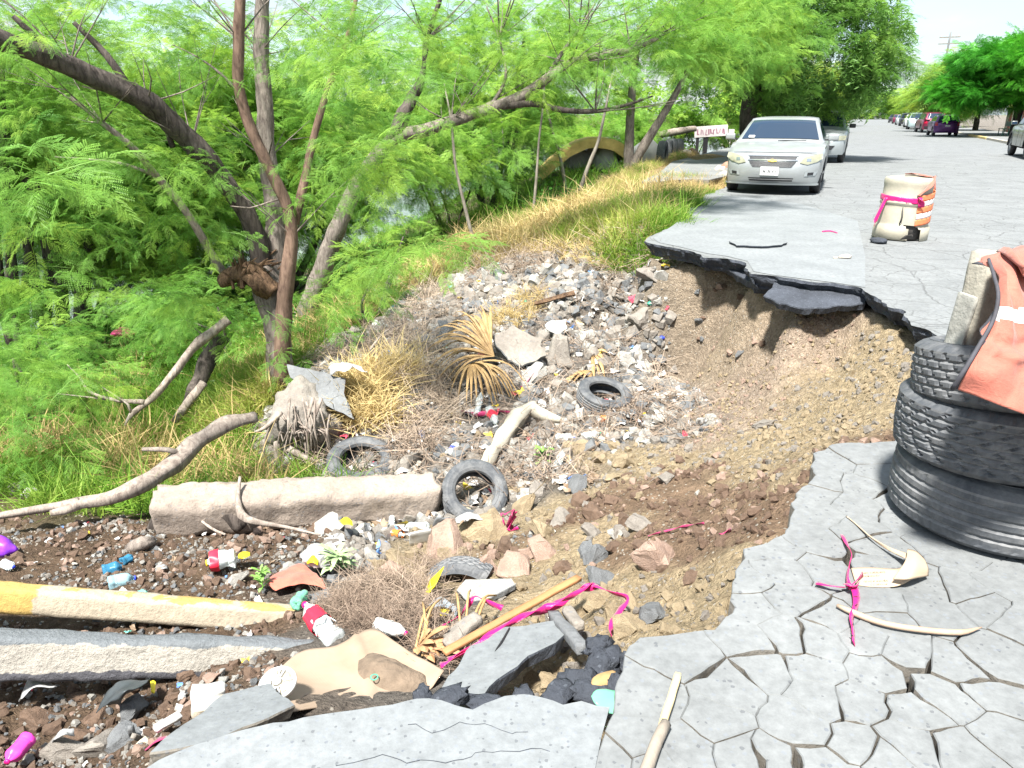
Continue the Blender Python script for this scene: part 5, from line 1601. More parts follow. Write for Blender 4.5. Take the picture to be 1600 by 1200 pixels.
def car(name, lab, cat, kind, loc, heading, mat, group=None, detail=2, front=True, plate=None):
    K = KINDS[kind]; L, W = K['L'], K['W']; hw = W / 2
    root = empty(name, loc, lab, cat, group, rot=(0, 0, heading))
    low, top = K['low'], K['top']; wr = K['wr']
    def wid(x):                       # plan half width
        t = abs(x) / (L / 2)
        return hw * (1 - .10 * max(0, t - .55) ** 1.5 / .3)
    def bulge(x, q):                  # q = lateral 0..1 ; bends the nose and tail back at the corners
        e = max(0, (abs(x) / (L / 2) - .55) / .45)
        return -math.copysign(1, x) * .34 * e ** 2 * q ** 3
    # centre ribbon
    prof = densify(low, .14)
    cols = np.linspace(-1, 1, 15)
    V, F = [], []
    for p in prof:
        for q in cols:
            aq = abs(q)
            V.append(Vector((p.x + bulge(p.x, aq), q * wid(p.x) * (1 if p.y < .9 else .985), p.y - (.05 if p.y > .75 else .015) * aq ** 4)))
    m = len(cols)
    for i in range(len(prof) - 1):
        for j in range(m - 1):
            F.append((i * m + j, i * m + j + 1, (i + 1) * m + j + 1, (i + 1) * m + j))
    parts = [(V, F)]
    # sides with wheel arches
    bottom = .24 if kind in ('sedan', 'hatch') else .36
    edge = [Vector((p.x, p.y - (.05 if p.y > .75 else .015))) for p in prof]
    out = list(edge)
    def arch(xc, rev):
        a = [Vector((xc + math.cos(t) * (wr + .06), wr + math.sin(t) * (wr + .06))) for t in np.linspace(0, PI, 13)]
        a = [Vector((p.x, max(p.y, bottom))) for p in a]
        return a if rev else a[::-1]
    base = [Vector((out[-1].x, bottom))] if out[-1].y > bottom + .03 else []
    out += base
    out += [Vector((p.x, p.y)) for p in arch(K['wh'][1], False)]
    out += [Vector((p.x, p.y)) for p in arch(K['wh'][0], False)]
    cl = [out[0]]
    for p in out[1:]:
        if (p - cl[-1]).length > .012: cl.append(p)
    me_parts = []
    P = cl; n = len(P)
    gxs = [Vector((a, b_)) for a in np.arange(-L / 2 + .1, L / 2, .16) for b_ in (bottom + .12, .5, .62, .75, .88)]
    ia = np.array([[p.x, p.y] for p in gxs]); ok = inpoly(ia[:, 0], ia[:, 1], P)
    PA = np.array([[p.x, p.y] for p in P]); dd = np.sqrt(((ia[:, None] - PA[None]) ** 2).sum(-1)).min(1)
    ins = [Vector(q) for q in ia[ok & (dd > .05)]]
    cd = delaunay_2d_cdt(P + ins, [(i, (i + 1) % n) for i in range(n)], [list(range(n))], 1, 1e-6)
    for sg in (-1, 1):
        VV = []
        for v in cd[0]:
            zz = v.y
            yy = wid(v.x) * (1 + .018 * math.sin(max(0, min(1, (zz - .3) / .65)) * PI) - (.05 if zz < .34 else 0))
            ed = min(1, min((v - e_).length for e_ in edge) / .06)
            yy = wid(v.x) * (1 if zz < .9 else .985) * (1 - ed) + yy * ed
            VV.append(Vector((v.x + bulge(v.x, 1.0), sg * yy, zz)))
        parts.append((VV, [tuple(f) if sg > 0 else tuple(reversed(f)) for f in cd[2]]))
    # greenhouse shell
    tp = densify(top, .12)
    zt = max(p.y for p in tp); zb = min(p.y for p in tp)
    def gw(z): return hw * (.93 - .22 * (z - zb) / (zt - zb))
    V, F = [], []
    for p in tp:
        for q in cols:
            aq = abs(q)
            V.append(Vector((p.x + (-.10 * aq ** 3 if p.x > .2 else .07 * aq ** 3 * (p.x < -.6)), q * gw(p.y), p.y - .03 * aq ** 4)))
    for i in range(len(tp) - 1):
        for j in range(m - 1):
            F.append((i * m + j, i * m + j + 1, (i + 1) * m + j + 1, (i + 1) * m + j))
    parts.append((V, F))
    side = [Vector((p.x + (-.10 if p.x > .2 else (.07 if p.x < -.6 else 0)), p.y - .03)) for p in tp]
    for sg in (-1, 1):
        VV = [Vector((p.x, sg * gw(p.y + .03), p.y)) for p in side]
        c = Vector((sum(p.x for p in VV) / len(VV), sg * gw(zb), zb - .03)); VV.append(c)
        parts.append((VV, [(i, i + 1, len(VV) - 1) for i in range(len(VV) - 2)] + [(len(VV) - 2, 0, len(VV) - 1)][:0]))
    V, F = merge(parts)
    bm = bmesh.new()
    bv = [bm.verts.new(v) for v in V]
    for f in F:
        try: bm.faces.new([bv[i] for i in f])
        except ValueError: pass
    bmesh.ops.remove_doubles(bm, verts=bm.verts[:], dist=.004)
    body = meshobj('body', frombm('body', bm, True), mat, root)
    # underbody
    boxobj('underbody', (0, 0, wr + .08), (L * .86, W * .80, .34), M_TIN, root)
    for x in K['wh']:
        for sg in (-1, 1):
            wheel(root, (x, sg * (hw - .12), wr), wr, sg)
    # glass
    def frow(t):      # along the greenhouse outline
        return tp[int(t)]
    def wpatch(nm, ps, q0, q1, off):
        S_ = []
        for p in densify(ps, .1):
            row = []
            for q in np.linspace(q0, q1, 15):
                aq = abs(q)
                row.append(Vector((p.x + (-.10 * aq ** 3 if p.x > 0 else .07 * aq ** 3) + off[0], q * (gw(p.y)), p.y - .03 * aq ** 4 + off[1])))
            S_.append(row)
        return gridobj(nm, S_, [M_GLASS], root)
    a, b_, c = Vector(top[0]), Vector(top[1]), Vector(top[2])
    wpatch('windscreen', [a.lerp(b_, .12), b_, b_.lerp(c, .45)], -.90, .90, (.008, .010))
    d, e = Vector(top[-2]), Vector(top[-1])
    wpatch('rear_window', [d.lerp(e, .10), d.lerp(e, .80 if kind in ('sedan', 'pickup') else .95)], -.84, .84, (-.010, .010))
    sw = []
    x0, x1 = top[1][0] + .16 * (top[0][0] - top[1][0]), top[-2][0] - .1
    ztop = zt - .12
    def sideglass(nm, pts):
        for sg in (-1, 1):
            V_2 = [Vector((x, sg * (gw(z + .03) + .012), z)) for x, z in pts]
            meshobj(nm, pydata(nm, V_2, [tuple(range(len(V_2)))]), M_GLASS, root)
    xf0 = top[0][0] - .28; xm = .5 * (top[1][0] + top[-2][0]) - .02
    if kind == 'pickup': xm = .28
    sideglass('side_window', [(xf0, zb + .03), (top[1][0] - .05, ztop - .10), (top[2][0] - .1, ztop), (xm + .05, ztop + .02), (xm + .05, zb + .03)])
    sideglass('side_window', [(xm - .05, zb + .03), (xm - .05, ztop + .02), (top[-3][0] if kind != 'pickup' else -.2, ztop + .01), (top[-2][0] + .05, ztop - .06), (top[-1][0] + (.45 if kind == 'sedan' else .22), zb + .03)])
    if detail < 1: return root
    for sg in (-1, 1):
        bm = bmesh.new(); box_bm(bm, (0, 0, 0), (.10, .20, .13), None, .03)
        mi_ = meshobj('wing_mirror', frombm('wing_mirror', bm, True), mat if detail > 1 else M_BLACK, root, (top[0][0] - .42, sg * (hw + .10), zb + .07))
        if detail > 1:
            boxobj('mirror_glass', (-.052, 0, 0), (.004, .17, .10), M_GLASS, mi_)
            boxobj('mirror_foot', (0, -sg * .12, -.05), (.07, .10, .03), M_BLACK, mi_)
    # nose / tail surface: x as a function of lateral y and height z
    lowf = [Vector(p) for p in low]
    def nose(y, z, fr=True, off=.010):
        pts = lowf[:6] if fr else lowf[::-1][:5]
        zz = [p.y for p in pts]; xx = [p.x for p in pts]
        x = float(np.interp(z, zz, xx)); q = min(1, abs(y) / wid(x))
        return x + bulge(x, q) + (off if fr else -off)
    def npatch(nm, poly, m_, fr=True, off=.010, parent=root, step=.06):
        return sheet(nm, poly, lambda y, z: Vector((nose(y, z, fr, off), y, z)), m_, parent, step)
    mir = lambda P_: [(-y, z) for y, z in P_][::-1]
    if kind == 'sedan':
        hl = [(.50,.62),(.64,.585),(.80,.63),(.90,.70),(.885,.79),(.74,.765),(.58,.72)]
        for Pq in (hl, mir(hl)):
            h_ = npatch('headlight', Pq, M_LAMP, off=.014)
            s_ = 1 if Pq[0][0] > 0 else -1
            npatch('lamp_reflector', [(s_ * .62, .645), (s_ * .70, .645), (s_ * .70, .70), (s_ * .62, .70)][::s_], M_CHROME, off=.019, parent=h_, step=.1)
        npatch('grille', [(-.45,.735),(.45,.735),(.43,.685),(-.43,.685)], M_MESH, off=.010)
        npatch('grille', [(-.44,.640),(.44,.640),(.36,.535),(-.36,.535)], M_MESH, off=.010)
        npatch('chrome_bar', [(-.47,.68),(.47,.68),(.46,.66),(-.46,.66)], M_CHROME, off=.018)
        npatch('chrome_bar', [(-.47,.75),(.47,.75),(.47,.738),(-.47,.738)], M_CHROME, off=.018)
        npatch('lower_intake', [(-.42,.335),(.42,.335),(.40,.27),(-.40,.27)], M_BLACK, off=.012)
        npatch('chrome_bar', [(-.43,.315),(.43,.315),(.43,.30),(-.43,.30)], M_CHROME, off=.018)
        npatch('badge', [(-.075,.645),(-.025,.645),(-.02,.632),(.03,.632),(.035,.645),(.085,.645),(.075,.672),(.025,.672),(.02,.686),(-.03,.686),(-.035,.672),(-.085,.672)], M_GOLD, off=.026, step=.2)
        for s_ in (-1, 1):
            Pq = [(.60,.37),(.80,.38),(.84,.46),(.62,.45)]
            fg = npatch('fog_lamp', Pq if s_ > 0 else mir(Pq), M_SILV2, off=.012)
            Pq = [(.66,.385),(.76,.39),(.77,.445),(.665,.44)]
            npatch('lamp_lens', Pq if s_ > 0 else mir(Pq), M_BLACK, off=.018, parent=fg)
        npatch('front_lip', [(-.88,.20),(.88,.20),(.88,.235),(-.88,.235)], M_SILV2, off=.035)
        npatch('hood_seam', [(-.78,.80),(.78,.80),(.78,.806),(-.78,.806)], M_BLACK, off=.006)
        # wiper blades and dashboard things behind the glass
        boxobj('wiper', (1.20, .25, 1.0), (.02, .55, .012), M_BLACK, root, rot=(0, 0, .12))
        pl = boxobj('number_plate', (nose(0, .47) + .014, -.03, .465), (.012, .34, .16), M_PLATE, root)
        worn_print('plate_print', .26, .075, 8, M_INK, pl, (.0065, 0, -.005), (PI / 2, 0, PI / 2), 5, .1)
        sheet('sticker', [(-.62, 1.05), (-.50, 1.05), (-.50, 1.09), (-.62, 1.09)], lambda y, z: Vector((1.135 + (1.05 - z) * 1.8, y, z)), M_PLATE, root, .1)
    elif front:
        hl = [(.52,.70),(.88,.72),(.90,.86),(.56,.84)]
        for s_ in (-1, 1): npatch('headlight', hl if s_ > 0 else mir(hl), M_LAMP, off=.016)
        npatch('grille', [(-.45,.84),(.45,.84),(.42,.70),(-.42,.70)], M_MESH, off=.012)
        npatch('chrome_bar', [(-.46,.78),(.46,.78),(.46,.755),(-.46,.755)], M_CHROME, off=.02)
        npatch('lower_intake', [(-.6,.55),(.6,.55),(.5,.42),(-.5,.42)], M_BLACK, off=.012)
        if kind == 'suv':
            for s_ in (-1, 1):
                V, F = tube_data([Vector((.5, s_ * .62, zt - .04)), Vector((.3, s_ * .62, zt + .03)), Vector((-1.5, s_ * .62, zt + .05)), Vector((-1.8, s_ * .62, zt - .02))], [.018, .018, .018, .018], sides=6, step=.2, rough=0)
                meshobj('roof_rail', pydata('roof_rail', V, F, True), M_BLACK, root)
    # tail
    tl = [(.60,.78),(.84,.76),(.84,1.0),(.66,1.0)] if kind != 'hatch' else [(.62,.72),(.80,.70),(.80,.98),(.66,.98)]
    for s_ in (-1, 1): npatch('tail_light', tl if s_ > 0 else mir(tl), M_REDL, False, .016)
    npatch('rear_bumper', [(-.78,.36),(.78,.36),(.78,.54),(-.78,.54)], M_BLACK if kind in ('suv',) else mat, False, .022)
    pl = npatch('number_plate', [(-.16,.66),(.16,.66),(.16,.76),(-.16,.76)], M_PLATE, False, .02)
    if kind == 'pickup':
        boxobj('bed_cover', (-1.6, 0, 1.10), (1.9, 1.66, .02), M_BLACK, root)
        npatch('chrome_bar', [(-.85,.46),(.85,.46),(.85,.60),(-.85,.60)], M_CHROME, False, .06)
        for x_ in K['wh']:
            V, F = tube_data([Vector((x_ + math.cos(t) * (wr + .08), 0, wr + math.sin(t) * (wr + .08))) for t in np.linspace(-.1, PI + .1, 9)], [.03] * 3, sides=6, step=.1, rough=0)
            for sg in (-1, 1): meshobj('wheel_arch', pydata('wheel_arch', [Vector((v.x, v.y + sg * (wid(x_) + .0), v.z)) for v in V], F, True), M_BLACK, root)
    # door seams
    for sg in (-1, 1):
        for x_ in (top[0][0] - .15, xm, top[-2][0] - .1):
            boxobj('door_seam', (x_, sg * (wid(x_) * 1.017), .70), (.010, .006, .58), M_BLACK, root)
        for x_ in (xm + .18, xm - .85):
            boxobj('door_handle', (x_, sg * (wid(x_) * 1.02 + .004), .88), (.14, .02, .022), mat, root)
    return root
HD = math.atan2(-RDY, -RDX)               # facing the camera along the street
HA = math.atan2(RDY, RDX)
car('silver_sedan', 'pale silver sedan parked at the broken kerb facing the hollow', 'car', 'sedan', UV(.86, 1.75), HD + R(1), M_SILV)
car('silver_suv', 'silver sport utility vehicle parked right behind the pale sedan', 'car', 'suv', UV(1.12, 12.9), HD, M_SILV2, detail=1)
car('pickup_truck', 'grey beige pickup truck parked at the right edge facing away', 'truck', 'pickup', UV(8.75, 17.6), HA, M_GREYBEIGE, front=False)
car('purple_hatchback', 'small purple hatchback parked on the right in front of the umbrella-shaped tree', 'car', 'hatch', UV(8.1, 51), HA + R(4), M_PURP, front=False, detail=1)
car('maroon_suv', 'dark maroon sport utility vehicle parked beyond the purple hatchback', 'car', 'suv', UV(8.0, 62), HA + R(6), M_MAROON, front=False, detail=1)
car('pale_van', 'pale teal sport utility vehicle parked beyond the maroon one', 'car', 'suv', UV(7.9, 78), HD, M_TEALP, detail=0)
for v_, mt, lb, kd in [(93, M_WHITEP, 'small white car seen far beyond the pale teal vehicle', 'hatch'), (105, M_BLACKP, 'black car far down the right kerb after the white one', 'suv'),
                       (118, M_SILV2, 'silver car far down the right kerb after the black one', 'sedan'), (134, M_MAROON, 'tiny dark red car near the far end of the right kerb', 'hatch'), (152, M_BLACKP, 'farthest dark car on the right of the street', 'sedan')]:
    car('far_car', lb, 'car', kd, UV(8.2, v_), HD, mt, detail=0)
# ================================================================ STREET SURROUNDINGS
# raised pavement on the left, broken at its near end
M_WALK = concrete_mat('sidewalk_concrete', (.20,.208,.208), (.15,.155,.155), .2, bumpd=.004)
wk = [G(1003,283,.10), G(1010,279,.10), G(1030,270,.10), UV(-2.9, 8, 0), UV(-2.9, 40, 0), UV(-2.9, 120, 0), UV(-.25, 120, 0), UV(-.25, 40, 0), UV(-.25, 8, 0), UV(-.25, 4.2, 0), G(1108,281,.10), G(1085,280,.10), G(1055,281,.10), G(1025,284,.10)]
PW = [Vector(p[:2]) for p in wk]
sw_ = slab('sidewalk', PW, .10, -.06, [M_WALK, M_CONCSIDE])
tagit(sw_, kind='structure')
PR = [Vector(UV(9.95, v)[:2]) for v in (-12, 20, 60, 200)] + [Vector(UV(13.5, v)[:2]) for v in (200, 60, 20, -12)]
tagit(slab('sidewalk_right', PR, .12, -.1, [M_WALK, M_CONCSIDE]), kind='structure')
M_YEL = basic('worn_yellow_paint', (.58,.38,.06), .8, .2, 6, .006, 60, col2=(.50,.43,.27))
M_KERB = basic('kerb_concrete', (.42,.38,.31), .9, .25, 5, .008, 50)
for k in range(10):
    v0 = 4 + k * 9.2
    c = UV(9.84, v0 + 4.55, .03)
    o = boxobj('kerb', c, (.2, 9.0, .22), M_YEL if k in (0, 1, 4) else M_KERB, None, rot=(0, 0, -R(23.8)), bev=.015)
    tagit(o, 'kerbstone run along the right side of the street', 'kerb', 'kerbstones along the right side')
    if k in (1,): o['label'] = 'yellow painted kerbstone run behind the parked pickup'
# low kerbstones still standing left of the sedan
# houses on the right
def house(lab, u, v, w, d, h, mat, door=None, win=None, tint=None, trim=None):
    root = empty('house', UV(u, v, 0), lab, 'house', rot=(0, 0, -R(23.8)))
    boxobj('wall', (d / 2, 0, h / 2), (d, w, h), mat, root)
    boxobj('roof_edge', (d / 2, 0, h + .08), (d + .2, w + .02, .16), trim or M_WALK, root)
    for y_, dw, c_ in (door or []):
        dd = boxobj('door', (-.02, y_, 1.05), (.06, dw, 2.1), c_, root, bev=.01)
        boxobj('handle', (-.05, dw * .35, 0), (.03, .04, .12), M_BLACK, dd)
    for y_, z_, ww, hh in (win or []):
        f = boxobj('window', (-.02, y_, z_), (.06, ww + .12, hh + .12), M_WALK, root)
        boxobj('pane', (-.025, 0, 0), (.03, ww, hh), M_GLASS, f)
        for q in range(3): boxobj('window_bar', (-.05, -ww / 2 + ww * (q + .5) / 3, 0), (.02, .02, hh), M_BLACK, f)
    return root
M_CREAM = basic('cream_render', (.55,.50,.40), .9, .12, 2, .004, 60)
M_TEAL = basic('teal_render', (.12,.42,.38), .9, .15, 2, .004, 60)
M_ORNG = basic('orange_render', (.55,.22,.12), .9, .15, 2, .004, 60)
M_BLUEG = basic('white_render', (.52,.54,.55), .9, .12, 2, .004, 60)
M_RUST = basic('rust_red_metal', (.25,.06,.04), .6, .3, 5, .003, 60)
house('cream single-storey house on the right seen left of the tree trunk', 14.2, 62, 7.5, 8, 3.1, M_CREAM, [(1.5, .95, M_RUST)], [(-1.6, 1.6, 1.4, 1.1)])
house('teal single-storey house front behind the umbrella-shaped tree', 14.1, 56.5, 3.2, 8, 3.2, M_TEAL, [(.4, .95, M_RUST)], [])
house('orange single-storey house front beside the teal one', 14.2, 52, 5.6, 8, 3.1, M_ORNG, [(-1, .95, M_BLUEG)], [(1.4, 1.6, 1.2, 1.1)])
house('white single-storey house with barred windows behind the umbrella-shaped tree', 14.1, 45.5, 7, 8, 3.3, M_BLUEG, [(2, 1.0, M_RUST)], [(-.2, 1.6, 1.3, 1.1), (-2.3, 1.6, .9, 1.1)])
house('cream house with a red door beside the pickup at the right edge', 14.3, 36, 10, 8, 3.2, M_CREAM, [(3, 1.0, M_RUST)], [(-.2, 1.6, 1.3, 1.1)])
# green steel bench with a table
bn = empty('park_bench', UV(11.4, 46.3, .12), 'dark green metal bench under the umbrella-shaped tree', 'bench', rot=(0, 0, -R(23.8)))
M_GREENM = basic('green_enamel', (.02,.12,.08), .5, .2)
for k in range(4): boxobj('seat_slat', (0, -.75 + .5 * k, .46), (.42, .46, .03), M_GREENM, bn)
for s in (-1, 1):
    boxobj('leg', (-.16, s * .85, .22), (.05, .05, .45), M_GREENM, bn); boxobj('leg', (.16, s * .85, .22), (.05, .05, .45), M_GREENM, bn)
boxobj('backrest', (.2, 0, .78), (.03, 1.9, .30), M_GREENM, bn)
# utility poles
for u_, v_, lb in [(10.6, 92, 'thin utility pole with a crossarm above the trees on the right'), (10.6, 150, 'farther utility pole on the right of the street')]:
    p = empty('utility_pole', UV(u_, v_, .1), lb, 'pole', rot=(0, 0, -R(23.8)))
    V, F = tube_data([Vector((0, 0, 0)), Vector((0, 0, 5)), Vector((0, 0, 10.5))], [.17, .14, .10], sides=10, step=1, rough=.02)
    meshobj('shaft', pydata('shaft', V, F, True), M_WALK, p)
    for z_ in (9.9, 9.2): boxobj('crossarm', (0, 0, z_), (2.2, .10, .12), M_SAPL, p)
    for k in range(4): latheobj('insulator', [(0, 0), (.05, 0), (.06, .06), (.03, .14), (0, .15)], M_BLUEG, p, 10, loc=(-.9 + .6 * k, 0, 9.96))

# ================================================================ THINGS ON THE LEFT VERGE
# yellow foam mattress bent into an arch
M_MATT = basic('yellow_foam', (.66,.47,.17), .85, .22, 5, .01, 40, col2=(.50,.34,.11))
mb = ground_hit(915, 268)
ym = mb.y
mat_ = empty('foam_mattress', mb, 'yellow foam mattress bent into an arch on the grassy verge', 'mattress')
arc = [(842,272),(868,250),(893,232),(925,222),(960,228),(985,250),(1003,262)]
C = [p for p, _ in resample([Y(a, b_, ym) - mb for a, b_ in arc], 34)]
S = []
for i, p in enumerate(C):
    T_ = (C[min(i + 1, 33)] - C[max(i - 1, 0)]).normalized(); nrm = Vector((-T_.z, 0, T_.x)); 
    th = .17
    ring = []
    for (a_, b_) in [(-.35,-1),(-.35,.6),(-.3,1),(.3,1),(.38,.6),(.38,-1),(-.35,-1)]:
        q = p + Vector((0, 1.25 * a_ * 1.6, 0)) + nrm * th * b_ * .9
        q += mnoise.noise_vector(q * 3) * .03
        ring.append(q)
    S.append(ring)
gridobj('foam', S, [M_MATT], mat_)
meshobj('quilted_cover', pydata('quilted_cover', [S[i][k] + Vector((0, -.01, .012)) for i in range(24, 34) for k in (1, 2, 3)], [(3*i+k, 3*i+k+1, 3*i+k+4, 3*i+k+3) for i in range(9) for k in range(2)]), basic('pale_mattress_cover', (.36,.33,.27), .8, .2), mat_)
def lump(name, s, mat, loc, rot, label=None, cat=None, group=None, seed=0, amp=.3, sub=3, parent=None, freq=1.4, boxy=0.0, smooth=True, oct2=.35):
    bm = bmesh.new(); bmesh.ops.create_icosphere(bm, subdivisions=sub, radius=.5)
    for v in bm.verts:
        p = v.co.copy()
        if boxy: 
            mxa = max(abs(p.x), abs(p.y), abs(p.z)); p = p.lerp(p * (.42 / mxa), boxy)
        q = p * 2 * freq + Vector((seed * 7.3, seed * 1.7, 0))
        n_ = mnoise.noise(q) + oct2 * mnoise.noise(q * 2.6) + oct2 * .4 * mnoise.noise(q * 6)
        p = p * (1 + amp * n_)
        v.co = Vector((p.x * s[0], p.y * s[1], p.z * s[2]))
    o = meshobj(name, frombm(name, bm, smooth), mat, parent, loc, rot)
    return tagit(o, label, cat, group) if label else o
M_SACK = basic('white_sack', (.42,.415,.40), .7, .12, 4, .02, 12)
M_STONE_P = basic('pale_rubble_stone', (.42,.38,.32), .95, .35, 4, .02, 20)
M_STONE_R = basic('reddish_stone', (.33,.20,.14), .95, .35, 5, .02, 20)
p = G(1010, 258, -.13)
lump('white_sack', (1.0, .7, 1.0), M_SACK, p + Vector((.05, .3, .35)), (0, .2, .3), 'bulging white sack beside the forked pale tree on the verge', 'sack', seed=2, amp=.2, freq=1)
p = G(1003, 264, -.13)
lump('yellow_foam_piece', (.55, .4, .25), M_MATT, p + Vector((0, 0, .1)), (0, 0, .3), 'small torn yellow foam piece below the white sack', 'foam', seed=4, amp=.25)
p = G(985, 256, -.16)
lump('white_sack', (.8, .5, .55), M_SACK, p + Vector((-.1, .3, .15)), (0, .2, .3), 'low white sack lying behind the arched mattress', 'sack', seed=5, amp=.25)
for k, (a, b_) in enumerate([(900,262),(925,258),(948,260)]):
    p = ground_hit(a, b_ + 6); lump('grey_mound', (1.3, .8, 1.1), M_SACK, p + Vector((0, .25, .2)), (0, 0, k), ['left grey stone under the arched foam mattress','middle grey stone under the arched foam mattress','right grey stone under the arched foam mattress'][k], 'stone', seed=k + 30, amp=.4)
# tyres set upright in the ground as a low barrier
for k, (px_, py_, s_) in enumerate([(1034, 254, 1.05), (1044, 249, 1.0), (1051, 247, 1.0), (1060, 245, .95)]):
    p = G(px_, py_, .0)
    tyre(['nearest half-buried tyre of the upright row by the pavement edge', 'second half-buried tyre of the upright row', 'third half-buried tyre of the upright row', 'farthest half-buried tyre of the upright row by the pavement edge'][k],
         p + Vector((0, 0, .26)), (PI / 2, 0, R(70 + 6 * k)), k % 3, (s_ * 1.15, s_ * 1.15, s_ * 1.2), 'upright tyres along the pavement')
    
p = G(1048, 243, 0)
V, F = tube_data([p + Vector((-.75, .2, .72)), p + Vector((.1, .3, .85)), p + Vector((1.0, .5, .98))], [.14, .13, .11], sides=9, step=.15, rough=.2)
tagit(meshobj('log', pydata('log', V, F, True), M_DEADWOOD), 'pinkish bleached log lying on top of the upright tyre row', 'log')
for k, (px_, py_, w_, m_) in enumerate([(1073,248,.5,M_STONE_P),(1081,243,.45,M_STONE_R),(1068,250,.3,M_STONE_R),(1133,228,.5,M_STONE_P),(1146,226,.5,M_STONE_P),(1126,272,.35,M_STONE_P),(1139,268,.4,M_STONE_R),(1132,280,.3,M_STONE_P)]):
    p = G(px_, py_, 0)
    lump('verge_stone', (w_, w_ * .8, w_ * .75), m_, p + Vector((0, .1, w_ * .25)), (0, 0, k), ['pale boulder between the tyre row and the lettered sign','reddish boulder beside the pale one before the lettered sign','small reddish stone at the foot of the pale boulder','pale stone at the kerb left of the sedan mirror','pale stone nearest the sedan on the verge','pale stone at the near end of the raised pavement','reddish stone by the sedan front wheel','small pale stone in the dry grass beside the sedan bumper'][k], 'stone', seed=k, amp=.35)
# hand-lettered sign board
sp_ = G(1097, 240, 0)
M_SIGNW = basic('sign_white_paint', (.55,.50,.50), .7, .1, 8, .002, 50)
M_SIGNR = basic('faded_mauve_letter_paint', (.27,.13,.18), .7, .2, 20, 0)
sg_ = empty('lettered_sign', sp_, 'low white board with faded mauve hand-painted lettering on dark posts', 'sign', rot=(0, 0, R(-8)))
boxobj('board', (.28, 0, .86), (1.30, .06, .42), M_SIGNW, sg_, rot=(0, R(-4), 0), bev=.01)
worn_print('lettering', 1.15, .28, 11, M_SIGNR, sg_, (.28, -.033, .86), (PI / 2, R(-4), 0), 3)
boxobj('post', (-.22, .05, .32), (.12, .10, .66), M_BLACK, sg_); boxobj('post', (.10, .05, .32), (.18, .10, .66), M_BLACK, sg_)
boxobj('end_block', (1.08, .05, .84), (.22, .12, .20), M_SIGNW, sg_)
# sunken asphalt patch and loose bits on the road
def pxpoly(pts, z): return [Vector(G(a, b_, z)[:2]) for a, b_ in pts]
pp = pxpoly([(1137,377),(1160,372),(1195,370),(1220,374),(1232,379),(1222,383),(1190,385),(1150,384)], .03)
o = slab('loose_asphalt_plate', [wob(q, .02, 8) for q in densify(pp + [pp[0]], .06)[:-1]], .035, .002, [M_PATCH, M_ASPH], edge_rough=.01)
tagit(o, 'loose flat asphalt plate lying on the road near the broken lip', 'asphalt plate')
for k, (px_, py_, w_, m_, lb) in enumerate([(1320,404,.10,M_STONE_P,'small cream stone lying on the smooth patch of road'),(1305,404,.05,M_STONE_P,'tiny chip beside the small cream stone'),(1372,380,.16,M_ASPH,'dark crumb of asphalt at the foot of the drum')]):
    p = G(px_, py_, 0); lump('road_chip', (w_ * 1.4, w_, w_ * .5), m_, p + Vector((0, 0, w_ * .2)), (0, 0, k), lb, 'stone', seed=k + 20)
V, F = tube_data([G(1285,362,.01), G(1297,361,.012), G(1308,364,.01)], [.012, .01, .006], sides=4, step=.05, rough=.3)
tagit(meshobj('tape_scrap', pydata('tape_scrap', V, F), M_PINK), 'tiny pink tape scrap on the road between sedan and drum', 'tape')
# smooth overlay of concrete on the road near the lip
pp = pxpoly([(1052,352),(1085,325),(1130,305),(1250,318),(1340,345),(1352,400),(1352,449),(1300,441),(1210,430),(1178,424),(1168,408),(1135,400),(1105,396),(1060,385),(1030,379),(1020,372)], .004)
o = sheet('concrete_overlay', pp, lambda a, b_: Vector((a, b_, .0045)), M_PATCH, road, .5, False)
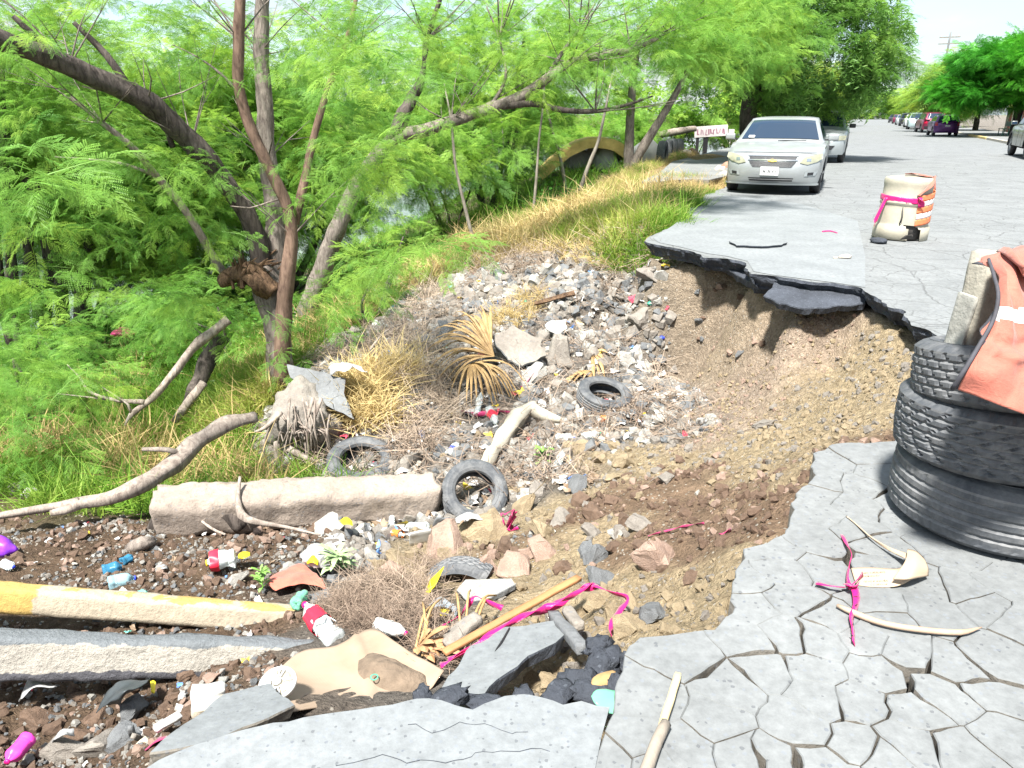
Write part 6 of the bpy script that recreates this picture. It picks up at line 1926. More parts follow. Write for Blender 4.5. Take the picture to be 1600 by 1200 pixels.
# hanging lower asphalt layer under the lip
def plate(name, lab, cat, corners, th, mats, seed=0, amp=.01, step=.04, group=None, wobf=.015, parent=None, f=8):
    """broken plate through given 3D corners (any plane), with ragged border and thickness"""
    C_ = [Vector(c) for c in corners]
    o_ = sum(C_, Vector()) / len(C_)
    n_ = Vector()
    for i in range(len(C_)):
        a, b_ = C_[i] - o_, C_[(i + 1) % len(C_)] - o_
        n_ += a.cross(b_)
    n_.normalize()
    if n_.z < 0: n_ = -n_
    X = (C_[0] - o_).normalized(); X = (X - n_ * X.dot(n_)).normalized(); Yv = n_.cross(X)
    P2 = [Vector(((c - o_).dot(X), (c - o_).dot(Yv))) for c in C_]
    D = densify(P2 + [P2[0]], step)[:-1]
    D = [p + Vector((mnoise.noise(Vector((p.x * f, p.y * f, seed))), mnoise.noise(Vector((p.x * f, p.y * f, seed + 9))))) * wobf * 2 for p in D]
    n = len(D)
    bm = bmesh.new()
    def W3(p, h): return X * p.x + Yv * p.y + n_ * (h + amp * mnoise.noise(Vector((p.x * 5, p.y * 5, seed + 3))))
    top = [bm.verts.new(W3(p, th / 2)) for p in D]
    cen = sum(D, Vector((0, 0))) / n
    r1 = [bm.verts.new(W3(p + (p - cen).normalized() * th * .06 * (1 + mnoise.noise(Vector((p.x * 20, p.y * 20, 1)))), th / 2 - th * .15)) for p in D]
    r2 = [bm.verts.new(W3(p - (p - cen).normalized() * th * .25 * (1 + 1.5 * mnoise.noise(Vector((p.x * 14, p.y * 14, 5)))), -th / 2)) for p in D]
    f0 = bm.faces.new(top); f1 = bm.faces.new(r2[::-1])
    f0.material_index = 0; f1.material_index = 1
    for a, b_ in ((top, r1), (r1, r2)):
        for i in range(n):
            q = bm.faces.new((a[i], b_[i], b_[(i + 1) % n], a[(i + 1) % n])); q.material_index = 1
    bmesh.ops.recalc_face_normals(bm, faces=bm.faces[:])
    bmesh.ops.triangulate(bm, faces=[f0, f1])
    me = bpy.data.meshes.new(name); bm.to_mesh(me); bm.free()
    o2 = meshobj(name, me, mats, parent, loc=o_)
    return tagit(o2, lab, cat, group) if lab else o2
def H(px_, py_, dz=0.0):
    p = ground_hit(px_, py_); p.z += dz; return p
plate('sunken_asphalt', 'grey broken asphalt slab sagging under the far lip of the hollow', 'asphalt slab', [G(1195,462,-.14), G(1212,446,-.10), G(1280,447,-.10), G(1345,452,-.08), G(1352,470,-.10), G(1336,487,-.2), G(1265,490,-.22), G(1215,480,-.2)], .07, [M_ASPH2 if 'M_ASPH2' in globals() else M_ASPH, M_ASPH], seed=2, amp=.02)
plate('sunken_asphalt', 'black broken asphalt ledge below the left part of the far lip', 'asphalt slab', [G(1085,405,-.13), G(1120,402,-.12), G(1178,408,-.12), G(1200,450,-.16), G(1180,452,-.2), G(1130,425,-.2)], .08, [M_ASPH, M_ASPH], seed=5, amp=.03)
# ================================================================ THE HOLLOW: RUBBLE AND LITTER
def conc_piece_mat(name, c1, c2, sp=.2):
    return concrete_mat(name, c1, c2, sp, specscale=40, bumpd=.022)
M_CP = conc_piece_mat('pale_broken_concrete', (.31,.285,.25), (.17,.15,.13))
M_CG = conc_piece_mat('grey_broken_concrete', (.20,.21,.215), (.12,.125,.13))
M_CY = conc_piece_mat('yellow_caliche_lump', (.37,.30,.195), (.24,.185,.115))
M_CPK = conc_piece_mat('pinkish_stone', (.40,.29,.23), (.25,.17,.13))
M_CW = conc_piece_mat('whitish_plaster', (.43,.42,.39), (.28,.27,.24), .1)
M_CBR = conc_piece_mat('brown_clod', (.20,.135,.095), (.11,.072,.05))
M_RED = conc_piece_mat('red_brick_piece', (.36,.12,.07), (.22,.08,.05))

def angular(seed, cuts=7, rough=.05, sub=True):
    """broken stone: a block cut by random planes, edges chipped"""
    rr = random.Random(seed)
    bm = bmesh.new(); bmesh.ops.create_cube(bm, size=1.0)
    for i in range(cuts):
        n = Vector((rr.gauss(0, 1), rr.gauss(0, 1), rr.gauss(0, 1))).normalized()
        r = bmesh.ops.bisect_plane(bm, geom=bm.verts[:] + bm.edges[:] + bm.faces[:], plane_co=n * rr.uniform(.30, .46), plane_no=n, clear_outer=True)
        es = [e for e in r['geom_cut'] if isinstance(e, bmesh.types.BMEdge)]
        if es:
            try: bmesh.ops.contextual_create(bm, geom=es)
            except Exception: pass
    bmesh.ops.bevel(bm, geom=bm.edges[:], offset=.035, segments=1, affect='EDGES')
    bmesh.ops.triangulate(bm, faces=bm.faces[:])
    if sub:
        bmesh.ops.subdivide_edges(bm, edges=[e for e in bm.edges if e.calc_length() > .22], cuts=2, use_grid_fill=False)
        bmesh.ops.triangulate(bm, faces=bm.faces[:])
    for v in bm.verts:
        v.co += mnoise.noise_vector(v.co * 3 + Vector((seed * 3.7, 0, 0))) * rough * 1.6 + mnoise.noise_vector(v.co * 9 + Vector((0, seed, 0))) * rough
    return frombm('stone', bm)
STONES = [angular(s, 6 + s % 4, .05) for s in range(14)]
SM_STONES = [angular(s + 50, 5, .03, False) for s in range(8)]
_sm = {}
def stone_mesh(k, mat, small=False):
    key = (k, mat.name, small)
    if key not in _sm:
        me = (SM_STONES if small else STONES)[k].copy(); me.materials.clear(); me.materials.append(mat); _sm[key] = me
    return _sm[key]

# landmarks used in the wording of the labels
LM = [('the flat-lying tyre',943,627),('the leaning tyre',740,770),('the half-buried tyre',560,722),('the dry palm fan',750,550),
      ('the tilted slab',505,612),('the straw mound',600,640),('the long concrete beam',450,785),('the yellow kerb',250,940),('the stained gutter block',250,1010),
      ('the muddy cardboard',560,1050),('the crushed bottle',350,878),('the cracked asphalt slab',800,1030),('the orange timber lath',800,955),('the big pinkish chunk',1030,870),
      ('the torn tyre strip',745,912),('the knotted pink tape',792,815),('the far lip of asphalt',1150,430),('the pale plastered fork',820,660),('the brown earth ramp',1150,760),('the white cloth',870,510),('the small palm fan',930,575),
      ('the pale pavement corner',1060,1010),('the dark tar lumps',930,1060),('the red rag',470,905),('the black rubber flap',200,1080),('the pink bottle',28,1168)]
_used = {}
def where(px, py):
    best = min(LM, key=lambda l: math.hypot(l[1] - px, (l[2] - py) * 1.3))
    dx, dy = px - best[1], py - best[2]
    d = math.hypot(dx, dy)
    if abs(dx) > abs(dy) * 1.2: side = 'right of' if dx > 0 else 'left of'
    else: side = 'below' if dy > 0 else 'above'
    pre = 'just ' if d < 45 else ('' if d < 110 else 'well ')
    return pre + side + ' ' + best[0]
_lab = {}
def uniq(o, base, px, py, cat, group):
    l = base + ' ' + where(px, py)
    l = l.replace('just right of', 'close on the right of').replace('just left of', 'close on the left of')
    _lab.setdefault(l, []).append((o, px, py, cat, group))
    o['category'] = cat; o['label'] = l
ROCKN = {id(M_CP): 'pale concrete chunk', id(M_CG): 'grey concrete chunk', id(M_CY): 'yellow caliche lump', id(M_CPK): 'pinkish stone', id(M_CW): 'whitish plaster piece', id(M_CBR): 'brown earth clod', id(M_RED): 'red brick piece'}
def px_size(px, py, y):
    d = y * CP + (CAMH - (CAMH + ray(px, py).z / ray(px, py).y * y)) * SP
    return FPX / d
def rock(px, py, wpx, hpx, mat, k=None, rot=None, label=True, sink=.40, flat=1.0, shape=''):
    p = ground_hit(px, py + hpx * .35)
    s = px_size(px, py, p.y)
    w, h = wpx / s, hpx / s
    k = random.randrange(len(STONES)) if k is None else k
    o = meshobj('rubble_chunk', stone_mesh(k, mat), None, None, (p.x, p.y + w * .15, p.z + h * (.5 - sink) * .9), rot or (random.uniform(-.5, .5), random.uniform(-.5, .5), random.uniform(0, 6.3)), (w * 1.05, w * .95, h * 1.05 * flat))
    size = 'large' if wpx > 42 else ('middling' if wpx > 24 else 'small')
    uniq(o, size + ' ' + (shape + ' ' if shape else '') + ROCKN[id(mat)], px, py, 'rubble', 'broken rubble in the hollow')
    return o
C_, G_, Y_, K_, W_, B_, D_ = M_CP, M_CG, M_CY, M_CPK, M_CW, M_CBR, M_RED
RK = [
 (1030,868,66,58,K_),(1018,959,50,32,G_),(935,862,38,40,G_),(945,903,50,26,G_),(915,858,30,26,G_),(970,829,28,22,C_),(1000,823,36,14,C_),(925,826,20,28,C_),(965,832,26,20,W_),
 (806,884,66,44,K_),(852,856,42,30,K_),(826,864,26,26,K_),(848,828,44,26,Y_),(880,812,40,16,C_),(690,842,64,66,K_),(755,826,70,54,Y_),(722,862,34,40,Y_),(700,868,30,30,Y_),(748,888,48,34,K_),
 (620,872,32,30,Y_),(612,892,40,26,K_),(645,866,30,28,Y_),(588,884,34,26,Y_),(575,862,24,20,C_),(604,858,30,18,C_),(660,900,30,20,Y_),(790,850,26,20,B_),(880,885,30,22,B_),(900,905,26,18,C_),
 (960,960,34,30,Y_),(985,975,40,36,Y_),(925,940,46,34,Y_),(900,955,30,24,Y_),(945,930,30,20,Y_),(870,940,28,22,Y_),(905,995,26,18,C_),(860,965,26,30,C_),(985,940,30,20,Y_),(1040,985,30,18,Y_),(1060,950,26,16,Y_),
 (800,548,62,50,C_),(876,546,42,62,C_),(830,588,50,24,W_),(842,528,30,36,C_),(970,562,30,34,W_),(994,548,28,30,W_),(1005,574,32,22,W_),(1002,496,40,28,C_),(990,518,24,18,C_),(905,520,18,16,C_),
 (885,560,20,26,G_),(920,595,24,16,W_),(1015,428,38,20,C_),(985,432,26,14,W_),(1032,600,16,10,C_),(1040,640,22,12,C_),(1015,655,24,14,G_),(960,660,24,14,C_),(700,512,24,40,G_),(722,440,18,40,W_),(760,430,16,34,W_),
 (775,455,28,24,C_),(800,460,32,18,W_),(820,455,22,16,C_),(745,470,16,26,C_),(765,480,14,22,G_),(740,500,20,16,C_),(860,430,26,14,G_),(880,445,24,12,C_),(905,425,18,16,C_),(925,440,20,16,C_),(950,475,22,12,G_),
 (930,470,20,14,G_),(965,465,22,10,C_),(985,470,20,12,G_),(955,500,18,22,G_),(940,520,22,12,G_),(1020,520,16,14,C_),(1035,540,14,12,C_),(1010,540,20,16,G_),(1030,560,18,14,G_),(1050,580,14,10,C_),
 (795,690,24,18,W_),(805,710,22,14,C_),(825,725,18,24,W_),(765,705,18,12,G_),(720,690,18,14,C_),(655,700,16,12,C_),(650,698,14,10,W_),(880,716,24,14,Y_),(955,695,26,18,Y_),(895,700,38,22,Y_),(838,740,22,14,G_),(838,768,28,16,C_),
 (815,790,44,26,Y_),(800,770,24,16,Y_),(775,745,20,12,C_),(865,690,18,14,C_),(940,715,30,24,Y_),(975,720,36,24,Y_),(925,730,26,20,Y_),(960,745,26,14,Y_),(900,755,28,40,G_),(1045,745,24,14,C_),(1000,776,18,14,Y_),(1075,700,18,10,C_),
 (1195,664,40,12,C_),(1110,718,16,12,C_),(1090,770,10,8,W_),(1025,735,16,10,C_),(365,906,38,22,W_),(252,884,16,12,W_),(107,830,14,10,W_),(25,765,30,22,C_),(45,770,26,18,W_),(10,750,24,16,C_),(510,828,50,16,W_),(470,905,20,16,C_),
 (520,904,26,26,G_),(560,915,60,18,C_),(500,935,40,16,G_),(600,835,24,14,C_),(560,845,20,16,C_),(545,820,26,20,C_),(715,985,30,50,C_),(700,1000,24,30,G_),(885,1010,24,14,C_),(860,1065,34,20,Y_),(830,1070,40,18,Y_),(890,1065,30,24,G_),(900,1040,20,30,C_),
 (160,1165,70,40,C_),(205,1110,44,36,G_),(190,1150,50,30,G_),(95,1180,60,34,C_),(120,1150,30,20,B_),(60,1120,40,26,B_),(80,1140,24,16,B_),(150,1125,36,20,B_),(290,1055,36,22,B_),(310,1070,26,16,B_),(330,1058,24,14,K_),(270,1090,26,16,B_),
 (345,1050,16,12,W_),(95,1128,16,10,C_),(45,1190,18,12,W_),(290,1120,24,14,B_),(640,720,60,26,C_),(440,735,28,26,C_),(595,460,34,44,C_),(612,440,26,20,C_),(1128,842,18,14,B_),(1100,850,26,16,B_),(1070,800,22,14,B_),(1130,760,24,14,B_),(980,815,26,16,B_),
 (1000,850,26,18,B_),(1080,905,26,16,B_),(960,855,24,18,B_),(905,780,30,24,B_),(930,800,34,24,B_),(960,780,26,18,B_),(1180,800,20,12,B_),(1045,930,18,12,Y_),(1120,930,18,12,Y_),(1080,950,20,12,Y_),
]
for r_ in RK: rock(*r_)
# more rubble that one can still pick out, by areas
def area_rocks(n, poly, wr, mats, hr=(.55, .85), seed=0):
    rr = random.Random(seed)
    xs = [p[0] for p in poly]; ys = [p[1] for p in poly]
    k = 0
    while k < n:
        x, y = rr.uniform(min(xs), max(xs)), rr.uniform(min(ys), max(ys))
        if not inpoly(np.array([x]), np.array([y]), poly)[0]: continue
        w = rr.uniform(*wr) if rr.random() < .7 else wr[0]
        rock(x, y, w, w * rr.uniform(*hr), rr.choice(mats)); k += 1
area_rocks(70, [(690,430),(830,415),(960,400),(1040,470),(1060,600),(960,640),(870,600),(840,500),(700,480)], (11,22), [C_, G_, G_, C_, W_], seed=1)
area_rocks(34, [(620,600),(700,620),(900,640),(1000,690),(880,800),(800,790),(700,720),(620,690)], (10,19), [C_, G_, W_, Y_], seed=2)
area_rocks(36, [(580,840),(800,820),(950,870),(1010,960),(900,1000),(720,960),(600,930)], (11,24), [Y_, Y_, K_, C_], seed=3)
area_rocks(26, [(900,760),(1100,700),(1230,720),(1210,830),(1120,880),(980,900),(900,830)], (10,20), [B_, B_, Y_, K_], seed=4)
area_rocks(26, [(0,1070),(380,1050),(340,1110),(230,1180),(0,1195)], (10,22), [B_, B_, C_, K_], seed=5)
area_rocks(24, [(260,845),(560,830),(560,940),(300,900)], (8,15), [C_, W_, B_], seed=6)
area_rocks(16, [(1080,420),(1240,500),(1180,620),(1080,560)], (9,16), [K_, B_, G_], seed=7)

# gravel and clods: nobody could count them
def gravel_proto(seed, mat):
    o = bpy.data.objects.new('gravel_grain', stone_mesh(seed % 8, mat, True)); return o
P_GRAV = [gravel_proto(0, M_CP), gravel_proto(1, M_CG), gravel_proto(2, M_CW)]
P_CLOD = [gravel_proto(3, M_CBR), gravel_proto(4, M_CBR), gravel_proto(5, M_CPK)]
P_CAL = [gravel_proto(6, M_CY), gravel_proto(7, M_CY), gravel_proto(3, M_CP)]
def loose(name, n, k, protos, bounds, s0, s1, pw=2.6, seed=0, tl=1.0):
    m = n * 10
    y = bounds[2] + (bounds[3] - bounds[2]) * rng.random(m) ** 1.3
    x = bounds[0] + (bounds[1] - bounds[0]) * rng.random(m)
    W = soil_w(x, y)
    keep = (W[:, k].sum(1) if isinstance(k, list) else W[:, k]) > .45
    if name == 'earth_gravel': keep &= x < .3 + .3 * vnoise(x * 3, y * 3)
    keep &= ~(inpoly(x, y, polyA) | inpoly(x, y, polyB) | inpoly(x, y, polyC))
    keep &= fbm(x * 2.5, y * 2.5, oct=3, seed=70 + seed) > -.35
    x, y = x[keep][:n], y[keep][:n]
    z = height(x, y)
    q = len(x)
    s = s0 + (s1 - s0) * rng.random(q) ** pw
    o = scatter(name, np.stack([x, y, z + s * .15], 1), rng.uniform(0, 6.3, (q, 3)), s * (.6 + y / 9), protos, np.full(q, .5))
    o['kind'] = 'stuff'
    return o
loose('litter_gravel', 7500, [3], P_GRAV + P_GRAV[:1], (-3, 3, 4, 12.5), .012, .095, seed=1, pw=3.2)
loose('earth_clods', 6500, 0, P_CLOD[:2] * 2 + P_CLOD[2:], (-4, 3.4, 1.4, 7), .006, .055, seed=2, pw=5)
loose('earth_gravel', 6500, 0, P_GRAV, (-4, 2.5, 1.4, 7), .006, .034, seed=3)
loose('caliche_crumbs', 7500, 1, P_CAL, (-1.5, 3.6, 1.6, 8), .005, .045, seed=4, pw=9)
loose('wall_crumbs', 2500, 2, P_CAL[:2] + P_CLOD[2:], (0, 3.6, 4.5, 9), .004, .03, seed=5, pw=7)
# paper and plastic scraps, past counting
def scrap_mat():
    m, nt, b, out = newmat('litter_scraps')
    at = nt.nodes.new('ShaderNodeAttribute'); at.attribute_type = 'INSTANCER'; at.attribute_name = 'tint'
    r = ramp(nt, [(0, (.45,.45,.44)), (.3, (.30,.28,.24)), (.42, (.5,.5,.5)), (.55, (.10,.22,.50)), (.60, (.48,.48,.47)), (.72, (.55,.06,.10)), (.76, (.20,.14,.09)), (.86, (.12,.42,.34)), (.89, (.40,.34,.24)), (.95, (.62,.46,.05))], at.outputs['Fac'], 'CONSTANT')
    nt.links.new(r.outputs['Color'], b.inputs['Base Color']); b.inputs['Roughness'].default_value = .6
    return m
M_SCR = scrap_mat()
def scrap(seed):
    rr = random.Random(seed); V, F = [], []
    for i in range(4):
        for j in range(4):
            V.append(Vector((i / 3 - .5 + rr.uniform(-.12, .12), (j / 3 - .5) * rr.uniform(.4, .9), rr.uniform(-.18, .18))))
    for i in range(3):
        for j in range(3): F.append((i * 4 + j, i * 4 + j + 1, i * 4 + j + 5, i * 4 + j + 4))
    return V, F
P_SCR = [proto('scrap', scrap(s), M_SCR) for s in range(4)]
surf_scatter('litter_scraps', 900, lambda x, y: soil_w(x, y)[:, 3] > .5, P_SCR, (.03, .14), .5, (-2.5, 2.5, 4.2, 12.5), .5, zoff=.03)
surf_scatter('litter_scraps_near', 160, lambda x, y: (soil_w(x, y)[:, 0] > .5) & (x < .4), P_SCR, (.015, .05), .5, (-3.5, .5, 1.8, 5.5), .5, zoff=.02)
for o_n in ('litter_scraps', 'litter_scraps_near'):
    a_ = bpy.data.objects[o_n].data.attributes['tint']; a_.data.foreach_set('value', rng.random(len(a_.data)).astype(np.float32))
# twigs and stalks tangled through the litter
surf_scatter('dead_twig_tangle', 750, lambda x, y: soil_w(x, y)[:, 3] > .5, P_TWIG, (.5, 1.6), .5, (-2.5, 2.5, 5.5, 12.5), .5, zoff=.01)
surf_scatter('dry_stalk_pile', 420, near_px([(560,930),(600,950),(640,940),(540,960),(600,990),(650,980),(690,890),(620,925),(580,965),(690,1030)], .16), P_TWIG, (.35, .75), .35, (-1.6, .6, 2, 4), .6, zoff=.04, near=1)
surf_scatter('grey_root_tangle', 110, near_px([(660,620),(680,650),(670,690),(640,700),(620,600),(690,600)], .28), P_TWIG, (.8, 1.7), .75, (-2.5, 0, 5.5, 9), .7, zoff=.06, near=1)
surf_scatter('slope_dead_twigs', 190, near_px([(700,450),(650,500),(620,540),(600,560),(680,470),(560,560),(730,430),(800,420),(860,410),(900,400),(960,405)], .5), P_TWIG, (.9, 2.0), .7, (-4, 2, 6, 14), .7, zoff=.03, near=1)
surf_scatter('straw_mound', 330, near_px([(590,600),(570,620),(610,590),(560,640),(590,650),(630,590)], .22), P_STRAW, (.7, 1.2), .8, (-2.5, 0, 5.5, 9), .5, lean=-PI / 2, zoff=.05, near=1)
surf_scatter('straw_on_rubble', 260, near_px([(800,500),(960,405),(930,395),(1000,390),(820,480)], .3), P_STRAW, (.5, 1.0), .7, (-1, 2.5, 7, 13), .6, lean=-PI / 2, zoff=.05, near=1)
surf_scatter('grass_by_tree_foot', 900, near_px([(400,600),(370,590),(410,570),(380,640),(340,620),(300,640)], .5), P_GRASS, (.8, 1.3), .8, (-5, -1.5, 6, 11), .4, near=1)

# ---------------------------------------------------------------- tyres in the hollow
p = H(943, 640, .15); tyre('worn grey tyre lying almost flat among the litter at the foot of the far wall', p, (R(15), R(4), .4), 0, (.82, .82, .85))
p = Y(741, 770, H(741, 792).y); tyre('old tyre leaning back against the right end of the long concrete beam', p, (R(46), R(0), R(14)), 1, (.76, .76, .85))
p = H(562, 742, -.02); tyre('dark half-buried tyre lying low behind the long concrete beam', p + Vector((0, .10, .06)), (R(16), R(8), R(-12)), 1, (.90, .90, 1.1))
# torn strip of tread
V, F, mi = tyre_mesh(.36, .22, .2, 2)
n_ = len(V) // 160
keepF = [(f, m) for f, m in zip(F, mi) if max(f) // n_ < 37 and min(f) // n_ > 1 and all((i % n_) > 4 and (i % n_) < n_ - 9 for i in f)]
me = pydata('tyre_strip', V, [f for f, _ in keepF], False, [m for _, m in keepF]); me.materials.append(M_RUB); me.materials.append(M_RUBD)
p = H(747, 925)
o = meshobj('tyre_strip', me, None, None, p + Vector((-.10, .22, -.27)), (R(72), R(-52), R(4)), (.85, .85, .9))
o.modifiers.new('thickness', 'SOLIDIFY').thickness = .01
tagit(o, 'torn strip of tyre tread lying above the pale wedge of plaster', 'tyre strip')
plate('plaster_wedge', 'pale wedge-shaped plaster board under the torn tyre strip', 'board', [H(715,935,.04), H(730,925,.06), H(800,918,.05), H(806,926,.03), H(760,945,.0), H(735,948,.0)], .03, [M_CW, M_CG], seed=4, wobf=.006)

# ---------------------------------------------------------------- long concrete beam
def beam(name, lab, cat, A, Bp, w, h, mats, tw=0.0, cuts=(26, 3, 3), amp=.012, seed=0, chip=.03, matf=None, parent=None, roll=0.0, taper=1.0):
    A, Bp = Vector(A), Vector(Bp); d = Bp - A; L_ = d.length
    bm = bmesh.new()
    nx_, nw, nh = cuts
    X = d.normalized(); Z = Vector((0, 0, 1)); Yv = Z.cross(X).normalized(); Z = X.cross(Yv)
    if roll: 
        q = Matrix.Rotation(roll, 3, X); Yv = q @ Yv; Z = q @ Z
    bmesh.ops.create_cube(bm, size=1)
    bmesh.ops.scale(bm, vec=(1, 1, 1), verts=bm.verts[:])
    xs = [e for e in bm.edges if abs(e.verts[0].co.x - e.verts[1].co.x) > .5]
    bmesh.ops.subdivide_edges(bm, edges=xs, cuts=nx_, use_grid_fill=True)
    ys = [e for e in bm.edges if abs(e.verts[0].co.y - e.verts[1].co.y) > .5]
    bmesh.ops.subdivide_edges(bm, edges=ys, cuts=nw, use_grid_fill=True)
    zs = [e for e in bm.edges if abs(e.verts[0].co.z - e.verts[1].co.z) > .5]
    bmesh.ops.subdivide_edges(bm, edges=zs, cuts=nh, use_grid_fill=True)
    for v in bm.verts:
        c = v.co.copy()
        e = (abs(abs(c.x) - .5) < 1e-4) + (abs(abs(c.y) - .5) < 1e-4) + (abs(abs(c.z) - .5) < 1e-4)
        sc = 1 + (taper - 1) * (c.x + .5)
        p = Vector((c.x * L_, c.y * w * sc, c.z * h * sc))
        nzv = mnoise.noise_vector(p * 6 + Vector((seed * 5, 0, 0))) + .6 * mnoise.noise_vector(p * 17)
        p += nzv * amp
        if e > 1:
            k = chip * (.35 + max(0, mnoise.noise(p * 5 + Vector((seed, 3, 1)))) * 1.6)
            p.y -= math.copysign(k, c.y) * (abs(abs(c.y) - .5) < 1e-4); p.z -= math.copysign(k, c.z) * (abs(abs(c.z) - .5) < 1e-4)
            if abs(abs(c.x) - .5) < 1e-4: p.x -= math.copysign(k, c.x)
        v.co = p
    if matf:
        for f in bm.faces:
            c = f.calc_center_median(); f.material_index = matf(c.x / L_ + .5, c.y / w, c.z / h, c)
    o = meshobj(name, frombm(name, bm, True), mats, parent, loc=(A + Bp) / 2, rot=Matrix((X, Yv, Z)).transposed().to_euler())
    return tagit(o, lab, cat) if lab else o
M_BEAM = conc_piece_mat('weathered_pink_concrete', (.36,.305,.255), (.24,.20,.17))
pA, pB = Y(240, 800, H(240, 836).y + .1), Y(683, 775, H(683, 806).y + .12)
beam('concrete_beam', 'long pale concrete beam lying across the hollow with a chipped left end', 'beam', pA, pB, .30, .33, [M_BEAM, M_CG], seed=2, amp=.022, chip=.045, cuts=(70, 6, 6), roll=.15)
hl_ = H(310, 832)
V, F = tube_data([hl_ + Vector((-.36, .02, -.02)), hl_ + Vector((-.26, .02, .12)), hl_ + Vector((-.05, .02, .20)), hl_ + Vector((.2, .02, .17)), hl_ + Vector((.33, .02, .02))], [.05, .06, .065, .06, .05], sides=8, step=.04, rough=.4)
tagit(meshobj('bark_arch', pydata('bark_arch', V, F, True), M_BARK_DARK), 'curved dark strip of bark arching in front of the beam left end', 'bark')

# ---------------------------------------------------------------- displaced kerb pieces
def yk(t, a, b_, c):
    n = mnoise.noise(Vector((c.x * 3.1, c.y * 3.1, c.z * 5)))
    if b_ > .30: return 0 if (t < .40 or n > -.15) else 1
    return 1 if (n > -.35 and not (t < .22)) else 0
M_YEL2 = basic('flaking_yellow_paint', (.66,.42,.09), .8, .2, 7, .006, 60, col2=(.60,.50,.30))
M_KERB2 = basic('cream_painted_concrete', (.42,.375,.295), .9, .15, 5, .008, 60)
def flake_mat(name, zones, bumpd=.01):
    m, nt, b, out = newmat(name)
    v = coords(nt, 'Object')
    sx = nt.nodes.new('ShaderNodeSeparateXYZ'); nt.links.new(v, sx.inputs[0])
    n1 = noise_n(nt, v, 4.5, 9, .68, .5); n2 = noise_n(nt, v, 40, 6, .7)
    c = None
    for zn in zones:
        if c is None: c = zn; continue
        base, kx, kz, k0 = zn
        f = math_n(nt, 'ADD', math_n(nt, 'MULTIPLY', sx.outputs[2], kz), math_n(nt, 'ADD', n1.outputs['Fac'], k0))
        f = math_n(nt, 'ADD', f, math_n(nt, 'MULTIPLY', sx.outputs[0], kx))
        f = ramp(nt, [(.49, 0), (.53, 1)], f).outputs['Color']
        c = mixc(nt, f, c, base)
    c = mixc(nt, .6, c, ramp(nt, [(.3, .65), (.7, 1.25)], n2.outputs['Fac']).outputs['Color'], 'MULTIPLY')
    nt.links.new(c, b.inputs['Base Color']); b.inputs['Roughness'].default_value = .9
    bump(nt, b, math_n(nt, 'ADD', n2.outputs['Fac'], n1.outputs['Fac']), .8, bumpd)
    return m
M_YKERB = flake_mat('flaking_yellow_kerb_paint', [(.36,.31,.235), ((.40,.27,.08), -3.2, 0, -1.12), ((.40,.28,.09), 0, 11, -.72), ((.16,.135,.11), 0, -9, -.62)])
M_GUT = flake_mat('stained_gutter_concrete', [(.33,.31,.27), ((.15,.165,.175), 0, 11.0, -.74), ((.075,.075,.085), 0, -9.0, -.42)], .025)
kA, kB = Y(-150, 921, 3.05), Y(478, 968, 3.42)
beam('kerb_block', 'long displaced kerb with flaking yellow paint lying across the lower left', 'kerb', kA, kB, .12, .13, [M_YKERB], seed=4, amp=.006, chip=.012, cuts=(60, 3, 4), roll=-.25)
gA, gB = Y(-140, 1022, 2.62), Y(496, 1026, 2.90)
def gk(t, a, b_, c):
    n = mnoise.noise(Vector((c.x * 6, c.y * 6, c.z * 9)))
    if b_ > .42: return 1
    if b_ < -.18 + .2 * n: return 2
    return 0
M_STAIN = concrete_mat('dark_stained_aggregate', (.16,.15,.16), (.05,.048,.052), .5, specscale=60, bumpd=.05)
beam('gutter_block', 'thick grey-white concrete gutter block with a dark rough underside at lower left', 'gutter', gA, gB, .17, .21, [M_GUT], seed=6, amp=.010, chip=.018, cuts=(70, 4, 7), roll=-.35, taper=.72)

# ---------------------------------------------------------------- slabs
plate('tilted_slab', 'smooth grey tilted slab wedged against the foot of the mesquite', 'slab', [Y(452,574,7.35), Y(505,582,7.2), Y(540,592,7.1), Y(537,612,7.0), Y(558,660,6.85), Y(520,640,6.9), Y(480,612,7.05), Y(455,590,7.2)], .05, [M_CG, M_CBR], seed=3, wobf=.01)
zS = -.50
plate('cracked_slab', 'large cracked grey asphalt slab lying tilted at the lower centre', 'slab', [Y(688,1092,2.02), Y(700,1062,2.12), Y(738,1022,2.32), Y(790,992,2.46), Y(866,978,2.50), Y(884,1000,2.36), Y(868,1018,2.30), Y(826,1036,2.22), Y(790,1062,2.12), Y(756,1098,1.98)], .05, [M_PATCH, M_ASPH], seed=8, wobf=.012, amp=.006)
crk = [Y(796, 990, 2.455), Y(784, 1012, 2.345), Y(770, 1035, 2.255), Y(765, 1052, 2.195)]
V, F = tube_data([c + Vector((0, 0, .027)) for c in crk], [.003, .005, .005, .002], sides=4, step=.03, rough=.4)
o = meshobj('slab_crack', pydata('slab_crack', V, F), M_BLACK); o.parent = bpy.data.objects['cracked_slab']; o.location = -bpy.data.objects['cracked_slab'].location
plate('sunken_slab', 'sunken strip of grey pavement beside the muddy cardboard', 'slab', [G(232,1192,-.24), G(300,1130,-.31), G(350,1092,-.36), G(420,1078,-.38), G(440,1100,-.35), G(460,1112,-.32), G(400,1140,-.28), G(330,1168,-.25)], .04, [M_PATCH, M_CONCSIDE], seed=9, wobf=.01, amp=.01)
plate('round_slab', 'broad pale broken slab propped behind the dry palm fan', 'slab', [Y(772,525,8.4), Y(800,515,8.6), Y(845,535,8.5), Y(852,560,8.3), Y(815,574,8.15), Y(790,568,8.2), Y(776,545,8.3)], .10, [M_CP, M_CG], seed=11, wobf=.02)
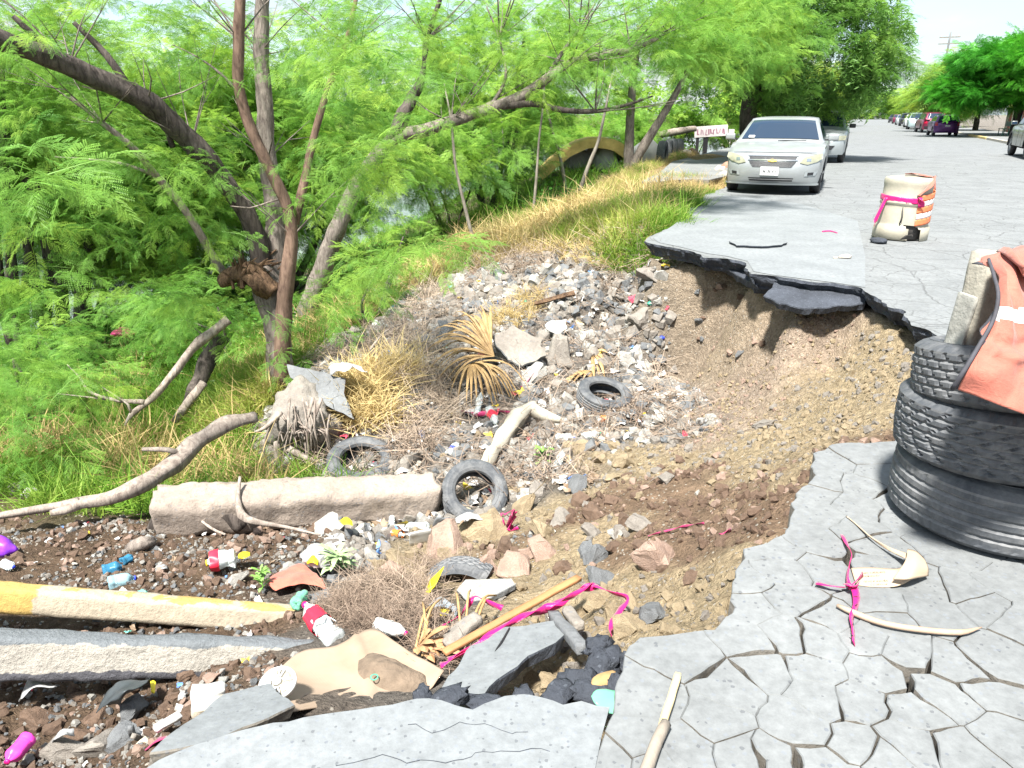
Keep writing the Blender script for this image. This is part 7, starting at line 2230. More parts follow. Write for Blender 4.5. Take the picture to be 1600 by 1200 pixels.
plate('white_cloth_piece', 'white crumpled plastic sheet lying on top of the rubble slope', 'plastic sheet', [Y(852,507,9.0), Y(862,499,9.1), Y(884,502,9.1), Y(886,514,8.9), Y(870,520,8.85), Y(856,518,8.9)], .03, [M_SACK, M_SACK], seed=12, wobf=.03, amp=.06)
plate('timber_plank', 'short reddish plank lying aslant on the rubble slope', 'plank', [Y(832,478,9.8), Y(836,472,9.85), Y(896,455,10.1), Y(899,461,10.05)], .04, [M_SPLIT, M_SPLIT], seed=13, wobf=.004)
M_TERR = basic('terracotta_pipe', (.42,.14,.08), .8, .2, 8, .004, 60)
V, F = tube_data([Y(1004,528,8.9), Y(1017,497,9.15)], [.035, .035], sides=8, step=.1, rough=.05)
tagit(meshobj('clay_pipe', pydata('clay_pipe', V, F, True), M_TERR), 'red clay pipe leaning on the rubble beside the far wall', 'pipe')
# black tar crumbs under the pavement slab edge
for k, (px_, py_, w_, h_) in enumerate([(905,1068,60,40),(945,1040,64,44),(965,1085,50,50),(925,1085,60,34),(870,1092,60,26),(820,1094,50,18),(765,1102,60,16),(700,1092,60,20),(660,1088,40,18),(985,1040,40,40),(935,1010,44,28)]):
    p = G(px_, py_, -.13 - .10 * (1 if py_ < 1080 else 0) - (.12 if px_ < 800 and py_ > 1080 else 0)); s = px_size(px_, py_, p.y)
    o = lump('tar_lump', (w_ / s * 1.1, w_ / s * .7, h_ / s * 1.2), M_ASPH, p, (0, 0, k), seed=k, amp=.5, freq=2.2, oct2=.6)
    uniq(o, ['big', 'broad', 'rough', 'crumbled', 'flat', 'thin', 'ragged', 'long', 'small', 'tall', 'upper'][k] + ' black tar lump', px_, py_, 'asphalt lump', 'tar lumps along the slab edge')

# ---------------------------------------------------------------- palm fans
M_PALM = basic('dry_palm_blade', (.40,.27,.12), .7, .3, 9, .003, 60, col2=(.22,.135,.055))
M_PALMD = basic('brown_palm_blade', (.34,.19,.09), .75, .35, 9, .003, 60)
def palm(lab, org, tips, mat, fuse=.5, w=.020, droop=.18, nper=7, group=None):
    """tips: outline of blade ends; blades fan out from org, folded along the middle"""
    root = empty('palm_fan', org, lab, 'palm frond', group)
    T_ = [p for p, _ in resample([Vector(t) for t in tips], nper)]
    k = 0
    for tip in T_:
        d = tip - Vector(org); L_ = d.length
        d = d * random.uniform(.8, 1.15) + Vector((random.gauss(0, .03), random.gauss(0, .03), random.gauss(0, .05)))
        up = Vector((0, 0, 1)); sd_ = d.cross(up).normalized()
        nb = 8; V, F = [], []
        for i in range(nb + 1):
            t = i / nb
            c = d * t + up * (L_ * .30 * math.sin(t * PI * .75) * .6 - L_ * droop * max(0, t - .5) ** 2 * 3.5) + mnoise.noise_vector(d * t * 3) * .012
            ww = w * (.25 + 1.0 * min(1, t / fuse)) if t < fuse else w * (1.25 * (1 - (t - fuse) / (1 - fuse)) ** .8 + .05)
            V += [c - sd_ * ww, c + up * ww * .7, c + sd_ * ww]
            if i:
                o = 3 * (i - 1); F += [(o, o + 1, o + 4, o + 3), (o + 1, o + 2, o + 5, o + 4)]
        b_ = meshobj('blade', pydata('blade', V, F, False), mat, root); k += 1
        b_.modifiers.new('thickness', 'SOLIDIFY').thickness = .002
    return root
yo = H(775, 580).y - .4
def PT(lst): return [Y(a, b_, c) for a, b_, c in lst]
palm('big dry palm fan with tan blades spreading up and left', Y(772, 556, yo + .1), PT([(738,492,yo+.75),(712,488,yo+.7),(692,500,yo+.55),(680,520,yo+.4),(672,540,yo+.25),(672,562,yo+.1),(682,584,yo-.05),(694,600,yo-.15)]), M_PALM, .36, .017, .25, 34)
palm('lower dry palm fan with blades curling down over the litter', Y(738, 566, yo + .05), PT([(700,606,yo-.2),(722,616,yo-.3),(742,622,yo-.35),(762,630,yo-.42),(784,632,yo-.45),(806,622,yo-.4),(824,604,yo-.3)]), M_PALM, .36, .017, .4, 26)
palm('upper dry palm fan behind the big one', Y(768, 545, yo + .25), PT([(770,492,yo+.9),(755,490,yo+.9),(742,494,yo+.8),(728,500,yo+.7)]), M_PALM, .42, .013, .15, 18)
yo2 = H(935, 590).y
palm('small brown palm fan above the flat-lying tyre', Y(925, 580, yo2), PT([(880,592,yo2-.2),(884,606,yo2-.25),(900,608,yo2-.3),(912,604,yo2-.3)]), M_PALM, .55, .018, .1, 10)
palm('curled brown palm fan close behind the flat-lying tyre', Y(925, 550, yo2 + .4), PT([(945,560,yo2+.3),(950,580,yo2+.15),(945,600,yo2),(928,602,yo2-.05)]), M_PALM, .55, .022, .1, 10)
palm('brown folded palm fan at the lower centre under the dry stalks', G(652, 1008, -.62), [G(695,988,-.55), G(706,1000,-.58), G(702,1015,-.6), G(690,1026,-.62), G(672,1030,-.62)], M_PALMD, .7, .016, .05, 12)
V_, F_ = [], []
for (a, b_, c, d) in [(655,1010,690,935),(648,1020,675,945),(660,1025,676,960),(668,1008,660,940),(720,985,712,925),(728,978,735,922),(735,975,775,930),(745,972,770,938)]:
    v, f = tube_data([G(a, b_, -.62), (G(a, b_, -.62) + G(c, d, -.72)) / 2 + Vector((0, 0, .06)), G(c, d, -.70)], [.006, .007, .004], sides=5, step=.06, rough=.05)
    V_.append(v); F_.append(f)
V, F = merge(list(zip(V_, F_)))
tagit(meshobj('palm_stalks', pydata('palm_stalks', V, F, True), M_PALM), 'loose tan palm stalks standing aslant beside the brown folded fan', 'stalks')

# ---------------------------------------------------------------- dead wood
def log(name, lab, pts, radii, mat=M_DEADWOOD, sides=12, step=.05, rough=.28, cat='branch', ridges=.05):
    W = [Vector(p) for p in pts]; o_ = W[0].copy()
    V, F = tube_data([w - o_ for w in W], radii, sides=sides, step=step, rough=rough, ridges=ridges)
    return tagit(meshobj(name, pydata(name, V, F, True), mat, None, o_), lab, cat)
yl = H(380, 700).y
lg = log('fallen_trunk', 'long bleached fallen trunk sloping from the tree foot down to the left edge', [Y(398,652,6.1), Y(360,662,5.9), Y(310,690,5.65), Y(262,730,5.35), Y(200,768,5.05), Y(130,785,4.9), Y(60,796,4.8), Y(-60,815,4.7)], [.05,.06,.065,.07,.058,.045,.03,.022], ridges=.09, rough=.3)
def sub(name, par, pts, radii, mat=M_DEADWOOD, **kw):
    V, F = tube_data([Vector(p) - par.location for p in pts], radii, step=.05, sides=8, rough=.2, **kw)
    return meshobj(name, pydata(name, V, F, True), mat, par)
sub('branch_stub', lg, [Y(285,712,5.5), Y(262,703,5.4), Y(222,702,5.35)], [.03,.022,.015])
sub('branch_stub', lg, [Y(125,785,4.9), Y(100,798,4.8), Y(78,802,4.75)], [.05,.035,.02])
bb = log('hanging_branch', 'grey curved dead branch running from the broken stump down to the left', [Y(356,498,8.1), Y(330,520,8.0), Y(300,545,7.9), Y(270,585,7.7), Y(238,622,7.6), Y(205,648,7.5), Y(195,665,7.4)], [.06,.055,.045,.04,.03,.025,.01])
sub('twig', bb, [Y(225,628,7.55), Y(180,625,7.6), Y(140,612,7.7), Y(125,590,7.8), Y(105,570,7.9)], [.025,.02,.018,.012,.006])
sub('twig', bb, [Y(190,628,7.6), Y(150,622,7.7), Y(90,615,7.8)], [.015,.01,.004])
sub('twig', bb, [Y(205,645,7.5), Y(200,632,7.5), Y(160,605,7.6)], [.015,.012,.006])
log('dark_leaning_stem', 'dark leaning stem behind the long grass left of the tree', [Y(345,525,8.8), Y(325,560,8.7), Y(308,600,8.5), Y(285,645,8.3)], [.10,.09,.08,.05], M_BARK_DARK, cat='stem')
log('dark_leaning_stem', 'pale rotten stem lying under the dark leaning one', [Y(318,598,8.2), Y(295,628,8.0), Y(272,660,7.8)], [.05,.055,.04], M_DEADWOOD, cat='stem')
log('bare_branch', 'thin forked dead branch lying in front of the beam', [Y(375,745,5.0), Y(372,780,4.85), Y(378,805,4.75), Y(400,815,4.7), Y(440,822,4.65), Y(500,836,4.5)], [.012,.018,.03,.026,.014,.008], M_DEADWOOD)
log('bare_branch', 'grey dead twig leaning on the forked branch before the beam', [Y(298,800,4.85), Y(330,825,4.7), Y(352,835,4.6)], [.008,.010,.008], M_DEADWOOD)
log('bare_branch', 'thin dead stick across the litter near the pale plastered fork', [Y(690,632,7.6), Y(740,640,7.4), Y(800,640,7.2), Y(845,655,7.1), Y(865,690,6.9)], [.012,.018,.016,.014,.008], M_DEADWOOD)
log('bare_branch', 'crooked grey branch lying left of the pale plastered fork', [Y(700,648,7.4), Y(730,650,7.35), Y(765,640,7.4), Y(775,628,7.5)], [.02,.025,.02,.012], M_DEADWOOD)
log('bare_branch', 'slim dead stem leaning out of the shrubs above the litter', [Y(568,560,8.6), Y(600,520,9.0), Y(630,505,9.3)], [.015,.012,.006], M_DEADWOOD)
log('bare_branch', 'two-pronged dead twig leaning right of the palm fan', [Y(845,620,7.6), Y(870,590,7.9), Y(885,575,8.1)], [.012,.010,.006], M_DEADWOOD)
log('driftwood_chunk', 'chunk of rotten bark by the long grass next to the beam', [G(200,858,-1.28), G(222,848,-1.2), G(242,845,-1.22)], [.03,.05,.03], M_BARK_GREY, cat='bark')
# pale plastered fork
M_PLAST = basic('cream_plaster_cloth', (.42,.385,.31), .85, .12, 5, .01, 30)
pf = log('plastered_fork', 'cream plastered forked piece arching over the litter in the middle', [Y(748,738,5.95), Y(765,712,6.2), Y(790,678,6.6), Y(812,652,6.9), Y(836,632,7.1)], [.05,.055,.065,.085,.05], M_PLAST, cat='debris', ridges=.10, rough=.42)
sub('fork_arm', pf, [Y(832,640,7.05), Y(852,650,6.95), Y(876,656,6.85)], [.09,.07,.03], M_PLAST, ridges=.1)
# root ball under the tree
rb = empty('root_mass', H(468, 735), 'pale eroded root mass hanging below the mesquite', 'roots')
parts = []
yr = H(468, 735).y
lump('soil_core', (.66, .55, .80), M_CP, Y(472, 662, yr + .40) - rb.location, (0, .1, 0), seed=8, amp=.35, parent=rb, sub=4, oct2=.6)
for i in range(34):
    x0 = random.uniform(432, 518); x1 = x0 + random.uniform(-32, 34)
    v = tube_data([Y(x0, random.uniform(610, 690), yr + .12) - rb.location, Y((x0 + x1) / 2 + random.uniform(-8, 8), 675, yr + random.uniform(-.05, .1)) - rb.location, Y(x1, random.uniform(690, 745), yr + random.uniform(-.05, .25)) - rb.location], [random.uniform(.006, .02), .008, .004], sides=5, step=.06, rough=.2, seed=i)
    parts.append(v)
V, F = merge(parts); o = meshobj('roots', pydata('roots', V, F, True), M_DEADWOOD, rb); o['kind'] = 'stuff'
for pts, rd in [([(432,690),(436,720),(446,745)],[.03,.045,.03]), ([(450,700),(470,712),(500,722)],[.03,.035,.015]), ([(440,645),(415,668),(398,675)],[.02,.018,.01]), ([(425,655),(414,690),(412,730)],[.012,.01,.005])]:
    V, F = tube_data([Y(a, b_, yr + .02) - rb.location for a, b_ in pts], rd, sides=7, step=.05, rough=.2)
    meshobj('thick_root', pydata('thick_root', V, F, True), M_DEADWOOD, rb)

# ---------------------------------------------------------------- bottles
def plast(name, c, rough=.15, trans=.75, alpha=1.0):
    m, nt, b, out = newmat(name)
    n1 = noise_n(nt, coords(nt, 'Object'), 12, 4, .6)
    nt.links.new(ramp(nt, [(.3, [q * .8 for q in c]), (.7, c)], n1.outputs['Fac']).outputs['Color'], b.inputs['Base Color'])
    b.inputs['Roughness'].default_value = rough; b.inputs['Transmission Weight'].default_value = trans; b.inputs['IOR'].default_value = 1.2
    bump(nt, b, n1.outputs['Fac'], .5, .01)
    return m
M_CLEAR = plast('clear_bottle', (.80,.86,.86), .12, .55)
M_BLUEB = plast('pale_blue_bottle', (.45,.72,.82), .15, .5)
M_DBLUE = plast('blue_bottle', (.06,.25,.42), .2, .35)
M_GREENB = plast('green_bottle', (.25,.65,.45), .15, .4)
M_LRED = basic('red_label', (.72,.02,.05), .45, .15, 10, 0)
M_LORG = basic('orange_label', (.68,.20,.04), .45, .15, 10, 0)
M_CAPB = basic('blue_cap', (.03,.06,.60), .4, .1, 10, 0)
M_CAPR = basic('magenta_cap', (.60,.01,.16), .4, .1, 10, 0)
M_CAPG = basic('green_cap', (.02,.42,.25), .4, .1, 10, 0)
M_WHITE = basic('white_plastic', (.50,.50,.48), .4, .08, 10, .003, 30)
M_PINKB = basic('pink_bottle_plastic', (.78,.06,.45), .35, .2, 10, .002, 30)
M_YEL = basic('yellow_plastic', (.80,.62,.02), .5, .15, 10, .004, 30)
def bottle(lab, A, Bp, r, mat, lmat=None, cap=None, l0=.35, l1=.62, crush=.25, seed=0, name='plastic_bottle', text=None):
    """from base A to cap B"""
    A, Bp = Vector(A), Vector(Bp); d = Bp - A; L_ = d.length
    root = empty(name, A, lab, 'bottle'); root.rotation_mode = 'QUATERNION'; root.rotation_quaternion = d.to_track_quat('Z', 'X')
    prof = [(0, .01), (r * .6, 0), (r * .92, .02 * L_), (r, .06 * L_), (r, .20 * L_), (r * .93, .23 * L_), (r, .26 * L_), (r * .94, .3 * L_), (r * .97, .34 * L_), (r * .97, .63 * L_), (r, .66 * L_), (r * .92, .74 * L_), (r * .62, .84 * L_), (r * .30, .91 * L_), (r * .28, .95 * L_)]
    def wav(k, s, a):
        z = prof[k][1]
        q = Vector((math.cos(a) * 1.5 + seed, math.sin(a) * 1.5, z * 14))
        return r * crush * mnoise.noise(q) - (r * crush * .9 * max(0, math.cos(a - 1 - seed)) * math.sin(min(1, z / L_) * PI))
    latheobj('body', prof, mat, root, 28, wav=wav)
    if lmat:
        lp = [(r * 1.0, l0 * L_), (r * 1.0, (l0 * .7 + l1 * .3) * L_), (r, (l0 * .3 + l1 * .7) * L_), (r * 1.0, l1 * L_)]
        def wl_(k, s, a):
            z = lp[k][1]; q = Vector((math.cos(a) * 1.5 + seed, math.sin(a) * 1.5, z * 14))
            return r * crush * mnoise.noise(q) - (r * crush * .9 * max(0, math.cos(a - 1 - seed)) * math.sin(min(1, z / L_) * PI)) + r * .03
        lb = latheobj('label', lp, lmat, root, 28, wav=wl_)
    if cap:
        latheobj('cap', [(0, .94 * L_), (r * .33, .94 * L_), (r * .33, L_), (0, L_)], cap, root, 16)
    return root
# white script-like waves on the red label
bt = bottle('large clear bottle with a red label and magenta cap lying by the yellow kerb end', G(528,1004,-.80), G(476,944,-.84), .052, M_CLEAR, M_LRED, M_CAPR, .42, .70, .22, 1)
W_ = [Vector((.056 * math.cos(a), .056 * math.sin(a), .135 + .014 * math.sin(a * 5))) for a in np.linspace(0, 2 * PI, 60)]
V, F = tube_data(W_, [.0035, .0025, .0035], sides=4, step=.01, rough=0)
meshobj('label_swirl', pydata('label_swirl', V, F, True), M_WHITE, bt)
bt = bottle('crushed clear bottle with a red label on the brown earth', G(368,872,-1.12), G(322,880,-1.12), .062, M_CLEAR, M_LRED, M_YEL, .55, .85, .45, 2)
bottle('pale blue bottle with a blue cap lying behind the yellow kerb', G(168,912,-1.10), G(212,903,-1.12), .045, M_BLUEB, None, M_CAPB, crush=.3, seed=3)
bottle('dark blue bottle lying behind the pale blue one', G(160,893,-1.17), G(192,884,-1.17), .042, M_DBLUE, None, None, crush=.3, seed=4)
bottle('small dark blue bottle half buried near the grass end', G(190,878,-1.2), G(208,868,-1.2), .030, M_DBLUE, None, None, crush=.3, seed=5)
bottle('pink shampoo bottle with a white end at the lower left corner', G(45,1152,-.85), G(10,1192,-.85), .034, M_PINKB, None, M_CAPR, crush=.15, seed=6)
bottle('pale bottle with a white and red label left of the plastered fork', H(764,648,.05), H(776,672,.05), .05, M_CLEAR, M_LRED, None, .3, .6, .3, 7)
bottle('small bottle with an orange label below the flat-lying tyre', H(932,662,.03), H(952,660,.03), .04, M_CLEAR, M_LORG, M_WHITE, .3, .75, .1, 8)
bottle('pale bottle with a light blue cap below the flat-lying tyre', H(870,690,.04), H(898,692,.04), .045, M_CLEAR, None, M_CAPB, crush=.3, seed=9)
bottle('clear bottle with a green cap right of the light blue capped one', H(910,690,.04), H(938,684,.04), .04, M_CLEAR, None, M_CAPG, crush=.3, seed=10)
bottle('crushed clear bottle standing on end under the beam', H(745,655,.05), H(752,628,.12), .035, M_CLEAR, M_WHITE, None, crush=.4, seed=11)
bottle('clear bottle with a blue cap under the right part of the beam', H(668,829,.03), H(632,826,.03), .035, M_CLEAR, None, M_CAPB, crush=.2, seed=12)
bottle('spice jar with an orange label lying under the beam', H(600,836,.03), H(632,842,.03), .03, M_CLEAR, M_LORG, M_WHITE, .45, .85, .05, 13)
bottle('green-tinted bottle right of the red rag', G(462,945,-.98), G(478,925,-1.02), .035, M_GREENB, None, None, crush=.35, seed=14)
bottle('white bottle scrap half under the cardboard', G(588,975,-.72), G(636,990,-.70), .032, M_WHITE, M_CLEAR, M_CAPR, .3, .5, .3, 15)
bottle('bottle lying below the gutter at the far left edge', G(5,880,-1.15), G(22,886,-1.15), .03, M_CLEAR, None, M_CAPB, crush=.3, seed=16)
bottle('slim clear bottle with a pale label beside the caliche lumps', H(870,735,.04), H(880,712,.05), .035, M_CLEAR, M_WHITE, None, crush=.3, seed=17)
bottle('bottle with a blue band lying left of the pale bottle', H(700,718,.03), H(716,700,.05), .04, M_CLEAR, M_CAPB, None, .4, .6, .3, 18)
bottle('white bottle standing under the beam', H(612,828,.02), H(614,816,.08), .028, M_CLEAR, None, M_WHITE, crush=.1, seed=19)

# ---------------------------------------------------------------- cardboard, rags, scraps
def card_mat(name, c, c2):
    m, nt, b, out = newmat(name)
    v = coords(nt, 'Object'); n1 = noise_n(nt, v, 4, 6, .6, .3)
    w = nt.nodes.new('ShaderNodeTexWave'); w.inputs['Scale'].default_value = 60; nt.links.new(v, w.inputs['Vector'])
    nt.links.new(ramp(nt, [(.35, c2), (.65, c)], n1.outputs['Fac']).outputs['Color'], b.inputs['Base Color'])
    b.inputs['Roughness'].default_value = .9
    bump(nt, b, w.outputs['Fac'], .15, .002)
    return m
M_CARD = card_mat('damp_cardboard', (.33,.25,.185), (.27,.20,.14))
M_CARD2 = card_mat('cream_cardboard', (.42,.33,.235), (.38,.29,.20))
M_MUD = basic('mud_heap', (.16,.12,.085), .95, .35, 14, .02, 50)
M_GRPRINT = basic('green_print', (.06,.34,.20), .8, .2, 20, 0)
cb = empty('cardboard_sheet', G(550,1050,-.55), 'large flattened muddy cardboard box at the lower centre', 'cardboard')
rows = [[(410,1068,-.50),(470,1020,-.58),(530,1008,-.60),(582,984,-.64),(640,1018,-.60),(694,1048,-.58)],
        [(425,1082,-.48),(480,1050,-.57),(540,1040,-.60),(600,1028,-.62),(640,1045,-.60),(684,1062,-.58)],
        [(440,1098,-.45),(490,1082,-.54),(550,1078,-.58),(610,1068,-.60),(640,1072,-.60),(672,1078,-.59)],
        [(458,1112,-.40),(510,1104,-.48),(560,1104,-.52),(610,1098,-.56),(640,1090,-.58),(652,1086,-.58)]]
S = bilerp_surface([[G(*q) - cb.location for q in r] for r in rows], 40, 26)
for i, r_ in enumerate(S):
    for j, p in enumerate(r_):
        p.z += .008 * mnoise.noise(p * 9) + (.012 if abs(j - 19) < 1 else 0)
gridobj('flap', S, [M_CARD], cb, thick=.005)
lo = G(612,1052,-.585) - cb.location
S = []
for i in range(16):
    row = []
    for j in range(26):
        a = 2 * PI * j / 25; t = i / 15
        rx = .17 * t * (1 + .28 * mnoise.noise(Vector((math.cos(a) * 1.5, math.sin(a) * 1.5, 3)))); ry = .085 * t * (1 + .3 * mnoise.noise(Vector((math.cos(a) * 1.5, math.sin(a) * 1.5, 7))))
        px_ = Vector((rx * math.cos(a), ry * math.sin(a), 0))
        px_ = Matrix.Rotation(-.55, 3, 'Z') @ px_
        row.append(lo + px_ + Vector((0, 0, .045 * (1 - t * t) + .010 * mnoise.noise(px_ * 30) - .004)))
    S.append(row)
gridobj('mud_heap', S, [M_MUD], cb)
for px_, py_, s_ in [(585,1062,.016),(478,1085,.02),(490,1092,.018)]:
    V, F = lathe([(s_ * .7, 0), (s_, .0), (s_, .001), (s_ * .7, .001)], 16, True)
    q = G(px_, py_, -.560) - cb.location
    meshobj('printed_mark', pydata('printed_mark', V, F), M_GRPRINT, cb, q + Vector((0, 0, .012)), (.12, 0, 0))
# ribbed white plastic lid
ld = empty('plastic_disc', G(435,1070,-.42), 'round white plastic lid with broken radial fingers on the cardboard edge', 'plastic disc', rot=(R(14), R(-6), .2))
latheobj('rim', [(.058, 0), (.066, .002), (.068, .012), (.064, .018), (.056, .012), (.050, .010)], M_WHITE, ld, 40, True)
latheobj('disc', [(0, .006), (.052, .006), (.052, .012), (0, .012)], M_KERB2, ld, 32)
for k in range(16):
    if k in (1, 2): continue
    a = 2 * PI * k / 18
    boxobj('finger', (.036 * math.cos(a), .036 * math.sin(a), .016), (.030, .006, .012), M_WHITE, ld, rot=(0, 0, a))
latheobj('hub', [(0, .012), (.016, .012), (.014, .030), (0, .030)], M_WHITE, ld, 20)

def rag(name, lab, cat, rowsp, mat, nu=24, nv=18, amp=.02, thick=.003, lv=None, f=9):
    W = [[(G(a, b_, c) if lv is None else Y(a, b_, c)) for a, b_, c in r] for r in rowsp]
    o_ = W[0][0].copy()
    S_ = bilerp_surface([[p - o_ for p in r] for r in W], nu, nv)
    for r in S_:
        for p in r: p += mnoise.noise_vector(p * f) * amp + mnoise.noise_vector(p * f * 2.5) * amp * .4
    o = gridobj(name, S_, [mat], None, thick=thick); o.location = o_
    return tagit(o, lab, cat)
M_REDRAG = cloth_mat('faded_red_rag', (.55,.17,.11), (.40,.10,.07))
M_BAGW = cloth_mat('white_bag_film', (.52,.53,.53), (.40,.41,.41), .35, 60, .004, .3)
M_BLKRUB = basic('black_rubber_sheet', (.045,.055,.06), .5, .5, 6, .006, 40)
M_BAGG = cloth_mat('grey_film', (.35,.40,.44), (.25,.29,.33), .3, 60, .004, .2)
rag('red_rag', 'faded red rag spread on the earth between two small weeds', 'rag', [[(415,905,-1.12),(440,895,-1.12),(465,882,-1.1),(490,888,-1.08)],[(420,918,-1.08),(445,908,-1.05),(475,898,-1.05),(505,905,-1.05)],[(430,925,-1.08),(450,918,-1.06),(482,912,-1.06),(510,920,-1.07)]], M_REDRAG, amp=.022)
rag('white_bag', 'white plastic bag with a yellow corner beside the leafy weed', 'bag', [[(470,868,-1.12),(485,850,-1.05),(505,845,-1.05),(520,855,-1.1)],[(472,878,-1.05),(490,868,-.98),(508,865,-.98),(528,875,-1.08)],[(480,888,-1.1),(495,885,-1.05),(512,885,-1.05),(530,890,-1.1)]], M_BAGW, amp=.035)
rag('yellow_wrapper', 'yellow wrapper scrap at the foot of the white bag', 'wrapper', [[(478,872,-1.03),(488,868,-1.0),(498,872,-1.0)],[(480,882,-1.03),(490,880,-1.0),(497,884,-1.02)]], M_YEL, 8, 8, .01)
rag('yellow_wrapper', 'small yellow wrapper right of the crushed red-label bottle', 'wrapper', [[(371,865,-1.13),(380,861,-1.12),(391,863,-1.12)],[(372,874,-1.12),(382,873,-1.1),(391,869,-1.11)]], M_YEL, 8, 8, .012)
rag('yellow_wrapper', 'bright yellow torn sheet standing above the dry stalk pile', 'wrapper', [[(660,930,-.98),(672,906,-.92),(692,886,-.88)],[(668,932,-.96),(680,915,-.88),(690,890,-.85)]], M_YEL, 10, 8, .012)
rag('yellow_wrapper', 'yellow scrap under the clear wrapper by the stalk pile', 'wrapper', [[(685,950,-.84),(695,938,-.83),(703,945,-.82)],[(688,962,-.80),(698,965,-.79),(704,955,-.80)]], M_YEL, 8, 8, .012)
rag('yellow_wrapper', 'yellow scrap near the middle of the beam foot', 'wrapper', [[(530,812,-1.28),(540,808,-1.25),(550,815,-1.25)],[(535,820,-1.25),(545,820,-1.24),(552,822,-1.25)]], M_YEL, 8, 8, .012)
rag('yellow_wrapper', 'thin yellow bottle-shaped scrap below the gutter block', 'wrapper', [[(235,1064,-.84),(240,1062,-.84),(244,1065,-.84)],[(236,1082,-.84),(240,1084,-.84),(242,1082,-.84)]], M_YEL, 8, 8, .004)
rag('white_wrapper', 'white film scrap by the pink tape tangle', 'wrapper', [[(712,810,-1.2),(730,800,-1.15),(750,803,-1.15)],[(715,818,-1.12),(735,810,-1.08),(755,812,-1.1)]], M_BAGW, 12, 8, .03)
rag('white_wrapper', 'white film draped over the slope right of the tilted slab', 'wrapper', [[(512,574,7.3),(535,564,7.3),(560,570,7.2)],[(515,584,7.1),(540,576,7.05),(575,580,7.0)]], M_BAGW, 14, 8, .05, lv=1)
rag('white_wrapper', 'small white film with a green mark on the earth', 'wrapper', [[(246,886,-1.18),(254,880,-1.16),(262,884,-1.17)],[(247,892,-1.16),(256,890,-1.14),(262,890,-1.16)]], M_BAGW, 8, 8, .012)
rag('clear_wrapper', 'clear film wrapper beside the yellow scrap', 'wrapper', [[(668,942,-.86),(690,932,-.84),(712,945,-.82)],[(672,955,-.82),(695,950,-.78),(715,962,-.78)]], M_BAGG, 12, 8, .025)
rag('white_sheet', 'white folded sheet lying below the stained gutter block', 'sheet', [[(30,1092,-.92),(46,1064,-.90),(66,1060,-.90)],[(34,1094,-.88),(54,1074,-.85),(88,1070,-.86)]], M_BAGW, 12, 8, .014)
rag('black_rubber', 'black rubber flap curling out of the soil below the gutter', 'rubber flap', [[(150,1110,-.80),(175,1078,-.80),(190,1066,-.80),(238,1062,-.82)],[(165,1102,-.76),(186,1086,-.70),(200,1078,-.68),(230,1064,-.74)],[(178,1098,-.80),(188,1100,-.78),(192,1078,-.80),(228,1070,-.82)]], M_BLKRUB, amp=.012)
rag('white_rag', 'small dirty white rag near the lower left rubble', 'rag', [[(82,1152,-.86),(95,1138,-.84),(115,1140,-.85)],[(88,1160,-.84),(102,1150,-.80),(116,1150,-.84)]], M_BAGW, 12, 10, .022)
rag('pink_ribbon_scrap', 'dark magenta cloth scrap tucked under the pavement edge', 'rag', [[(226,1170,-.60),(240,1155,-.58),(258,1146,-.56)],[(228,1174,-.56),(245,1160,-.52),(262,1152,-.52)]], M_PINKD, 10, 6, .01)
for k, (a, b_, w_, d_, h_, m_, lb, z_, rz) in enumerate([(325,1082,.12,.06,.05,M_WHITE,'crushed white box lying on the sunken pavement strip',-.48,.35),(328,1104,.12,.05,.05,M_KERB2,'cream board block under the crushed white box',-.46,.4),(262,1128,.10,.03,.02,M_WHITE,'narrow cream plastic piece at the pavement edge',-.52,.9),
     (210,1150,.02,.02,.22,M_CG,'thin grey splintered board standing in the rubble',-.80,.2),(222,1155,.02,.02,.18,M_CP,'pale splintered board next to the thin grey one',-.76,-.2)]):
    p = G(a, b_, z_)
    o = rough_block('box_scrap' if k < 2 else 'board_scrap', (w_, d_, h_), m_, None, p, (R(10 * k), R(8), rz), cuts=3, amp=.004, seed=k); tagit(o, lb, 'box' if k < 2 else 'scrap')
for k, (a, b_, w_, m_, lb) in enumerate([(658,850,.16,M_WHITE,'white bucket shard standing left of the pinkish boulders'),(690,826,.12,M_CG,'grey tile leaning under the right part of the beam'),(640,822,.10,M_CP,'tan board scrap under the beam')]):
    p = H(a, b_, .05); o = rough_block('shard', (w_, .015, w_ * .9), m_, None, p, (R(20), R(12 * k), .3), cuts=3, amp=.006, seed=k + 7); tagit(o, lb, 'shard')
lump('white_film_ball', (.16,.13,.11), M_BAGW, H(412,806,.05), (0,0,0), 'crumpled white bag with a yellow corner before the beam', 'bag', seed=3, amp=.4, freq=3)
lump('red_white_wrapper', (.13,.10,.09), M_LRED, H(388,806,.06), (0,0,0), 'crumpled red wrapper caught in the forked branch', 'wrapper', seed=5, amp=.4, freq=3)
lump('blue_plastic', (.05,.05,.05), M_CAPB, Y(1040,606,H(1040,608).y), (0,0,0), 'tiny blue plastic cap right of the flat-lying tyre', 'cap', seed=5, amp=.1)
lump('blue_plastic', (.07,.05,.05), M_CAPB, Y(1034,528,H(1034,530).y), (0,0,0), 'small blue and white scrap at the wall foot', 'scrap', seed=6, amp=.2)
lump('green_plastic', (.09,.06,.05), M_CAPG, Y(1017,474,H(1017,477).y), (0,0,0), 'small green cap above the red clay pipe', 'cap', seed=6, amp=.2)
lump('green_scrap', (.11,.07,.06), M_CAPG, Y(820,472,H(820,475).y), (0,0,0), 'small green scrap beside the pale chunks up the slope', 'scrap', seed=7, amp=.3)
lump('purple_bag', (.18,.12,.16), basic('purple_film', (.22,.04,.55), .4, .3), G(2,858,-1.2), (0,0,0), 'purple plastic bag at the far left edge', 'bag', seed=8, amp=.35)
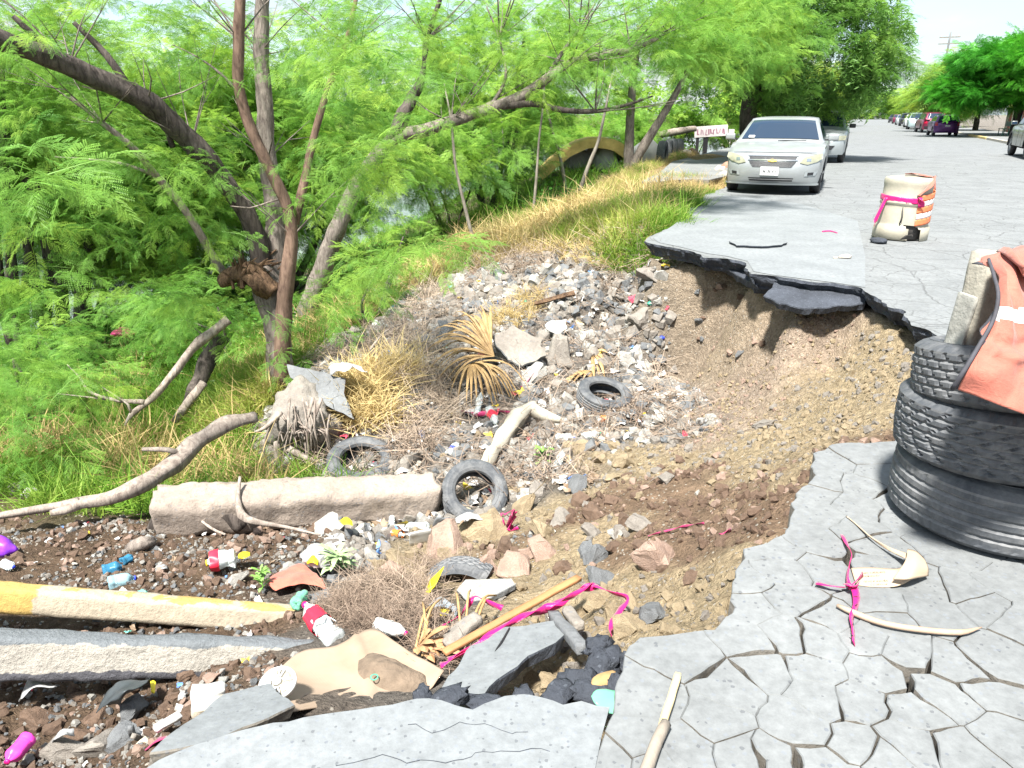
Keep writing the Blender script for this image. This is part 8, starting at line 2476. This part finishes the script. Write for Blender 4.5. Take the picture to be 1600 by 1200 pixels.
lump('purple_scrap', (.35,.25,.14), M_PINKD, Y(192,520,11), (0,0,0), 'magenta cloth bundle in the creeping vine by the river', 'cloth', seed=8, amp=.35)
lump('tan_shell', (.10,.05,.03), M_PALM, G(945,1062,-.10), (.2,.1,.6), 'brown curved seed pod lying on the black tar lumps', 'seed pod', seed=2, amp=.2)
lump('glass_shard', (.12,.08,.02), M_GREENB, G(955,1095,-.06), (.2,.3,.2), 'pale green glass shard at the slab corner', 'glass', seed=2, amp=.2)

# ---------------------------------------------------------------- pink tape and laths
def tape(lab, pts, w=.035, mat=M_PINK, tw=3.0, cat='tape', n=None):
    o_ = Vector(pts[0]); o = ribbon('warning_tape', [Vector(p) - o_ for p in pts], w, mat, None, tw=tw, n=n); o.location = o_
    return tagit(o, lab, cat)
tape('long pink warning tape running beside the orange lath towards the knot', [G(688,1040,-.52), G(735,1016,-.48), G(790,978,-.46), G(835,958,-.44), G(870,945,-.46), G(905,922,-.46), G(930,916,-.44)], .035, tw=9)
tape('second pink tape strand twisted along the orange lath', [G(700,1030,-.50), G(760,1000,-.45), G(810,966,-.44), G(850,950,-.44), G(885,935,-.42), G(925,912,-.44)], .026, tw=14)
tape('pink tape end running down from the knot on the yellow lumps', [G(928,914,-.43), G(955,926,-.42), G(980,934,-.42), G(968,955,-.42), G(955,980,-.42), G(955,995,-.44)], .030, tw=5)
tape('pink tape strand rising above the stalk pile', [G(690,978,-.72), G(715,965,-.68), G(730,948,-.66), G(742,932,-.62), G(760,940,-.62), G(785,950,-.6)], .024, tw=6)
tape('muddy red cord half buried in the brown slope above the pinkish chunk', [H(1012,843,.015), H(1040,835,.015), H(1070,826,.015), H(1100,820,.01)], .014, M_PINKD, 8)
tape('short muddy pink scrap on the slope near the pavement plates', [H(1125,838,.01), H(1142,832,.01)], .02, M_PINKD, 2)
tape('muddy pink tape caught between the dry palm fan and the flat slab', [H(815,612,.05), H(835,598,.10), H(848,588,.10)], .06, M_PINKD, 3)
tape('pink tape strand lying in the litter left of the plastered fork', [H(722,650,.04), H(745,655,.05), H(770,650,.05), H(800,652,.04)], .05, M_PINKD, 5)
tg = empty('tape_tangle', H(795, 835), 'tangled knot of pink warning tape below the leaning tyre', 'tape')
yt = H(795, 835).y
for k in range(7):
    P_ = [Y(780 + random.uniform(0, 30), 795 + random.uniform(0, 38), yt + random.uniform(.02, .12)) - tg.location for _ in range(4)]
    ribbon('strand', P_, .02 if k else .035, M_PINK if k % 3 else M_PINKD, tg, tw=5)
M_LATH = basic('orange_brown_timber', (.36,.18,.075), .7, .3, 6, .003, 60, scl=(1, 1, 1))
beam('timber_lath', 'long orange-brown timber lath lying aslant beside the pink tape', 'lath', G(694,1020,-.50), G(905,902,-.46), .035, .018, [M_LATH], seed=3, amp=.002, chip=.002, cuts=(20, 2, 2))
beam('rubble_post', 'grey broken post leaning above the tar lumps', 'post', G(866,962,-.46), G(910,1016,-.34), .05, .05, [M_CG], seed=4, amp=.006, chip=.01, cuts=(10, 3, 3))
beam('rubble_post', 'pale broken plank end above the cracked asphalt slab', 'post', G(905,980,-.40), G(885,950,-.44), .05, .04, [M_CP], seed=5, amp=.006, chip=.01, cuts=(8, 3, 3))
beam('rubble_post', 'slanting concrete shard between tape and dry fan', 'post', G(694,1004,-.56), G(748,962,-.52), .07, .05, [M_CP], seed=6, amp=.010, chip=.015, cuts=(10, 3, 3))

# ---------------------------------------------------------------- on the pavement
pt = empty('pavement_tape', G(1330,905,0), 'bright pink warning tape knotted across the cracks on the pavement', 'tape')
L0 = pt.location
def Z(a, b_, z=.01): return G(a, b_, z) - L0
ribbon('strand', [Z(1316,836,.004), Z(1324,852,.02), Z(1331,868,.03), Z(1326,885,.02), Z(1324,905,.02), Z(1330,920,.02)], .016, M_PINK, pt, tw=3)
ribbon('strand', [Z(1276,911), Z(1300,916,.02), Z(1325,917,.02), Z(1340,905,.03), Z(1348,896,.02)], .018, M_PINK, pt, tw=2)
ribbon('strand', [Z(1333,915,.03), Z(1338,930,.02), Z(1336,950,.015), Z(1330,965,.015), Z(1333,985,.01), Z(1334,1006)], .024, M_PINK, pt, tw=1.5)
ribbon('strand', [Z(1322,912,.03), Z(1333,918,.04), Z(1342,912,.03)], .022, M_PINK, pt, tw=2)
for k, (a, b_) in enumerate([(1337,932),(1338,945),(1333,975),(1331,992)]):
    boxobj('printed_bar', Z(a, b_, .024), (.012, .003, .001), M_INK, pt, rot=(0, 0, .6 * k))
cc_ = empty('cardboard_scrap', G(1400,890,0), 'folded cream cardboard strip with faint print beside the pink tape', 'cardboard')
L0 = cc_.location
cr = [[(1322,806,.012),(1335,816,.012),(1360,838,.02),(1392,856,.03),(1420,866,.04)],[(1330,812,.008),(1345,826,.008),(1368,846,.012),(1392,862,.02),(1414,872,.045)]]
gridobj('strip', bilerp_surface([[G(*q) - L0 for q in r] for r in cr], 24, 6), [M_CARD2], cc_, thick=.004)
cr = [[(1418,858,.06),(1432,862,.06),(1444,874,.045)],[(1414,878,.07),(1430,880,.075),(1450,888,.04)],[(1395,905,.03),(1420,905,.045),(1450,900,.015)]]
gridobj('fold', bilerp_surface([[G(*q) - L0 for q in r] for r in cr], 16, 12), [M_CARD2], cc_, thick=.004)
cr = [[(1330,888,.008),(1360,887,.008),(1400,889,.012),(1416,882,.05)],[(1334,902,.006),(1362,901,.006),(1400,902,.012),(1412,896,.04)],[(1338,914,.004),(1365,917,.004),(1400,916,.006),(1428,904,.03)]]
gridobj('panel', bilerp_surface([[G(*q) - L0 for q in r] for r in cr], 20, 10), [M_CARD2], cc_, thick=.004)
M_PRN = basic('faint_grey_brown_print', (.24,.20,.17), .8, .2)
for k, (px_, py_, w_, n_) in enumerate([(1364,894,.085,16),(1362,899,.055,10),(1368,907,.085,16),(1374,912,.060,11)]):
    worn_print('print', w_, .008, n_, M_PRN, cc_, G(px_, py_, .0135) - L0, (0, 0, R(3)), k)
M_BAMB = basic('dry_reed', (.32,.25,.18), .7, .25, 9, .003, 60, col2=(.30,.20,.14))
log('dry_reed', 'curved dry reed stalk lying on the pavement below the cardboard strip', [G(1308,946,.012), G(1335,958,.014), G(1380,974,.014), G(1440,984,.014), G(1500,988,.014), G(1534,980,.014)], [.006,.010,.009,.0095,.0095,.002], M_BAMB, 10, .02, .06, 'reed', 0)
M_PALEW = basic('fresh_split_wood', (.50,.40,.22), .7, .15, 12, .004, 60, scl=(1,1,1))
M_GREYW = basic('weathered_stick', (.25,.215,.175), .85, .3, 9, .004, 60)
st_ = log('split_stick', 'weathered stick with a fresh pale split end lying at the bottom pavement edge', [G(996,1236,.02), G(1012,1196,.02), G(1026,1158,.02), G(1040,1130,.02)], [.016,.016,.015,.014], M_GREYW, 8, .03, .1, 'stick', .03)
beam_ = beam('split_end', None, None, G(1032,1146,.024), G(1060,1052,.018), .022, .014, [M_PALEW], seed=3, amp=.003, chip=.003, cuts=(14, 3, 2), taper=.9)
beam_.parent = st_; beam_.location = beam_.location - st_.location

# ---------------------------------------------------------------- small weeds
def weed(lab, p, n, L_, mat, seed=0):
    rr = random.Random(seed); V, F = [], []
    root = empty('weed', p, lab, 'weed')
    for i in range(n):
        a = rr.uniform(0, 2 * PI); h = rr.uniform(.0, .12)
        d = Vector((math.cos(a), math.sin(a), rr.uniform(.2, 1.0))).normalized(); sd_ = Vector((-d.y, d.x, 0)).normalized()
        c = Vector((0, 0, h)); l = L_ * rr.uniform(.6, 1)
        pts = [c, c + d * l * .4, c + d * l * .8 - Vector((0, 0, l * .1)), c + d * l - Vector((0, 0, l * .3))]
        quadstrip(V, F, pts, [.003, l * .13, l * .10, .001], sd_)
    me = pydata('leaf', V, F); meshobj('leaf', me, mat, root)
    V, F = tube_data([Vector((0, 0, -.02)), Vector((.01, 0, .14))], [.004, .002], sides=5, step=.05); meshobj('stem', pydata('stem', V, F), mat, root)
M_WEED = basic('weed_leaf', (.16,.32,.06), .6, .3, 12, .001, 60)
M_WEEDP = basic('pale_weed_leaf', (.30,.42,.20), .6, .3, 12, .001, 60)
weed('small bright green weed left of the red rag', G(410,918,-1.10), 26, .09, M_WEED, 1)
weed('pale green leafy weed beside the white bag', G(528,892,-1.10), 44, .15, M_WEEDP, 2)
weed('small green weed below the palm fan near the yellow lumps', H(850,722), 22, .14, M_WEED, 3)
weed('tiny green weed at the beam foot', H(512,812), 14, .07, M_WEED, 4)

# ---------------------------------------------------------------- settle labels shared by look-alikes
for l, items in _lab.items():
    if len(items) > 1:
        items.sort(key=lambda q: q[1])
        ordn = ['second', 'third', 'fourth', 'fifth', 'sixth', 'seventh', 'eighth', 'ninth', 'tenth', 'eleventh', 'twelfth']
        if len(items) == 2: w = ['leftmost ', 'rightmost ']
        elif len(items) == 3: w = ['leftmost ', 'middle ', 'rightmost ']
        else: w = ['leftmost '] + [q + ' from left ' for q in ordn[:len(items) - 2]] + ['rightmost ']
        for i, (o, px, py, cat, grp) in enumerate(items):
            if w: o['label'] = w[i] + l; 
            o['group'] = l.split(' ')[0] + ' ' + grp if not w else grp
            if not w: o['group'] = 'group of ' + l
    else:
        o, px, py, cat, grp = items[0]; o['group'] = grp
